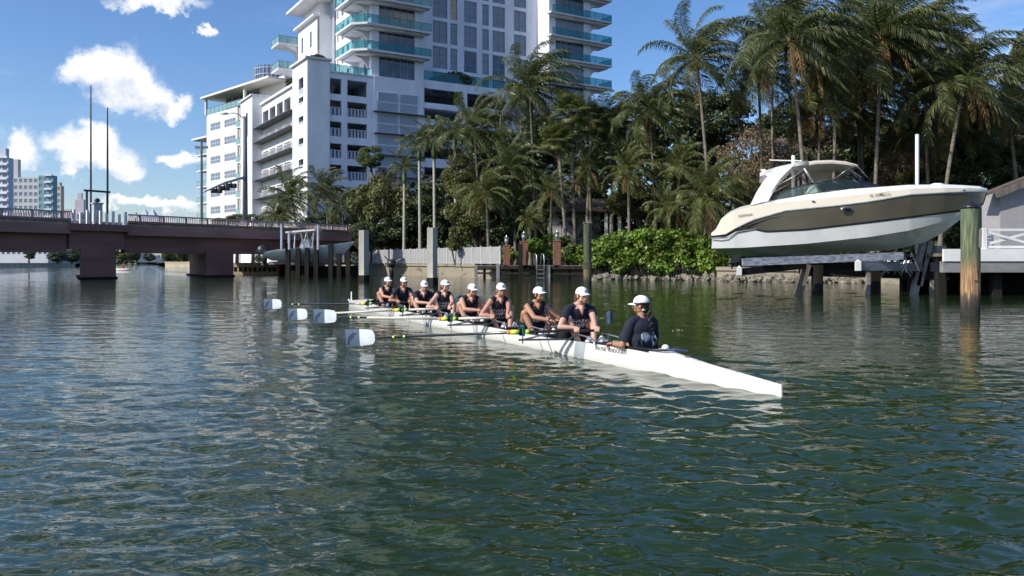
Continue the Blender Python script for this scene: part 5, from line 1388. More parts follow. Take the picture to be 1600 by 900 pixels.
# ---- house with tiled roof behind the palms, glimpsed above the speedboat canopy
hs1 = thing('beige_house', 'beige house with brown barrel tile roof glimpsed behind the vines', 'house', pt(1255, 76))
x0, x1 = WX(1196, 76) - hs1.location.x, WX(1345, 76) - hs1.location.x; zt = WZ(245, 76)
m_ = MB(); m_.box(x0, x1, 0, 6, 1, zt); m_.build('house_wall', [mat('beige_house_wall', (.42, .35, .25), .9)], hs1)
m_ = MB(); m_.add([(x0 - .5, -.8, zt), (x1 + .5, -.8, zt), (x1 + .5, 7, zt), (x0 - .5, 7, zt), (x0 + 2, 3, zt + 2.2), (x1 - 2, 3, zt + 2.2)], [(0, 1, 5, 4), (1, 2, 5), (2, 3, 4, 5), (3, 0, 4), (3, 2, 1, 0)]); m_.build('roof', [M['roof']], hs1)
for k in range(26): m_ = MB(); xx = x0 + (x1 - x0) * k / 26 + .1; m_.tube([(xx, -.78, zt + .07), (xx, 2.9, zt + 2.2)], .12, 6); m_.build('roof_tile_row', [M['roof']], hs1)
# ---- white house at the right edge
hs2 = thing('white_house', 'white rendered house with a dark sloping roof edge at the right picture border', 'house', pt(1565, 38))
def hr(px, d, z): return Vector((WX(px, d), d, z)) - hs2.location
m_ = MB(); q0 = hr(1563, 38, 0); q1 = hr(1800, 38, 0)
m_.hexa([(q0.x, 0, 1), (q1.x, 0, 1), (q1.x, 1.5, 1), (q0.x, 1.5, 1), (q0.x, 0, WZ(300, 38)), (q1.x, 0, WZ(215, 38)), (q1.x, 1.5, WZ(215, 38)), (q0.x, 1.5, WZ(300, 38))]); m_.build('house_wall', [mat('tree_shade_grey_wall', (.36, .35, .35), .85, var=.06)], hs2)  # white wall coloured grey in place of dappled tree shade
m_ = MB(); m_.beam(hr(1541, 37.4, WZ(305, 37.4)) + Vector((0, .6, 0)), hr(1800, 37.4, WZ(203, 37.4)) + Vector((0, .1, 0)), 1.0, .12); m_.build('roof', [M['roof']], hs2)
m_ = MB(); m_.beam(hr(1541, 37.2, WZ(307, 37.2)) + Vector((0, -.75, 0)), hr(1800, 37.2, WZ(204, 37.2)) + Vector((0, -.75, 0)), .1, .28); m_.build('roof_fascia', [M['wood']], hs2)

# ================================================================ right dock
rd = thing('white_dock', 'dock with white edge board and white cross braced railing right of the thick timber pile', 'dock', pt(1500, 30))
def rr2(px, d, z): return Vector((WX(px, d), d, z)) - rd.location
DD = 29.5
m_ = MB(); q0, q1 = rr2(1475, DD, 0), rr2(1900, DD, 0); m_.box(q0.x, q1.x, q0.y, q0.y + .12, 1.32, 1.78); m_.build('edge_board', [M['whitewood']], rd)
m_ = MB(); m_.box(q0.x, q1.x, q0.y + .123, q0.y + 3.6, 1.5, 1.62); m_.build('deck_slab', [M['wood']], rd)
m_ = MB(); m_.box(q0.x, q1.x, q0.y + .05, q0.y + .3, .90, 1.317); m_.build('side_beam', [M['wood_gray']], rd)
m_ = MB(); m_.box(q0.x, q1.x, q0.y + 1.5, q0.y + 1.8, .8, 1.35); m_.box(q0.x, q1.x, q0.y + 3.1, q0.y + 3.4, .0, 1.45); m_.build('inner_beam', [M['wood_dk']], rd)
for px in (1484, 1528, 1572, 1630, 1700): 
    for dy in (.5, 2.6): m_ = MB(); q_ = rr2(px, DD, 0); m_.box(q_.x - .16, q_.x + .16, q_.y + dy, q_.y + dy + .3, -1.2, .897 if dy < 1 else 1.3); m_.build('dock_pile', [M['wood_dk']], rd)
zr0, zr1 = 1.785, WZ(357, DD)
for k, px in enumerate((1542.5, 1622, 1702, 1782)):
    m_ = MB(); q_ = rr2(px, DD, 0); m_.box(q_.x - .075, q_.x + .075, q_.y + .13, q_.y + .28, 1.25, zr1 + .02); m_.build('railing_post', [M['whitewood']], rd)
for a, b_ in ((1542.5, 1622), (1622, 1702), (1702, 1782)):
    p0, p1 = rr2(a, DD, 0), rr2(b_, DD, 0)
    for nm, za, zb, dy in (('top_rail', zr1 - .04, zr1 - .04, .2), ('bottom_rail', 1.86, 1.86, .2), ('brace', zr1 - .12, 1.95, .18), ('brace', 1.95, zr1 - .12, .24)):
        m_ = MB(); m_.beam(p0 + Vector((.08, dy, za)), p1 + Vector((-.08, dy, zb)), .05, .09); m_.build(nm, [M['whitewood']], rd)
lv = thing('deck_chair', 'white slatted deck chair back beside the white railing post', 'chair', Vector((WX(1539, 31), 31, 1.62)))
for k in range(5):
    m_ = MB(); m_.box(-.02 - .33, .33, .02 * k, .03 + .02 * k, .10 + k * .13, .19 + k * .13); m_.build('slat', [M['whitewood']], lv)
m_ = MB(); m_.beam((-.36, 0, 0), (-.36, .12, .8), .05, .05); m_.beam((.36, 0, 0), (.36, .12, .8), .05, .05); m_.build('chair_frame', [M['whitewood']], lv)
m_ = MB(); m_.box(-.35, .35, -.45, .0, .03, .08); m_.build('seat', [M['whitewood']], lv)

# ================================================================ boat lift
bl = thing('boat_lift', 'grey timber and aluminium boat lift cradle on dark piles beneath the speedboat', 'boat lift', pt(1300, 31))
def lr(px, py, d): return W(px, py, d) - bl.location
alu = mat('scuffed_grey_alu', (.30, .32, .36), .45, metal=.35, var=.45, vscale=5, stretch=(1, 1, 3))
m_ = MB(); m_.beam(lr(1160, 410, 30), lr(1410, 400, 30), .22, .29); m_.build('cradle_beam', [alu], bl, bevel=.01)
m_ = MB(); m_.beam(lr(1165, 408, 32), lr(1412, 399, 32), .22, .29); m_.build('cradle_beam', [alu], bl)
m_ = MB(); m_.beam(lr(1157, 425, 29.6), lr(1262, 414, 31), .16, .26); m_.build('cross_beam', [M['wood_dk']], bl)
m_ = MB(); m_.beam(lr(1342, 415, 29.6), lr(1440, 417, 31), .2, .36); m_.build('cross_beam', [M['wood_gray']], bl)
m_ = MB(); m_.beam(lr(1262, 425, 31.4), lr(1480, 431, 31.0), .3, .32); m_.beam(lr(1250, 419, 32.2), lr(1480, 423, 32.2), .3, .5); m_.build('pile_cap_beam', [M['wood_dk']], bl)
for px, y0, y1 in ((1155.5, 417, 430), (1341.5, 407, 423)):
    m_ = MB(); c = lr(px, y0, 29.45); e = lr(px, y1, 29.45); w_ = .085 if px < 1200 else .10
    m_.hexa([(c.x - w_, c.y, e.z), (c.x + w_, c.y, e.z), (c.x + w_, c.y + .1, e.z), (c.x - w_, c.y + .1, e.z), (c.x - w_, c.y, c.z - .05), (c.x + w_, c.y, c.z - .05), (c.x + w_, c.y + .1, c.z - .05), (c.x - w_, c.y + .1, c.z - .05)])
    m_.add([(c.x - w_, c.y, c.z - .047), (c.x + w_, c.y, c.z - .047), (c.x + w_, c.y + .1, c.z - .047), (c.x - w_, c.y + .1, c.z - .047), (c.x, c.y + .05, c.z + .06)], [(0, 1, 4), (1, 2, 4), (2, 3, 4), (3, 0, 4), (3, 2, 1, 0)])
    m_.build('white_guide_cap', [M['gel']], bl)
for (x0, y0, x1, y1, w_, m__) in ((1261, 413, 1247, 462, .26, 'wood'), (1277, 414, 1277, 466, .34, 'wood_dk'), (1356.5, 423, 1356.5, 468, .16, 'wood_gray'), (1366, 420, 1366, 468, .36, 'wood_dk'),
                              (1443, 378, 1427, 466, .24, 'wood_gray'), (1452, 376, 1436, 440, .24, 'wood_gray'), (1456.5, 410, 1456.5, 468, .16, 'wood_gray'), (1467, 384, 1467, 468, .38, 'wood_gray')):
    m_ = MB(); a, b_ = lr(x0, y0, 31), lr(x1, y1, 31); b_ = a + (b_ - a) * 1.1
    m_.beam(b_, a, w_, w_, up=(0, 1, 0)); m_.build('lift_pile', [M[m__]], bl)
m_ = MB()
for k in range(26):
    a = lr(1395 + random.uniform(-8, 30), 398 + random.uniform(0, 14), 30.4); m_.tube([a, a + Vector((random.uniform(-.3, .3), 0, random.uniform(-.35, .2))), a + Vector((random.uniform(-.5, .5), 0, random.uniform(-.6, -.1)))], .02, 4)
m_.build('cable_tangle', [M['metal']], bl)
m_ = MB(); m_.hexa([lr(1140, 412, 31.6), lr(1156, 409, 31.6), lr(1156, 409, 31.2), lr(1140, 412, 31.2), lr(1144, 399, 31.6), lr(1158, 398, 31.6), lr(1158, 398, 31.2), lr(1144, 399, 31.2)]); m_.tube([lr(1146, 408, 31.4), lr(1137, 411, 31.4)], [.10, .04], 6); m_.tube([lr(1146, 410, 31.4), lr(1143, 420, 31.4)], [.09, .03], 6); m_.build('stern_drive', [M['dkmetal']], bl)
for (x0, y0, y1, lab) in ((1433, 210, 402, 'tall white plastic guide pole standing by the speedboat foredeck'), (1239.5, 243, 402, 'shorter white plastic guide pole seen through the speedboat cockpit')):
    a = W(x0, y1, 32.6); m_ = MB(); h_ = WZ(y0, 32.6) - a.z; m_.tube([(0, 0, 0), (0, 0, h_)], .075, 10)
    o = m_.build('guide_pole', [M['gel']]); o.location = a; smooth_angle(o.data, 60); tag(o, lab, 'pole', 'white guide poles of the boat lift')

# ================================================================ speedboat on the lift
SB = thing('speedboat', 'tan and white speedboat with canopy arch raised bow up on the boat lift', 'speedboat', W(1325, 409, 31.2))
o0 = SB.location; SC = FPX / 31.0
def bp_(px, py, y=0.0):
    """boat profile point: pixel column/row on the centre plane, y = metres toward the camera"""
    k = (px - 800) / FPX; s = (k * o0.y - o0.x) / (BU.x - k * BU.y)
    d = o0.y + s * BU.y
    return BU * s + BN * y + Vector((0, 0, (HOR - py) / FPX * d))
BU = Vector((math.cos(R(17)), -math.sin(R(17)), 0)); BN = Vector((-math.sin(R(17)), -math.cos(R(17)), 0))
xs = [1114, 1124, 1136, 1150, 1170, 1195, 1225, 1260, 1300, 1340, 1380, 1412, 1440, 1465, 1485, 1502, 1516, 1528, 1537, 1542]
ip = np.interp
keel = lambda x: ip(x, [1114, 1122, 1162, 1287, 1397, 1444, 1475, 1506, 1525, 1542], [386, 398, 401, 398, 390, 379, 363, 338, 320, 301])
chin = lambda x: ip(x, [1114, 1160, 1256, 1350, 1412, 1470, 1510, 1542], [389, 388, 382, 372, 362, 347, 330, 301.5])
stri = lambda x: ip(x, [1114, 1135, 1152, 1178, 1197, 1256, 1350, 1412, 1506, 1535, 1542], [371, 370.5, 361.5, 360, 364, 361, 350, 342, 329, 319, 300.5])
tanb = lambda x: ip(x, [1114, 1135, 1152, 1178, 1225, 1297, 1350, 1412, 1475, 1528, 1542], [370, 368, 358, 346, 333, 326, 319.5, 308.5, 304, 300, 298.8])
shee = lambda x: ip(x, [1114, 1120, 1128, 1140, 1160, 1195, 1225, 1297, 1350, 1412, 1475, 1528, 1542], [366, 362, 346, 336, 329, 323, 320, 313, 307, 300, 297, 296, 296.5])
deck = lambda x: ip(x, [1114, 1120, 1128, 1140, 1160, 1195, 1215, 1260, 1300, 1350, 1412, 1475, 1528, 1542], [365, 361, 344, 333, 325, 318.5, 314.5, 306, 301, 297.5, 292.5, 291, 292, 295.5])
hb = lambda x: ip(x, [1114, 1150, 1250, 1350, 1412, 1465, 1502, 1528, 1542], [1.38, 1.52, 1.6, 1.55, 1.38, 1.08, .72, .34, .04])
hc = lambda x: ip(x, [1114, 1150, 1250, 1350, 1412, 1465, 1502, 1528, 1542], [1.28, 1.36, 1.38, 1.28, 1.05, .70, .38, .14, .02])
def strip(name, f0, f1, m_, parent=SB, x0=0, x1=9999, sub=1, smooth=True):
    mb = MB()
    xx = sorted(set([x for x in np.linspace(1114, 1542, 60)] + xs)); xx = [x for x in xx if x0 <= x <= x1]
    for sg in (1, -1):
        rows = []
        for j in range(sub + 1):
            t = j / sub; rows.append([bp_(x, f0[0](x) * (1 - t) + f1[0](x) * t, sg * (f0[1](x) * (1 - t) + f1[1](x) * t)) for x in xx])
        mb.grid(rows, flip=sg < 0)
    return mb.build(name, [m_], parent, smooth)
zero = lambda x: 0.0
tan_m = mat('tan_metallic_hull', (.20, .17, .115), .12, metal=.55, spec=.7, coat=.5, var=.12, vscale=.8)
bot_m = mat('glossy_pale_hull_bottom', (.70, .71, .68), .14, spec=.6, coat=.4, var=.08)
strip('hull_bottom', (keel, zero), (chin, hc), bot_m, sub=3)
lw1 = lambda x: chin(x) * .0 + chin(x)
strip('hull_side', (chin, hc), (stri, lambda x: hc(x) * .55 + hb(x) * .45), mat('greyed_white_hull_side', (.66, .66, .64), .16, spec=.6, coat=.4, var=.06, vscale=1.5), sub=2)
st2 = lambda x: stri(x) - .0; sb2 = lambda x: hc(x) * .52 + hb(x) * .48
strip('boot_stripe', (lambda x: stri(x) + 1.6, lambda x: hc(x) * .58 + hb(x) * .42 + .012), (lambda x: stri(x) - 1.4, lambda x: hc(x) * .48 + hb(x) * .52 + .012), M['dkmetal'])
strip('tan_topside', (stri, sb2), (tanb, lambda x: hb(x) - .01), tan_m, sub=2, x0=1140)
strip('cream_band', (tanb, lambda x: hb(x)), (shee, lambda x: hb(x) * .985), M['cream_gel'], sub=2)
strip('rub_rail', (lambda x: tanb(x) + .7, lambda x: hb(x) + .02), (lambda x: tanb(x) - .7, lambda x: hb(x) + .02), M['metal'], x0=1150)
strip('deck', (shee, lambda x: hb(x) * .985), (deck, lambda x: hb(x) * .72), M['gel'], sub=2)
strip('foredeck', (deck, lambda x: hb(x) * .72), (lambda x: deck(x) - 1.0, zero), M['gel'])
m_ = MB(); m_.add([bp_(1114, keel(1114), 0), bp_(1114, chin(1114), hc(1114)), bp_(1114, 370, hb(1114)), bp_(1114, 366, hb(1114) * .98), bp_(1114, 366, -hb(1114) * .98), bp_(1114, 370, -hb(1114)), bp_(1114, chin(1114), -hc(1114))], [(0, 1, 2, 3, 4, 5, 6)]); m_.build('transom', [M['gel']], SB)
# lower tan swoosh line and bow rail, cleats, vents
m_ = MB(); m_.tube([bp_(x, ip(x, [1165, 1200, 1240, 1290], [356, 345, 338, 333]), 1.53) for x in (1165, 1180, 1200, 1220, 1240, 1265, 1290)], .018, 5); m_.build('pinstripe', [M['dkmetal']], SB)
m_ = MB(); m_.tube([bp_(x, ip(x, [1114, 1137, 1152, 1182], [374, 373, 364.5, 360]), 1.47 if x > 1120 else 1.40) for x in (1114, 1126, 1137, 1145, 1152, 1165, 1182)], .022, 5); m_.build('lower_trim', [M['metal']], SB)
m_ = MB(); c = bp_(1316, 331, 1.60)
m_.ell(c, (.25, .05, .11), None, 16, 6); m_.build('porthole', [M['metal']], SB, True)
m_ = MB(); m_.ell(c - Vector((0, .03, 0)), (.19, .045, .075), None, 16, 6); m_.build('porthole_glass', [M['black']], SB, True)
m_ = MB(); m_.add([bp_(1151, 338, 1.46), bp_(1162, 332, 1.46), bp_(1182, 330, 1.50), bp_(1178, 333.5, 1.52), bp_(1165, 336, 1.50)], [(0, 4, 3, 2, 1)]); m_.build('engine_vent', [M['dkmetal']], SB)
for px in (1266, 1367, 1498): m_ = MB(); m_.tube([bp_(px - 2, shee(px) + 3, hb(px) + .02), bp_(px + 2, shee(px) + 3, hb(px) + .02)], .03, 6); m_.build('cleat', [M['metal']], SB)
m_ = MB(); m_.ell(bp_(1464, 289.5, .1), (.28, .16, .08), None, 10, 6); m_.build('deck_hatch', [M['gel']], SB, True)
def decal(txt, size, px, py, y, m__, slope, name='lettering', par=SB):
    me = text_mesh(txt, size, .004); me.materials.clear(); me.materials.append(m__)
    o = inst(name, me, par, bp_(px, py, y), Euler((R(90), 0, 0))); o.rotation_euler = Euler((R(90), -slope, -R(17))); return o
gold = mat('gold_lettering', (.42, .33, .16), .4)
o = decal('FL 0915NT', .15, 1365, 308.8, hb(1365) + .035, gold, R(9.5))
o = decal('FORMULA', .12, 1165, 339.5, 1.56, M['dkmetal'], R(7))
# windshield
WSy = 1.18
m_ = MB(); 
side = [(1202, 314.5), (1212, 308.5), (1228, 301), (1250, 294), (1268, 290.5), (1284, 303.5), (1262, 307), (1230, 312)]
sgm = glass('smoke_boat_glass', (.10, .16, .16), .05, .45, (.55, .65, .62)); n = len(side)
for sg in (1, -1): m_ = MB(); m_.add([bp_(x, y, WSy * sg) for x, y in side], [tuple(range(n))[::sg]]); m_.build('side_glass', [sgm], SB)
gl2 = glass('dark_boat_glass', (.03, .05, .05), .05, .6, (.35, .42, .40))
m_ = MB(); fr = [(1268, 290.5), (1295, 285.5), (1320, 281), (1345, 281.5), (1360, 297.5), (1318, 300), (1284, 303.5)]
rows = [[bp_(1268, 290.5, WSy), bp_(1295, 285.0, WSy * .9), bp_(1325, 281, WSy * .62), bp_(1338, 280.5, 0), bp_(1325, 281, -WSy * .62), bp_(1295, 285, -WSy * .9), bp_(1268, 290.5, -WSy)],
        [bp_(1284, 303.5, WSy + .04), bp_(1318, 300, WSy * .95), bp_(1350, 297.5, WSy * .7), bp_(1364, 296.5, 0), bp_(1350, 297.5, -WSy * .7), bp_(1318, 300, -WSy * .95), bp_(1284, 303.5, -WSy - .04)]]
m_.grid(rows); m_.build('front_glass', [gl2], SB, True)
m_ = MB()
for sg in (1, -1):
    m_.tube([bp_(x, y, WSy * sg) for x, y in side[:5]], .028, 5)
    m_.tube([bp_(1268, 290.5, WSy * sg), bp_(1284, 303.5, (WSy + .04) * sg)], .03, 5); m_.tube([bp_(1202, 314.8, WSy * sg), bp_(1230, 312.3, WSy * sg), bp_(1284, 304, WSy * sg)], .028, 5)
    m_.tube([bp_(1253, 293.5, WSy * sg), bp_(1250, 308, WSy * sg)], .018, 5)
m_.tube(rows[0], .028, 5); m_.tube(rows[1], .028, 5)
for k in (1, 2, 4, 5): m_.tube([rows[0][k], rows[1][k]], .02, 5)
m_.build('windshield_frame', [M['dkmetal']], SB, True)
# mesh cover draped over the foredeck
m_ = MB(); rows = []
for x, yt in ((1338, 280.5), (1350, 282), (1362, 286), (1376, 290.5), (1390, 293), (1398, 292.6)):
    rows.append([bp_(x, yt + (deck(x) + .6 - yt) * abs(k / 4) ** 1.6, WSy * .8 * k / 4) for k in range(-4, 5)])
m_.grid(rows); m_.build('cockpit_cover', [M['black']], SB, True)
# seat backs seen through glass
m_ = MB(); m_.hexa([bp_(1255, 308, .7), bp_(1278, 305, .7), bp_(1278, 305, -.7), bp_(1255, 308, -.7), bp_(1263, 293, .7), bp_(1272, 291, .7), bp_(1272, 291, -.7), bp_(1263, 293, -.7)]); m_.build('helm_seat', [M['gel']], SB, bevel=.04)
# arch legs, canopy
def slab_strip(pts_out, pts_in, y0, y1, m__, name):
    mb = MB(); n = len(pts_out); vs = []
    for (xo, yo), (xi, yi) in zip(pts_out, pts_in): vs += [bp_(xo, yo, y0), bp_(xi, yi, y0), bp_(xi, yi, y1), bp_(xo, yo, y1)]
    fs = []
    for k in range(n - 1):
        for j in range(4): fs.append((k * 4 + j, k * 4 + (j + 1) % 4, k * 4 + 4 + (j + 1) % 4, k * 4 + 4 + j))
    fs += [(3, 2, 1, 0), tuple((n - 1) * 4 + j for j in range(4))]
    mb.add(vs, fs); o = mb.build(name, [m__], SB); bm = bmesh.new(); bm.from_mesh(o.data); bmesh.ops.recalc_face_normals(bm, faces=bm.faces[:]); bm.to_mesh(o.data); bm.free()
    smooth_angle(o.data, 40); return o
for sg in (1, -1):
    slab_strip([(1172, 325), (1181, 306), (1192, 288), (1203, 276), (1210, 268)], [(1197, 318), (1207, 300), (1219, 283), (1231, 271), (1240, 263)], sg * 1.42, sg * 1.28, M['gel'], 'arch_leg')
    slab_strip([(1187, 271), (1196, 280), (1204, 285)], [(1194, 270), (1203, 277), (1208, 281)], sg * 1.40, sg * 1.25, M['gel'], 'arch_fin')
    m_ = MB(); m_.tube([bp_(1253, 268, sg * 1.25), bp_(1268, 290, sg * 1.18)], .05, 6); m_.tube([bp_(1305, 257, sg * 1.1), bp_(1342, 281, sg * .8)], .02, 5); m_.tube([bp_(1330, 262, sg * 1.1), bp_(1300, 283, sg * 1.0)], .018, 5)
    m_.tube([bp_(1203, 300, sg * 1.3), bp_(1240, 280, sg * 1.3), bp_(1262, 262, sg * 1.25)], .018, 5); m_.tube([bp_(1332, 262, sg * 1.1), bp_(1352, 281, sg * .7)], .018, 5)
    m_.build('canopy_strut', [M['metal']], SB, True)
can_m = mat('cream_canvas', (.62, .56, .46), .75, var=.06, vscale=2)
def shell_top(xa, prof, yw, th, name, m__, droop=4.0):
    mb = MB(); top = []; bot = []
    for x, y in prof:
        top.append([bp_(x, y + droop * (abs(k) / 6) ** 2.5, yw * k / 6) for k in range(-6, 7)])
        bot.append([bp_(x, y + th + droop * (abs(k) / 6) ** 2.5, yw * .985 * k / 6) for k in range(-6, 7)])
    mb.grid(top, flip=True); mb.grid(bot)
    n = len(top)
    loop_t = top[0] + [r_[-1] for r_ in top[1:]] + top[-1][::-1][1:] + [r_[0] for r_ in top[::-1][1:-1]]
    loop_b = bot[0] + [r_[-1] for r_ in bot[1:]] + bot[-1][::-1][1:] + [r_[0] for r_ in bot[::-1][1:-1]]
    mb.grid([loop_t, loop_b], close=True)
    return mb.build(name, [m__], SB, True)
shell_top(0, [(1187, 272), (1196, 268.5), (1215, 262.5), (1240, 257), (1258, 254)], 1.42, 5, 'hardtop', M['gel'])
shell_top(0, [(1250, 256.5), (1270, 253), (1295, 252), (1318, 254), (1334, 258.5)], 1.35, 2.5, 'bimini_canvas', can_m, 7.0)
m_ = MB(); rows = [[bp_(1262, 259, -1.25), bp_(1290, 262, -1.28), bp_(1308, 262, -1.2)], [bp_(1266, 275, -1.28), bp_(1285, 276, -1.3), bp_(1302, 270, -1.25)], [bp_(1268, 290, -1.2), bp_(1280, 287, -1.22), bp_(1290, 283, -1.2)]]
m_.grid(rows); m_.grid([[p + Vector((0, .02, 0)) for p in r_] for r_ in rows], flip=True); m_.build('side_curtain', [can_m], SB, True)
m_ = MB(); m_.tube([bp_(1202, 251, .2), bp_(1252, 252.5, .2)], .022, 5); m_.tube([bp_(1250, 256, .2), bp_(1252, 251, .2)], .02, 5); m_.build('antenna', [M['gel']], SB)

# ================================================================ centre console boat on its lift left of the piles
CB = thing('center_console_boat', 'white centre console boat with T-top and dark outboard motor, raised beside the bridge', 'boat', W(470, 409, 65))
o1 = CB.location; S2 = FPX / 65
def cp_(px, py, y=0.0): return Vector(((px - 470) / S2, -y, (HOR - py) / S2))
x2 = [418, 424, 440, 460, 490, 515, 535, 548, 553]
k2 = lambda x: ip(x, [418, 425, 500, 535, 553], [404, 408, 407, 400, 380]); s2f = lambda x: ip(x, [418, 428, 450, 500, 553], [396, 391, 389, 385, 378]); h2f = lambda x: ip(x, [418, 450, 510, 540, 553], [1.1, 1.2, 1.15, .7, .05])
m_ = MB()
for sg in (1, -1): m_.grid([[cp_(x, k2(x), 0) for x in x2], [cp_(x, k2(x) * .35 + s2f(x) * .65 + 2, sg * h2f(x) * .85) for x in x2], [cp_(x, s2f(x), sg * h2f(x)) for x in x2]], flip=sg < 0)
m_.grid([[cp_(x, s2f(x), 1 * h2f(x)) for x in x2], [cp_(x, s2f(x) - .5, 0) for x in x2], [cp_(x, s2f(x), -h2f(x)) for x in x2]]); m_.add([cp_(418, k2(418)), cp_(418, 396, 1.1), cp_(418, 396, -1.1)], [(0, 1, 2)])
m_.build('hull', [mat('blue_white_gelcoat', (.78, .80, .84), .25, spec=.6)], CB, True)
m_ = MB(); m_.hexa([cp_(470, 388, .5), cp_(486, 388, .5), cp_(486, 388, -.5), cp_(470, 388, -.5), cp_(474, 374, .45), cp_(484, 374, .45), cp_(484, 374, -.45), cp_(474, 374, -.45)]); m_.build('console', [M['gel']], CB)
m_ = MB(); m_.hexa([cp_(452, 365, 1.1), cp_(497, 361, 1.1), cp_(497, 361, -1.1), cp_(452, 365, -1.1), cp_(452, 362.5, 1.1), cp_(497, 358.5, 1.1), cp_(497, 358.5, -1.1), cp_(452, 362.5, -1.1)]); m_.build('hardtop', [M['gel']], CB)
for sg in (1, -1):
    for a, b_ in ((456, 455), (495, 492), (475, 480), (484, 478)): m_ = MB(); m_.tube([cp_(a, 364, sg * 1.0), cp_(b_, 388, sg * .9)], .06, 5); m_.build('top_strut', [M['metal']], CB)
m_ = MB(); m_.ell(cp_(409, 392), (.42, .35, .5)); m_.tube([cp_(411, 397), cp_(413, 406), cp_(414, 416)], [.35, .25, .14], 8); m_.ell(cp_(413, 414), (.3, .15, .2)); m_.build('outboard_motor', [M['dkmetal']], CB, True)
cl = thing('boat_lift', 'dark pile dock and lift carrying the centre console boat beside the bridge', 'boat lift', pt(470, 65))
for k, (px, yt) in enumerate(((450, 380), (466, 388), (480, 387), (494, 383), (517, 380), (530, 396), (544, 392))):
    m_ = MB(); a = W(px, yt, 63.8) - cl.location; m_.box(a.x - .17, a.x + .17, a.y - .17, a.y + .17, -1.2, a.z); m_.build('lift_pile', [M['wood_dk']], cl)
m_ = MB(); a, b_ = W(448, 411, 64.3) - cl.location, W(556, 411, 64.3) - cl.location; m_.box(a.x, b_.x, a.y, a.y + 2, 1.05, 1.25); m_.build('dock_deck', [M['wood']], cl)
m_ = MB(); m_.box(a.x, b_.x, a.y + .6, a.y + 1.4, -.5, .95); m_.build('dock_skirt', [M['wood_dk']], cl)
m_ = MB(); m_.beam(cp_(420, 411) + o1 - cl.location, cp_(530, 409) + o1 - cl.location, .3, .25); m_.build('cradle_beam', [M['wood_gray']], cl)
for px in (440, 452, 497): m_ = MB(); a = W(px, 390, 63.5) - cl.location; m_.tube([a, a + Vector((0, 0, 2.0 if px != 452 else 1.3))], .1, 6); m_.build('guide_post', [M['rail_gray']], cl)
# low arcaded landing in front of the far wall
al = thing('landing_stage', 'low sunlit concrete landing with an orange end, right of the second bridge pier', 'landing stage', pt(398, 80))
m_ = MB(); a, b_ = pt(364, 80) - al.location, pt(432, 80) - al.location
m_.box(a.x, b_.x, 0, 2.5, .75, 1.2); m_.box(a.x, b_.x, 0, 2.5, -.5, .28); m_.build('landing_deck', [M['stone']], al)
for k in range(10): m_ = MB(); x = a.x + (b_.x - a.x) * k / 9; m_.box(x - .07, x + .07, .05, 2.4, .283, .747); m_.build('stub_column', [M['stone']], al)
m_ = MB(); m_.box(b_.x + .003, b_.x + .3, -.05, 2.5, -.4, 1.25); m_.build('end_post', [mat('orange_paint', (.65, .22, .12), .7)], al)
# floating mooring dolphins far left, small kayaker under the span
ky = thing('kayak', 'small orange kayak with a paddler far off under the middle bridge span', 'kayak', W(190, 423, 118)); ky.location.z = 0; ky.scale = (.7, .7, .7)
m_ = MB(); m_.tube([(-2.2, 0, .15), (-1, 0, .15), (0, 0, .15), (1, 0, .15), (2.2, 0, .2)], [.04, .3, .36, .3, .04], 8); m_.build('hull', [mat('kayak_white', (.7, .6, .55), .5)], ky, True)
def simple_person(name, label, loc, rz, shirt, skin, h=1.7, seated=False):
    root = thing(name, label, 'person', loc, rz); root.scale = (h / 1.7,) * 3
    m_ = MB(); s_ = h / 1.7
    if not seated:
        for sg in (-1, 1): m_.tube([(sg * .1, 0, 0), (sg * .1, .02, .45), (sg * .09, 0, .88)], [.05, .06, .09], 8)
        z0 = .85
    else:
        for sg in (-1, 1): m_.tube([(sg * .1, 0, .3), (sg * .12, .4, .45), (sg * .1, .75, .2)], [.09, .07, .05], 8)
        z0 = .25
    m_.tube([(0, 0, z0), (0, 0, z0 + .25), (0, 0, z0 + .5), (0, 0, z0 + .62)], [.14, .13, .17, .06], 10, sq=(1.1, .8)); m_.ell((0, 0, z0 + .75), (.08, .1, .12))
    for sg in (-1, 1): m_.tube([(sg * .18, 0, z0 + .52), (sg * .25, .12, z0 + .28), (sg * .2, .35, z0 + .3)], [.05, .045, .03], 8)
    b_ = m_.build('body', [skin], root, True); md = b_.modifiers.new('remesh', 'REMESH'); md.mode = 'VOXEL'; md.voxel_size = .02; md.use_smooth_shade = True
    m_ = MB(); m_.tube([(0, 0, z0 + .02), (0, 0, z0 + .25), (0, 0, z0 + .5), (0, 0, z0 + .60)], [.16, .15, .19, .08], 10, sq=(1.12, .85)); m_.build('shirt', [shirt], root, True)
    m_ = MB(); m_.ell((0, -.01, z0 + .79), (.09, .11, .1)); m_.build('hair', [M['black']], root, True)
    return root
skin_far = mat('far_skin', (.35, .2, .14), .6)
simple_person('person', 'tiny paddler in an orange shirt sitting in the far kayak', Vector(ky.location) + Vector((.3, 0, .1)), R(90), mat('orange_shirt', (.7, .2, .08), .8), skin_far, seated=True)
pw = BB.P(BB.s_at(213, 5), 5, 4.38)
simple_person('person', 'distant walker in pale clothes behind the bridge railing right of the lantern', pw, 0, M['whitewood'], skin_far, h=1.0)
# ================================================================ rowing shell, oars and crew
YAW = math.atan2(-0.4258, -0.9048)      # local +Y (toward the stern) points to (0.4258, -0.9048)
SH_ROT = math.atan2(-0.9048, 0.4258) - math.pi / 2
SH = thing('rowing_shell', 'long slim white eight oared racing shell crossing the canal', 'rowing boat', (2.604, 7.59, 0), SH_ROT)
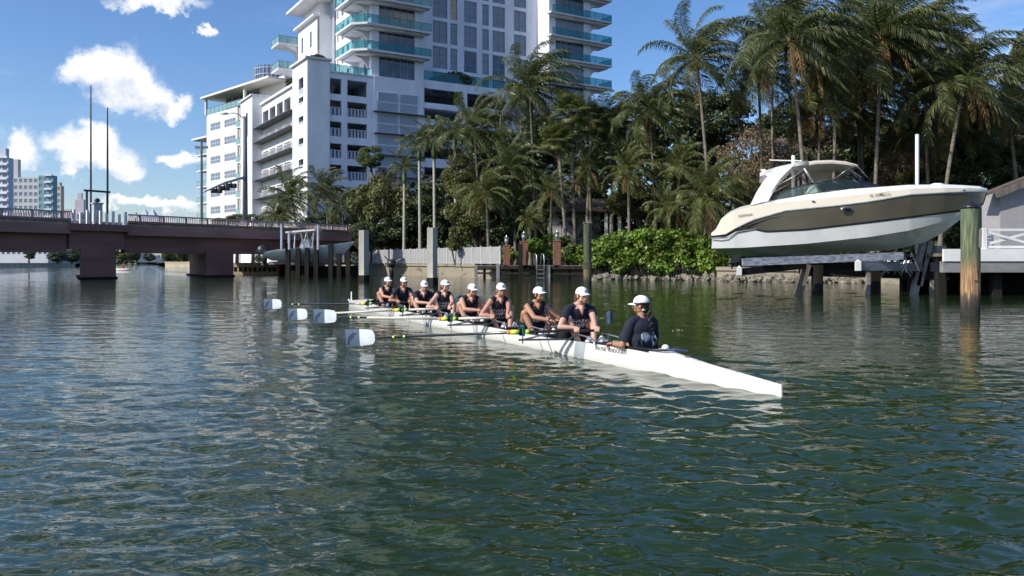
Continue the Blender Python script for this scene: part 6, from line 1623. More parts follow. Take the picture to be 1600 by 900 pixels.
# shell frame: y = 0 at the stern tip, -y toward the bow; x > 0 on the picture's left
LEN = 17.5
def hw(y):   # half width at distance y ahead of the stern
    return float(ip(y, [0, .3, 1, 2, 3.2, 5, 8.5, 12, 14, 15.8, 16.9, 17.4, 17.5], [.008, .035, .10, .185, .25, .285, .295, .285, .24, .15, .07, .02, .006]))
def top(y):  # sheer height above the water
    return float(ip(y, [0, .6, 1.2, 1.95, 2.3, 3.4, 4.2, 13.4, 14.6, 15.2, 17.5], [.115, .135, .165, .225, .235, .225, .20, .20, .235, .24, .15]))
def crown_h(y): return float(ip(y, [0, .5, 1.95], [.0, .02, .05])) if y < 2 else float(ip(y, [14.7, 15.5, 17.5], [.06, .05, 0]))
YS = [0, .05, .15, .3, .5, .8, 1.1, 1.5, 1.9, 1.95, 2.2, 2.6] + [3 + .4 * k for k in range(29)] + [14.6, 14.7, 15, 15.5, 16, 16.5, 16.9, 17.2, 17.4, 17.5]
m_ = MB(); rows = []
for y in YS:
    w_, t_z = hw(y), top(y); r_ = []
    for k in range(17):
        a = math.pi * k / 16; cx, cz = math.cos(a), math.sin(a)
        x = w_ * (abs(cx) ** .75) * (1 if cx > 0 else -1)
        z = t_z - (t_z + .16 * min(1, w_ / .25 + .25)) * (cz ** .75)
        r_.append((x, -y, z))
    rows.append(r_)
m_.grid(rows, flip=False)
m_.build('hull', [M['shellw']], SH, True)
for y0, y1, nm in ((0, 1.95, 'stern_deck'), (14.7, 17.5, 'bow_deck')):
    m_ = MB(); rows = []
    for y in [q for q in YS if y0 <= q <= y1]:
        w_, tz_, ch = hw(y), top(y), crown_h(y)
        rows.append([(w_ * k / 4, -y, tz_ + ch * (1 - abs(k / 4) ** 1.3)) for k in range(4, -5, -1)])
    m_.grid(rows); m_.build(nm, [M['shellw']], SH, True)
# cockpit: gunwales and inner floor
CY = [q for q in YS if 1.95 <= q <= 14.7]
m_ = MB()
for sg in (1, -1):
    m_.grid([[(sg * (hw(y) - .0), -y, top(y) + .001) for y in CY], [(sg * (hw(y) - .035), -y, top(y) + .006) for y in CY], [(sg * (hw(y) - .05), -y, top(y) - .14) for y in CY], [(0, -y, .06) for y in CY]], flip=sg < 0)
m_.build('cockpit_lining', [mat('pale_cockpit', (.20, .21, .22), .5)], SH, True)
m_ = MB()   # coxswain bulkhead and coaming
m_.hexa([(-.17, -1.96, .05), (.17, -1.96, .05), (.17, -1.93, .05), (-.17, -1.93, .05), (-.17, -1.96, .245), (.17, -1.96, .245), (.17, -1.93, .245), (-.17, -1.93, .245)]); m_.build('stern_bulkhead', [M['shellw']], SH)
m_ = MB()
for sg in (1, -1): m_.tube([(sg * .10, -1.72, .275), (sg * (hw(1.95) - .03), -1.98, .262), (sg * (hw(2.5) - .02), -2.5, .25), (sg * (hw(3.2) - .02), -3.2, .235)], .014, 6)
m_.build('coaming', [M['black']], SH, True)
# grey bands and seams
for y in (3.28, 6.9, 9.6, 12.3):
    m_ = MB(); rows = []
    for yy in (y, y + (.26 if y < 4 else .12)):
        w_, t_z = hw(yy) + .002, top(yy) + .002
        rows.append([(w_ * (abs(math.cos(math.pi * k / 16)) ** .75) * (1 if math.cos(math.pi * k / 16) > 0 else -1), -yy - (.20 if y < 4 else .0) * math.sin(math.pi * k / 16), t_z - (t_z + .16) * (math.sin(math.pi * k / 16) ** .75) - .001) for k in range(17)])
    m_.grid(rows); m_.build('grey_band', [M['shellg']], SH, True)
for y in (4.6, 5.9, 8.3, 10.9):
    m_ = MB(); m_.tube([(hw(y) + .001, -y, top(y) - .02), (hw(y) * 1.0 + .003, -y + .06, top(y) * .5), (hw(y) * .97 + .002, -y + .12, .0)], .004, 4); m_.build('hull_seam', [M['ledge']], SH)
me = text_mesh('WAYNE VENDOORN', .072, .001); me.materials.clear(); me.materials.append(mat('dark_hull_lettering', (.20, .20, .22), .5))
o = inst('hull_lettering', me, SH, (0, 0, 0))
for v in me.vertices:          # wrap along the port side, reading toward the stern
    y = 2.72 - v.co.x; zz = top(y) - .05 + v.co.y
    v.co = Vector((hw(y) + .004 + v.co.z, -y, zz))
m_ = MB(); m_.ell((0, -17.52, .16), (.035, .035, .035)); m_.build('bow_ball', [M['gel']], SH, True)
m_ = MB(); m_.box(-.004, .004, -17.28, -17.16, .19, .42); m_.box(-.012, .012, -17.3, -17.14, .17, .19); m_.build('bow_number_card', [mat('pale_blue_card', (.62, .74, .78), .5)], SH)
m_ = MB(); m_.ell((.05, -1.80, .30), (.04, .05, .035)); m_.build('white_speaker', [M['gel']], SH, True)
m_ = MB(); m_.tube([(.10, -1.75, .272), (.02, -1.66, .285), (-.12, -1.6, .27)], .014, 5); m_.build('cox_wiring', [mat('navy_strap', (.03, .05, .14), .6)], SH)
m_ = MB(); m_.box(-.003, .003, -1.35, -1.1, -.4, -.1); m_.build('fin', [M['shellw']], SH)

# crew list: seat 8 (stroke) ... 1 (bow); side +1 = oar toward the picture's left
SP = 1.38; S_STROKE = 4.05
yel = mat('yellow_green_collar', (.55, .75, .05), .4); ora = mat('orange_collar', (.85, .22, .06), .5); grn = mat('dark_green_oarlock', (.02, .16, .15), .35)
bl_w = mat('white_blade', (.66, .71, .75), .3); bl_b = mat('slate_blue_blade_end', (.07, .115, .18), .6); navy_ink = mat('navy_ink', (.02, .03, .09), .5)
whs = mat('white_oar_shaft', (.62, .60, .50), .3)
def oar_for(idx, ys, side, ang, label, white=False, zh=.375, zb=.18, hy=.72):
    """oar through its lock; returns handle end and unit vector toward the blade, in shell coordinates"""
    pin = Vector((side * .80, ys + hy - 1.10 * math.sin(R(ang)), .325))
    d = Vector((side * math.cos(R(ang)), -math.sin(R(ang)), 0))
    h_end = pin - d * 1.10; h_end.z = zh
    dirv = (pin - h_end).normalized(); tip = pin + Vector((d.x, d.y, (zb - .325) / 2.3)) * 2.76
    root = thing('oar', label, 'oar', SH.matrix_world @ pin if False else (0, 0, 0), 0, 'sweep oars of the rowing eight')
    M4 = Matrix.Translation((2.604, 7.59, 0)) @ Matrix.Rotation(SH_ROT, 4, 'Z')
    root.location = M4 @ pin; root.rotation_euler = (0, 0, SH_ROT)
    def r3(p): return p - pin
    m_ = MB(); b0 = tip - (tip - pin).normalized() * .50
    m_.tube([r3(h_end + dirv * .42), r3(pin), r3(b0)], [.021, .0205, .016], 10); m_.build('shaft', [M['carbon'] if not white else M['carbon']], root, True)
    if white:
        m_ = MB(); q0, q1 = pin.lerp(b0, .12), pin.lerp(b0, .72); m_.tube([r3(q0), r3(q1)], [.0225, .0205], 10); m_.build('white_sleeve', [whs], root, True)
        m_ = MB(); q0 = pin - dirv * .15; q1 = pin - dirv * .75; m_.tube([r3(q0), r3(q1)], .0235, 10); m_.build('white_sleeve', [whs], root, True)
    m_ = MB(); m_.tube([r3(h_end), r3(h_end + dirv * .30), r3(h_end + dirv * .42)], [.019, .019, .021], 10); m_.build('handle', [M['black']], root, True)
    for a, b_, r_, mt in ((-.10, -.05, .034, yel), (.05, .17, .034, yel), (.17, .22, .03, ora), (.025, .048, .05, M['black'])):
        m_ = MB(); m_.tube([r3(pin + dirv * a), r3(pin + dirv * b_)], r_, 12); m_.build('collar', [mt], root, True)
    for a in (1.78, 1.95): m_ = MB(); c = pin + (tip - pin).normalized() * a; m_.tube([r3(c), r3(c + dirv * .03)], .019, 8); m_.build('shaft_band', [yel], root)
    # squared cleaver blade with slight spoon
    ax = (tip - pin).normalized(); up = Vector((0, 0, 1)); up = (up - ax * up.dot(ax)).normalized(); nb = ax.cross(up)
    prof = [(0, .035, .04), (.02, .075, .085), (.05, .095, .115), (.14, .105, .128), (.30, .115, .137), (.50, .118, .142)]
    for nm, i0, i1, mt in (('blade', 0, 4, bl_w), ('blade_tip', 4, 6, bl_b)):
        pass
    def bpt(u_, v_, off): return r3(b0 + ax * u_ + up * v_ + nb * (off + .018 * math.sin(math.pi * u_ / .5) * 0 + .008 * (v_ / .13) ** 2))
    def panel(name, us, mt, th=.004):
        m_ = MB()
        for s_ in (1, -1):
            rows = []
            for u_ in us:
                lo = float(ip(u_, [p[0] for p in prof], [p[1] for p in prof])); hi = float(ip(u_, [p[0] for p in prof], [p[2] for p in prof]))
                rows.append([bpt(u_, -lo + (lo + hi) * k / 6 - .0, s_ * th) for k in range(7)])
            m_.grid(rows, flip=(s_ < 0))
        n = len(us); b_ = []
        m_.build(name, [mt], root, True)
    panel('blade', [0, .02, .05, .10, .14, .20, .25], bl_w, .005); panel('blade_end', [.25, .3, .36, .42, .48], bl_b, .005); panel('blade_edge', [.48, .50], navy_ink, .005)
    # shark mark: body crescent, fins and tail, on both faces
    for s_ in (1, -1):
        m_ = MB()
        out = [(.30, .09), (.345, .075), (.36, .105), (.375, .07), (.41, .045), (.44, .0), (.45, -.06), (.47, -.09), (.435, -.085), (.40, -.10), (.42, -.06), (.405, -.02), (.385, .005), (.39, -.035), (.36, .01), (.33, .035), (.345, .05), (.305, .062)]
        vs = [bpt(u_, v_, s_ * .0075) for u_, v_ in out]; m_.add(vs, [tuple(range(len(vs)))[::s_]]); m_.build('shark_mark', [navy_ink], root)
    # rigger belongs to the shell
    rgm = MB(); w_ = hw(-ys) if False else .28; px_, py_ = pin.x, pin.y
    g0 = Vector((side * .29, py_ + .46, .245)); g1 = Vector((side * .29, py_ - .30, .245)); pb = Vector((px_, py_, .215))
    rgm.beam(g0, pb + Vector((side * .05, -.02, 0)), .055, .022); rgm.build('rigger_arm', [M['dkmetal']], SH)
    rgm = MB(); rgm.tube([g1, pb], .014, 6); rgm.build('rigger_backstay', [M['metal']], SH, True)
    rgm = MB(); rgm.tube([pb - Vector((0, 0, .05)), pb + Vector((0, 0, .20))], .009, 6); rgm.build('pin', [M['dkmetal']], SH, True)
    rgm = MB()
    rgm.box(px_ - .018, px_ + .018, py_ - .035, py_ + .035, .27, .292); rgm.box(px_ - .018, px_ + .018, py_ + .028, py_ + .045, .2925, .40); rgm.box(px_ - .018, px_ + .018, py_ - .045, py_ - .028, .2925, .40); rgm.box(px_ - .014, px_ + .014, py_ - .05, py_ + .05, .4005, .42)
    rgm.build('oarlock', [grn], SH)
    return h_end, dirv
# V-shaped aluminium splash frames behind each seat
for k in range(8):
    y = S_STROKE + SP * k; y = -(y - .42)
    m_ = MB()
    for sg in (1, -1): m_.tube([(sg * .27, y - .10, .225), (sg * .20, y + .05, .31), (sg * .20, y + .42, .29), (sg * .27, y + .62, .225)], .012, 5)
    m_.build('shoulder_frame', [M['metal']], SH, True)
    m_ = MB(); m_.hexa([(-.2, y + .1, .08), (.2, y + .1, .08), (.2, y + .16, .08), (-.2, y + .16, .08), (-.2, y + .20, .21), (.2, y + .20, .21), (.2, y + .24, .20), (-.2, y + .24, .20)]); m_.build('foot_stretcher', [M['dkmetal']], SH)
    for sg in (-1, 1): m_ = MB(); m_.tube([(sg * .1, y + .02, .10), (sg * .1, y + .12, .15), (sg * .1, y + .2, .27)], [.045, .05, .035], 8, sq=(.9, 1.2)); m_.build('shoe', [M['gel']], SH, True)

skins = [mat('skin_tone_fair', (.60, .35, .26), .5, var=.06, vscale=8), mat('skin_tone_tan', (.42, .215, .13), .5, var=.06, vscale=8), mat('skin_tone_warm', (.53, .28, .19), .5, var=.06, vscale=8)]
for m in skins: m.node_tree.nodes['Principled BSDF'].inputs['Subsurface Weight'].default_value = .06; m.node_tree.nodes['Principled BSDF'].inputs['Subsurface Radius'].default_value = (.02, .008, .004)
navy = mat('navy_jersey', (.011, .014, .030), .85, var=.25, vscale=9, bump=.25, bscale=14)
blackc = mat('black_shorts', (.010, .010, .013), .8, bump=.3)
capw = mat('white_cap_cloth', (.80, .80, .82), .75, var=.03, bump=.1, bscale=60)
ink_w = mat('white_shirt_print', (.78, .79, .82), .7)
hairs = [mat('reddish_brown_hair', (.12, .045, .02), .55, bump=.5, bscale=60), mat('dark_hair', (.02, .014, .010), .5, bump=.5, bscale=60), mat('light_brown_hair', (.14, .08, .04), .55, bump=.5, bscale=60)]
lipm = mat('lip_colour', (.33, .10, .09), .45); eyew = mat('eye_white', (.7, .7, .7), .3); eyed = mat('eye_dark', (.02, .015, .01), .2)
from mathutils.bvhtree import BVHTree
def cap_seg(mb, a, b_, ra, rb, n=12, mid=None):
    a, b_ = Vector(a), Vector(b_)
    pts = [a.lerp(b_, t) for t in (0, .33, .66, 1)]
    rad = [ra, ra + (rb - ra) * .33, ra + (rb - ra) * .66, rb]
    if mid: rad[1] *= mid; rad[2] *= (1 + mid) / 2
    mb.tube(pts, rad, n); mb.ell(a, (ra,) * 3, None, n, 8); mb.ell(b_, (rb,) * 3, None, n, 8)
def solid(mb, name, m, parent, vox, smooth=4):
    me = mb.mesh(name, [m]); o = bpy.data.objects.new(name, me); COL.objects.link(o)
    rm = o.modifiers.new('r', 'REMESH'); rm.mode = 'VOXEL'; rm.voxel_size = vox; rm.use_smooth_shade = True
    sm_ = o.modifiers.new('s', 'SMOOTH'); sm_.factor = .5; sm_.iterations = smooth
    bpy.context.view_layer.update()
    nm = bpy.data.meshes.new_from_object(o.evaluated_get(bpy.context.evaluated_depsgraph_get()))
    o.modifiers.clear(); o.data = nm; nm.name = name
    nm.polygons.foreach_set('use_smooth', [True] * len(nm.polygons))
    o.parent = parent; return o
def hand(mb, wrist, grip, axis, side, toward):
    """closed hand over a bar: palm on top, four fingers over the front and under, thumb beneath. axis = bar direction toward the thumb side"""
    ax = Vector(axis).normalized(); up = Vector((0, 0, 1)); up = (up - ax * up.dot(ax)).normalized(); fw = Vector(toward); fw = (fw - ax * fw.dot(ax) - up * fw.dot(up)).normalized()
    g = Vector(grip); w = Vector(wrist)
    palm = g + up * .030 - fw * .014
    rot = Matrix((ax, fw, up)).transposed()
    mb.ell(palm, (.041, .036, .0155), rot, 12, 8); mb.ell(palm - fw * .022 + up * .006, (.036, .030, .016), rot, 10, 6)
    cap_seg(mb, w, palm - fw * .02 + up * .004, .0235, .021, 10)
    lens = (.92, 1.0, 1.04, .95)
    for i in range(4):
        o_ = ax * (-.030 + .0205 * i); L_ = lens[3 - i] if True else 1; r_ = .0093 - .0006 * abs(i - 1.5)
        p0 = g + o_ + up * .030 + fw * .010; p1 = g + o_ * 1.02 + up * (.020) + fw * .030 * L_; p2 = g + o_ + up * (-.010) + fw * .031 * L_; p3 = g + o_ - up * .028 + fw * .010
        mb.tube([p0, p1, p2, p3], [r_ * 1.1, r_, r_ * .95, r_ * .8], 8); mb.ell(p3, (r_ * .8,) * 3, None, 8, 6); mb.ell(p1, (r_ * 1.02,) * 3, None, 8, 6)
    t0 = palm + ax * .036 - fw * .02 - up * .006; t1 = g + ax * .046 - fw * .03 - up * .004; t2 = g + ax * .034 - fw * .012 - up * .030
    mb.tube([t0, t1, t2], [.0125, .0105, .0085], 8); mb.ell(t2, (.0085,) * 3, None, 8, 6); mb.ell(t1, (.0105,) * 3, None, 8, 6)
def head_geo(mb, Hm, s=1.0):
    """head centred at the origin of Hm, +Y is the face"""
    def P(*v): return Hm @ Vector(v)
    rot = Hm.to_3x3()
    mb.ell(P(0, -.012, .022), (.073, .092, .088), rot, 20, 14)
    mb.ell(P(0, .018, -.030), (.060, .066, .074), rot, 18, 12)
    mb.ell(P(0, .052, -.078), (.028, .024, .022), rot, 10, 8)          # chin
    for sg in (-1, 1):
        mb.ell(P(sg * .040, .050, -.022), (.024, .024, .022), rot, 10, 8)   # cheek
        mb.ell(P(sg * .047, .018, -.062), (.018, .034, .020), rot, 10, 8)  # jaw
        mb.ell(P(sg * .077, -.006, -.012), (.009, .018, .030), rot, 10, 8)  # ear
        mb.ell(P(sg * .030, .072, .020), (.026, .012, .010), rot, 10, 6)    # brow
    mb.tube([P(0, .078, .012), P(0, .094, -.014), P(0, .102, -.028)], [.009, .0105, .012], 8); mb.ell(P(0, .100, -.029), (.015, .012, .010), rot, 8, 6)
    mb.ell(P(0, .078, -.056), (.023, .012, .014), rot, 10, 6)           # mouth area
def cap_geo(root, Hm, strap=False, logo=True, seg=24):
    rot = Hm.to_3x3()
    m_ = MB(); rows = []
    for j in range(9):
        la = R(-4 + 94 * j / 8); rows.append([Hm @ Vector((.081 * math.cos(la) * math.cos(2 * math.pi * i / seg), -.010 + .101 * math.cos(la) * math.sin(2 * math.pi * i / seg), .030 + .096 * math.sin(la) ** .85 if la > 0 else .030 + .088 * math.sin(la))) for i in range(seg)])
    m_.grid(rows, close=True); m_.grid([[Hm @ ((Hm.inverted() @ Vector(p)) * .97) for p in r_] for r_ in rows[:2]], close=True, flip=True)
    c = m_.build('cap', [capw], root, True)
    m_ = MB(); t_ = []; b_ = []
    for i in range(13):
        a = R(18 + 144 * i / 12); e = [Vector((.080 * math.cos(a), -.010 + .099 * math.sin(a), .034))]
        ln = .070 * math.sin(a) ** .7
        for q in (.35, .7, 1.0): e.append(Vector((.080 * math.cos(a) * (1 - .04 * q), -.010 + .099 * math.sin(a) + ln * q, .034 - .012 * q - .016 * (math.cos(a) ** 2) * q)))
        t_.append([Hm @ p for p in e]); b_.append([Hm @ (p - Vector((0, 0, .004))) for p in e])
    m_.grid(t_); m_.grid(b_, flip=True); m_.grid([[r_[-1] for r_ in t_], [r_[-1] for r_ in b_]], flip=False)
    m_.build('cap_brim', [capw], c, True)
    m_ = MB(); m_.ell(Hm @ Vector((0, -.010, .1215)), (.007, .007, .004), rot, 8, 4); m_.build('cap_button', [capw], c, True)
    if logo:
        m_ = MB(); pts = [(-.022, .0), (-.008, .012), (.002, .030), (.010, .012), (.024, .004), (.012, -.002), (.016, -.014), (0, -.004), (-.014, -.010)]
        vs = []
        for x, z in pts:
            zz = .062 + z * .95; la = math.asin(min(1, max(0, (zz - .034) / .088)) ** (1 / .9)); ry = math.sqrt(max(0, math.cos(la) ** 2 - (x / .0835) ** 2))
            vs.append(Hm @ Vector((x, -.010 + .103 * ry + .003, zz)))
        m_.add(vs, [tuple(range(len(vs)))]); m_.add(vs, [tuple(range(len(vs)))[::-1]]); m_.build('cap_badge', [mat('navy_badge', (.03, .05, .16), .6) if 'navy_badge' not in bpy.data.materials else bpy.data.materials['navy_badge']], c)
    return c
M4SH = Matrix.Translation((2.604, 7.59, 0)) @ Matrix.Rotation(SH_ROT, 4, 'Z')
def rower(idx, label, side, ang, skin, hair, lean=14, yawh=0, pitchh=-6, sleeves=True, knee=(.21, .22, .50), seat_y=0.0, zb=.2, scale=1.0, text=True, vox=.007, white=False, oar_label='', hairstyle='tail', build=1.0, watch=False, glasses=False, hy=.72):
    ys = -(S_STROKE + SP * idx) + seat_y
    root = thing('person', label, 'person', M4SH @ Vector((0, ys, .0)), SH_ROT, 'rowers in the eight')
    h_end, dv = oar_for(idx, ys, side, ang, oar_label, white, hy=hy, zb=zb)
    h_end = h_end - Vector((0, ys, 0))
    # outside hand at the end of the handle, inside hand 0.30 m further out
    gO = h_end + dv * .05; gI = h_end + dv * .33
    hip = Vector((0, 0, .215)); la = R(lean); sp = Vector((0, math.sin(la), math.cos(la))); fr = Vector((0, math.cos(la), -math.sin(la)))
    def T(x, f_, u_): return hip + Vector((x, 0, 0)) * build + fr * f_ + sp * u_
    rotT = Matrix(((1, 0, 0), fr, sp)).transposed()
    nb_ = T(0, .005, .505) ; hc_ = nb_ + sp * .10 + fr * .045 + Vector((0, .0, .055))
    Hm = Matrix.Translation(hc_) @ Euler((R(pitchh * .6 + 3), 0, R(yawh))).to_matrix().to_4x4() @ Matrix.Scale(1.0, 4)
    mb = MB(); b = build
    mb.ell(T(0, -.01, .04), (.165 * b, .125, .115), rotT, 18, 10); mb.ell(T(0, .0, .20), (.125 * b, .092, .14), rotT, 18, 10)
    mb.ell(T(0, .005, .36), (.150 * b, .098, .15), rotT, 18, 12)
    for sg in (-1, 1): mb.ell(T(sg * .065, .070, .335), (.060, .048, .062), rotT, 12, 8)
    shp = {sg: T(sg * .168, .03, .435) for sg in (-1, 1)}
    cap_seg(mb, T(-.14, 0, .445), T(.14, 0, .445), .052, .052)
    for sg in (-1, 1): mb.tube([T(0, -.015, .52), T(sg * .07, -.01, .482), T(sg * .15, .01, .455)], [.045, .042, .045], 10)
    cap_seg(mb, T(0, 0, .44), hc_ - sp * .03 - fr * .012, .054, .047)
    arms = {}
    for sg in (-1, 1):
        tgt = gO if (sg == -side) else gI
        wr_ = tgt + Vector((0, -.055, .036)); s0 = shp[sg]; D = (wr_ - s0); dist = D.length; l1, l2 = .285, .255
        bend = max(0.0, 1 - (dist / (l1 + l2)) ** 2); e_off = math.sqrt(bend) * .27
        el_ = s0 + D * .52 + (Vector((sg * 1.0, 0, -.55)).normalized()) * e_off
        arms[sg] = (s0, el_, wr_)
        mb.ell(s0, (.056, .056, .056), None, 12, 8)
        cap_seg(mb, s0, el_, .049 * b, .038, mid=1.04); cap_seg(mb, el_, wr_, .038, .0245, mid=1.08)
        axd = dv * (1 if (sg == -side) else 1)
        hand(mb, wr_, tgt, (-dv if sg == side else dv) if False else dv, sg, (0, 1, 0))
        # legs
        kx, ky, kz = knee; kn = Vector((sg * kx, ky, kz)); an = Vector((sg * .10, .39, .11)); hp = Vector((sg * .088, -.03, .215))
        cap_seg(mb, hp, kn, .088 * b, .058, mid=1.02); cap_seg(mb, kn, an, .052, .034, mid=1.12); mb.ell(kn + Vector((0, .012, .008)), (.050, .05, .052), None, 12, 8)
        mb.ell(kn.lerp(an, .33) + Vector((0, -.022, -.0)), (.045, .045, .08), Euler((R(18), 0, 0)).to_matrix(), 10, 8)
        mb.tube([an + Vector((0, -.03, -.03)), an + Vector((0, .06, .03))], [.035, .03], 8)
    head_geo(mb, Hm)
    body = solid(mb, 'body', skin, root, vox)
    # jersey
    ms = MB()
    ms.ell(T(0, -.01, .05), (.178 * b, .138, .12), rotT, 18, 10); ms.ell(T(0, .0, .20), (.142 * b, .110, .15), rotT, 18, 10); ms.ell(T(0, .006, .355), (.163 * b, .111, .145), rotT, 18, 12)
    for sg in (-1, 1):
        ms.ell(T(sg * .065, .074, .330), (.066, .053, .067), rotT, 12, 8)
        ms.tube([T(sg * .055, -.012, .478), T(sg * .10, -.008, .470), T(sg * .15, .01, .448)], [.050, .054, .056], 10)
        if sleeves:
            s0, el_, w_ = arms[sg]; e = s0.lerp(el_, .55); ms.ell(s0, (.064, .064, .064), None, 12, 8); ms.tube([s0, s0.lerp(e, .5), e], [.062, .060, .064], 12)
        else: ms.ell(T(sg * .135, .012, .43), (.050, .058, .062), rotT, 12, 8)
    for k in range(9):      # cloth folds around the waist
        a = random.uniform(0, 6.28); ms.tube([T(math.cos(a) * .13, math.sin(a) * .10, .10), T(math.cos(a + .25) * .135, math.sin(a + .25) * .105, .17 + .03 * random.random()), T(math.cos(a + .5) * .12, math.sin(a + .5) * .09, .24)], [.006, .016, .006], 6)
    js = solid(ms, 'jersey', navy, root, max(vox, .008), 3)
    # skin V at the neck opening
    vd = .400 if sleeves else .435; mv = MB(); mv.tube([T(0, .050, .500), T(0, .094, .462), T(0, .122, vd)], [.042, .028, .006], 10); mv.ell(T(0, .045, .495), (.052, .035, .03), rotT, 10, 8)
    mv.build('neck_skin', [skin], root, True)
    # shorts
    mh = MB(); mh.ell(T(0, -.015, .0), (.180 * b, .14, .10), rotT, 16, 10)
    for sg in (-1, 1):
        hp = Vector((sg * .088, -.03, .215)); kn = Vector((sg * knee[0], knee[1], knee[2])); mh.tube([hp, hp.lerp(kn, .32), hp.lerp(kn, .62)], [.105 * b, .100 * b, .092], 14); mh.ell(hp, (.105 * b,) * 3, None, 12, 8)
    solid(mh, 'shorts', blackc, root, max(vox, .009), 3)
    # hair under the cap
    rh_ = Hm.to_3x3(); mh = MB()
    mh.ell(Hm @ Vector((0, -.030, .018)), (.078, .083, .082), rh_, 16, 10); mh.ell(Hm @ Vector((0, -.055, -.03)), (.060, .045, .05), rh_, 12, 8)
    for sg in (-1, 1): mh.ell(Hm @ Vector((sg * .071, .012, .012)), (.010, .022, .03), rh_, 8, 6)
    if hairstyle == 'tail': mh.tube([Hm @ Vector((0, -.09, .03)), Hm @ Vector((0, -.135, .01)), Hm @ Vector((.01, -.14, -.08)), Hm @ Vector((.01, -.12, -.15))], [.022, .026, .020, .008], 8)
    else: mh.ell(Hm @ Vector((0, -.098, -.015)), (.036, .032, .036), rh_, 10, 8)
    solid(mh, 'hair', hair, root, .008, 2)
    cap_geo(root, Hm)
    for sg in (-1, 1):
        m_ = MB(); m_.ell(Hm @ Vector((sg * .030, .073, .004)), (.0125, .008, .0075), rh_, 10, 6); e_ = m_.build('eye', [eyew], root, True)
        m_ = MB(); m_.ell(Hm @ Vector((sg * .030, .0795, .004)), (.0055, .004, .0055), rh_, 8, 6); m_.build('pupil', [eyed], e_, True)
        m_ = MB(); m_.tube([Hm @ Vector((sg * .016, .083, .020)), Hm @ Vector((sg * .030, .086, .024)), Hm @ Vector((sg * .045, .077, .020))], [.0025, .0035, .002], 5); m_.build('eyebrow', [hair], root)
    m_ = MB(); m_.tube([Hm @ Vector((-.021, .083, -.056)), Hm @ Vector((0, .091, -.054)), Hm @ Vector((.021, .083, -.056))], [.003, .0055, .003], 6); m_.build('lips', [lipm], root, True)
    if glasses:
        m_ = MB(); m_.ell(Hm @ Vector((-.03, .082, .004)), (.024, .008, .015), rh_, 10, 6); m_.ell(Hm @ Vector((.03, .082, .004)), (.024, .008, .015), rh_, 10, 6); m_.tube([Hm @ Vector((-.076, .0, .008)), Hm @ Vector((-.05, .075, .01)), Hm @ Vector((.05, .075, .01)), Hm @ Vector((.076, .0, .008))], .0035, 5); m_.build('sunglasses', [M['black']], root, True)
    if watch:
        s0, el_, w_ = arms[1]; d_ = (w_ - el_).normalized(); q = w_ - d_ * .045; m_ = MB(); m_.tube([q, q + d_ * .022], .031, 12); m_.build('wrist_watch', [M['black']], root, True)
    if text:   # SHARKS ROWING printed on the chest, projected onto the cloth
        bv = BVHTree.FromObject(js, bpy.context.evaluated_depsgraph_get()) if False else BVHTree.FromPolygons([v.co for v in js.data.vertices], [tuple(p.vertices) for p in js.data.polygons])
        for ln, (tx, uu) in enumerate((('SHARKS', .300), ('ROWING', .232))):
            me = text_mesh(tx, .080, 0, .0016); bm = bmesh.new(); bm.from_mesh(me); bmesh.ops.triangulate(bm, faces=bm.faces[:]); bmesh.ops.subdivide_edges(bm, edges=bm.edges[:], cuts=1); bm.to_mesh(me); bm.free()
            me.materials.clear(); me.materials.append(ink_w)
            for v in me.vertices:
                src = T(-v.co.x * 1.15 / b, .5, uu + v.co.y + .35 * v.co.x ** 2 * (1 if ln == 0 else 1))
                hit = bv.ray_cast(src, -fr)
                v.co = (hit[0] + fr * .004) if hit[0] else src - fr * .36
            inst('shirt_print', me, root)
    return root
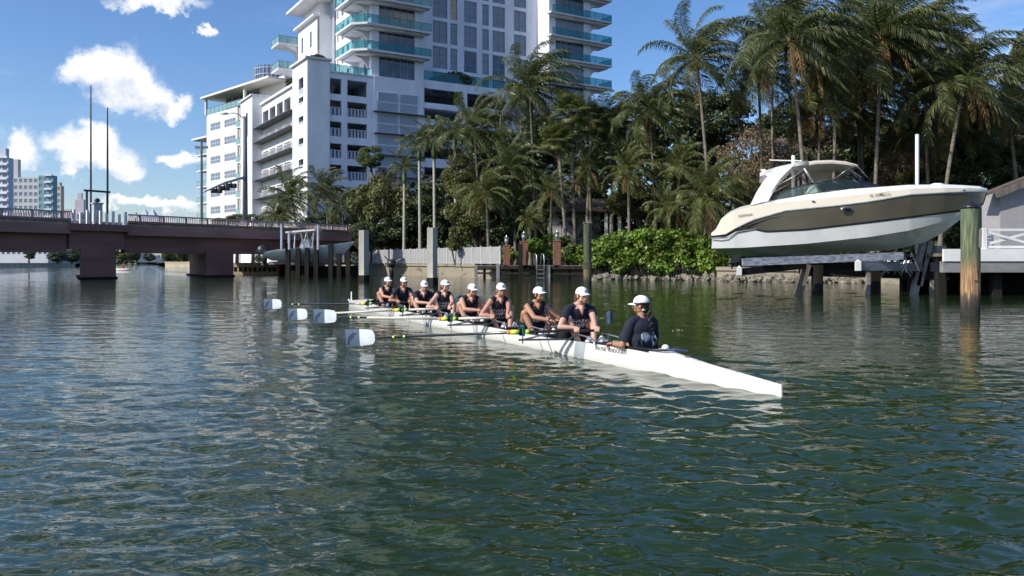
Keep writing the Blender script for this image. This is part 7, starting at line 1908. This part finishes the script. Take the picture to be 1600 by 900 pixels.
crew = [
 dict(zb=0.18, idx=0, side=1, ang=42, skin=skins[0], hair=hairs[0], lean=19, yawh=8, sleeves=True, vox=.0055, build=1.16, label='rower nearest the coxswain in a navy V-neck jersey reading SHARKS ROWING, white cap', oar_label='nearest black oar with the largest white and slate blue blade'),
 dict(build=0.95, pitchh=4, yawh=20, hairstyle='bun', zb=0.22, idx=1, side=-1, ang=44, skin=skins[1], hair=hairs[1], lean=26, sleeves=False, vox=.006, watch=True, label='tanned rower with a black wristwatch and sleeveless navy jersey, second from the coxswain', oar_label='dark oar reaching to the right behind the nearest rower'),
 dict(build=1.0, pitchh=-6, yawh=-4, hairstyle='tail', zb=0.3, idx=2, side=1, ang=45, skin=skins[2], hair=hairs[2], lean=21, sleeves=False, vox=.007, white=True, label='smiling rower in white cap, third from the coxswain, oar reaching left', oar_label='pale shafted oar, second nearest on the left side'),
 dict(build=1.02, pitchh=-12, yawh=12, hairstyle='bun', zb=0.2, idx=3, side=-1, ang=42, skin=skins[2], hair=hairs[1], lean=30, sleeves=False, vox=.008, label='rower leaning far forward with one arm stretched, fourth from the coxswain', oar_label='oar on the far side held by the fourth rower'),
 dict(build=0.93, pitchh=2, yawh=22, hairstyle='tail', zb=0.18, idx=4, side=1, ang=45, skin=skins[0], hair=hairs[2], lean=22, sleeves=False, vox=.008, white=True, glasses=True, label='rower in dark sunglasses and white cap in the middle of the far half', oar_label='pale shafted oar, third nearest on the left side'),
 dict(build=1.08, pitchh=-18, yawh=-6, hairstyle='bun', zb=0.2, idx=5, side=-1, ang=42, skin=skins[0], hair=hairs[2], lean=30, sleeves=True, vox=.009, text=False, label='rower in short navy sleeves with head bowed, third from the bow', oar_label='oar on the far side held by the sixth rower'),
 dict(build=1.0, pitchh=-2, yawh=8, hairstyle='tail', zb=0.27, idx=6, side=1, ang=40, skin=skins[1], hair=hairs[1], lean=20, sleeves=True, vox=.009, text=False, label='rower in short navy sleeves with raised knees, second from the bow', oar_label='farthest visible black oar with a small white blade by the bow'),
 dict(build=0.92, pitchh=2, yawh=26, hairstyle='bun', zb=0.2, idx=7, side=-1, ang=42, skin=skins[2], hair=hairs[1], lean=25, sleeves=False, vox=.009, text=False, label='rower closest to the bow, turned slightly away, sleeveless navy jersey', oar_label='oar on the far side held by the bow rower'),
]
for c in crew: rower(**c)

# ---- coxswain: faces the bow (away and to the left)
def coxswain():
    CR = SH_ROT + math.pi
    root = thing('person', 'coxswain seen from behind in loose navy shirt with long braid and white cap', 'person', M4SH @ Vector((0, -2.38, 0)), CR)
    hip = Vector((0, 0, .12)); lean = -4; la = R(lean); sp = Vector((0, math.sin(la), math.cos(la))); fr = Vector((0, math.cos(la), -math.sin(la))); skin = skins[1]
    rotT = Matrix(((1, 0, 0), fr, sp)).transposed()
    def T(x, f_, u_): return hip + Vector((x, 0, 0)) + fr * f_ + sp * u_
    nb_ = T(0, .005, .50); hc_ = nb_ + sp * .10 + fr * .035 + Vector((0, 0, .04))
    Hm = Matrix.Translation(hc_) @ Euler((R(-2), R(0), R(46))).to_matrix().to_4x4()
    mb = MB()
    mb.ell(T(0, 0, .05), (.16, .12, .11), rotT, 16, 10); mb.ell(T(0, 0, .2), (.125, .09, .14), rotT, 16, 10); mb.ell(T(0, .005, .36), (.15, .1, .15), rotT, 16, 10)
    cap_seg(mb, T(-.14, 0, .44), T(.14, 0, .44), .05, .05); cap_seg(mb, T(0, 0, .44), hc_ - sp * .03, .052, .045)
    # left-picture hand rests on the gunwale
    arms = {}
    for sg in (-1, 1):
        s0 = T(sg * .165, 0, .42)
        if sg == -1: el_ = Vector((-.255, .02, .275)); w_ = Vector((-.235, .28, .268))
        else: el_ = Vector((.27, .12, .30)); w_ = Vector((.20, .36, .26))
        arms[sg] = (s0, el_, w_); mb.ell(s0, (.055,) * 3, None, 12, 8); cap_seg(mb, s0, el_, .047, .038); cap_seg(mb, el_, w_, .037, .024, mid=1.08)
        hand(mb, w_, w_ + Vector((0, .055, -.030)), (0.15 * -sg, 1, 0) if False else (-sg, .1, 0), sg, (0, 1, 0))
        cap_seg(mb, Vector((sg * .09, .03, .13)), Vector((sg * .12, .42, .22)), .08, .055); cap_seg(mb, Vector((sg * .12, .42, .22)), Vector((sg * .08, .75, .10)), .05, .036)
    head_geo(mb, Hm); solid(mb, 'body', skin, root, .006)
    ms = MB()
    ms.ell(T(0, -.012, .06), (.200, .150, .14), rotT, 18, 10); ms.ell(T(0, -.01, .22), (.185, .130, .17), rotT, 18, 10); ms.ell(T(0, -.005, .36), (.178, .122, .14), rotT, 18, 10)
    for sg in (-1, 1):
        s0, el_, w_ = arms[sg]; ms.ell(s0, (.068,) * 3, None, 12, 8); e = s0.lerp(el_, .80); ms.tube([s0, s0.lerp(e, .5), e], [.066, .072, .080], 14)
        ms.tube([T(sg * .045, -.008, .482), T(sg * .10, 0, .468), T(sg * .15, 0, .445)], [.050, .055, .062], 10)
    rf_ = random.Random(4)
    for k in range(12):
        x = -.15 + .30 * k / 11; z0 = rf_.uniform(.03, .12); ms.tube([T(x, -.115 - .02 * math.cos(x * 9), z0), T(x * .95 + rf_.uniform(-.03, .03), -.132, z0 + .1), T(x * .8 + rf_.uniform(-.03, .03), -.115, z0 + .2)], [.006, .017, .005], 6)
    js = solid(ms, 'shirt', navy, root, .008, 3)
    mh = MB(); mh.ell(T(0, 0, .0), (.175, .14, .1), rotT, 14, 8)
    for sg in (-1, 1): mh.tube([Vector((sg * .09, .03, .13)), Vector((sg * .11, .3, .19))], [.10, .085], 12)
    solid(mh, 'shorts', blackc, root, .01, 2)
    rh_ = Hm.to_3x3(); mh = MB(); mh.ell(Hm @ Vector((0, -.028, .012)), (.079, .084, .080), rh_, 16, 10); mh.ell(Hm @ Vector((0, -.05, -.045)), (.062, .048, .055), rh_, 14, 8)
    hr_ = solid(mh, 'hair', hairs[1], root, .007, 2)
    # braid of plaited lobes
    bm_ = MB(); base = Hm @ Vector((.0, -.095, -.045)); back = T(.045, -.158, .05)
    for k in range(17):
        t = k / 16; p = base.lerp(back, t) + fr * (-.035 * math.sin(math.pi * min(1, t * 1.6))) + Vector((.013 * (1 if k % 2 else -1), 0, 0)); r_ = .027 * (1 - .35 * t)
        bm_.ell(p, (r_, r_ * .8, r_ * 1.15), Euler((0, R(35 if k % 2 else -35), 0)).to_matrix(), 8, 6)
    bm_.build('braid', [hairs[1]], hr_, True)
    m_ = MB(); m_.tube([back + Vector((0, 0, .01)), back - Vector((0, -.0, .03)), back - Vector((0, 0, .10))], [.010, .016, .004], 6); m_.build('braid_tail', [hairs[1]], hr_, True)
    c = cap_geo(root, Hm, logo=False)
    # headset band around the cap with microphone, mirrored visor panel on the brim side
    m_ = MB(); ring = [Hm @ Vector((.086 * math.cos(a), -.010 + .1055 * math.sin(a), .026)) for a in np.linspace(0, 2 * math.pi, 25)]
    m_.tube(ring, [.0085] * 25, 6, sq=(.6, 1.5)); m_.build('headset_band', [M['black']], root, True)
    m_ = MB(); m_.tube([Hm @ Vector((-.082, -.0, .02)), Hm @ Vector((-.085, .045, -.03)), Hm @ Vector((-.05, .095, -.05))], .004, 5); m_.ell(Hm @ Vector((-.05, .097, -.052)), (.01, .012, .01), rh_, 8, 6); m_.build('microphone', [M['black']], root, True)
    m_ = MB(); m_.tube([Hm @ Vector((-.07, -.03, -.05)), Hm @ Vector((-.05, -.06, -.06))], .012, 6); m_.build('ear_piece', [M['gel']], root, True)
    s0, el_, w_ = arms[-1]; d_ = (w_ - el_).normalized(); q = w_ - d_ * .05
    m_ = MB(); m_.tube([q, q + d_ * .024], .030, 12); wt = m_.build('wrist_watch', [M['black']], root, True)
    m_ = MB(); m_.tube([q + d_ * .004 + Vector((0, 0, .024)), q + d_ * .004 + Vector((0, 0, .034))], .016, 10); m_.build('watch_face', [yel], wt, True)
    # shark emblem on the back
    bv = BVHTree.FromPolygons([v.co for v in js.data.vertices], [tuple(p.vertices) for p in js.data.polygons])
    def proj(x, u_, off=.004):
        src = T(x, -.6, u_); hit = bv.ray_cast(src, fr); return (hit[0] - fr * off) if hit[0] else src + fr * .45
    def patch(name, out, m__, off):
        me = bpy.data.meshes.new(name); bm = bmesh.new(); vs = [bm.verts.new((x, u_, 0)) for x, u_ in out]; f = bm.faces.new(vs); bmesh.ops.triangulate(bm, faces=[f])
        for _ in range(3): bmesh.ops.subdivide_edges(bm, edges=bm.edges[:], cuts=1); bmesh.ops.triangulate(bm, faces=bm.faces[:])
        for v in bm.verts: v.co = proj(v.co.x, v.co.y, off)
        bm.to_mesh(me); bm.free(); me.materials.append(m__); return inst(name, me, root)
    silver = mat('silver_blue_print', (.28, .32, .42), .6)
    circ = [(-.025 + .062 * math.cos(a), .275 + .060 * math.sin(a)) for a in np.linspace(0, 2 * math.pi, 18)[:-1]]
    patch('back_emblem', circ, silver, .004)
    patch('back_emblem', [(.045, .26), (.065, .315), (.10, .335), (.135, .325), (.15, .295), (.12, .28), (.135, .24), (.105, .255), (.085, .22), (.09, .17), (.07, .14), (.06, .19), (.055, .23)], silver, .006)
    patch('emblem_navy_mark', [(-.06, .20), (-.03, .215), (.0, .25), (.02, .27), (.0, .22), (-.02, .20), (-.015, .18), (-.035, .195)], navy_ink, .008)  # navy ink details printed over the silver emblem
    patch('emblem_navy_mark', [(.07, .24), (.10, .262), (.135, .262), (.11, .25), (.09, .235), (.08, .20)], navy_ink, .010)
    return root
coxswain()
for y in (.62, 1.25):
    m_ = MB(); m_.tube([(hw(y) * k / 4, -y, top(y) + crown_h(y) * (1 - abs(k / 4) ** 1.3) + .001) for k in range(-4, 5)], .0035, 4); m_.build('deck_seam', [M['ledge']], SH)
m_ = MB(); m_.tube([(0, -1.45, top(1.45) + crown_h(1.45)), (0, -1.45, top(1.45) + crown_h(1.45) + .012)], .035, 12); m_.build('vent_plug', [M['ledge']], SH)
# drips and flecks of foam by the blades and the stern
fr_ = random.Random(12); m_ = MB()
for (px, py, n, sp_) in ((580, 549, 10, .12), (1058, 517, 6, .05), (1018, 440, 3, .3), (905, 560, 8, .35), (540, 508, 6, .2), (945, 477, 14, .4)):
    d = CAMH * FPX / (py - HOR); c = Vector((WX(px, d), d, 0))
    for k in range(n): m_.ell(c + Vector((fr_.gauss(0, sp_), fr_.gauss(0, sp_), fr_.uniform(.0, .03))), (fr_.uniform(.004, .013), fr_.uniform(.004, .012), fr_.uniform(.003, .008)), None, 6, 4)
tag(m_.build('water_drops', [M['gel']], None, True), 'small flecks of foam and drips on the water around the blades and stern', 'foam', kind='stuff')
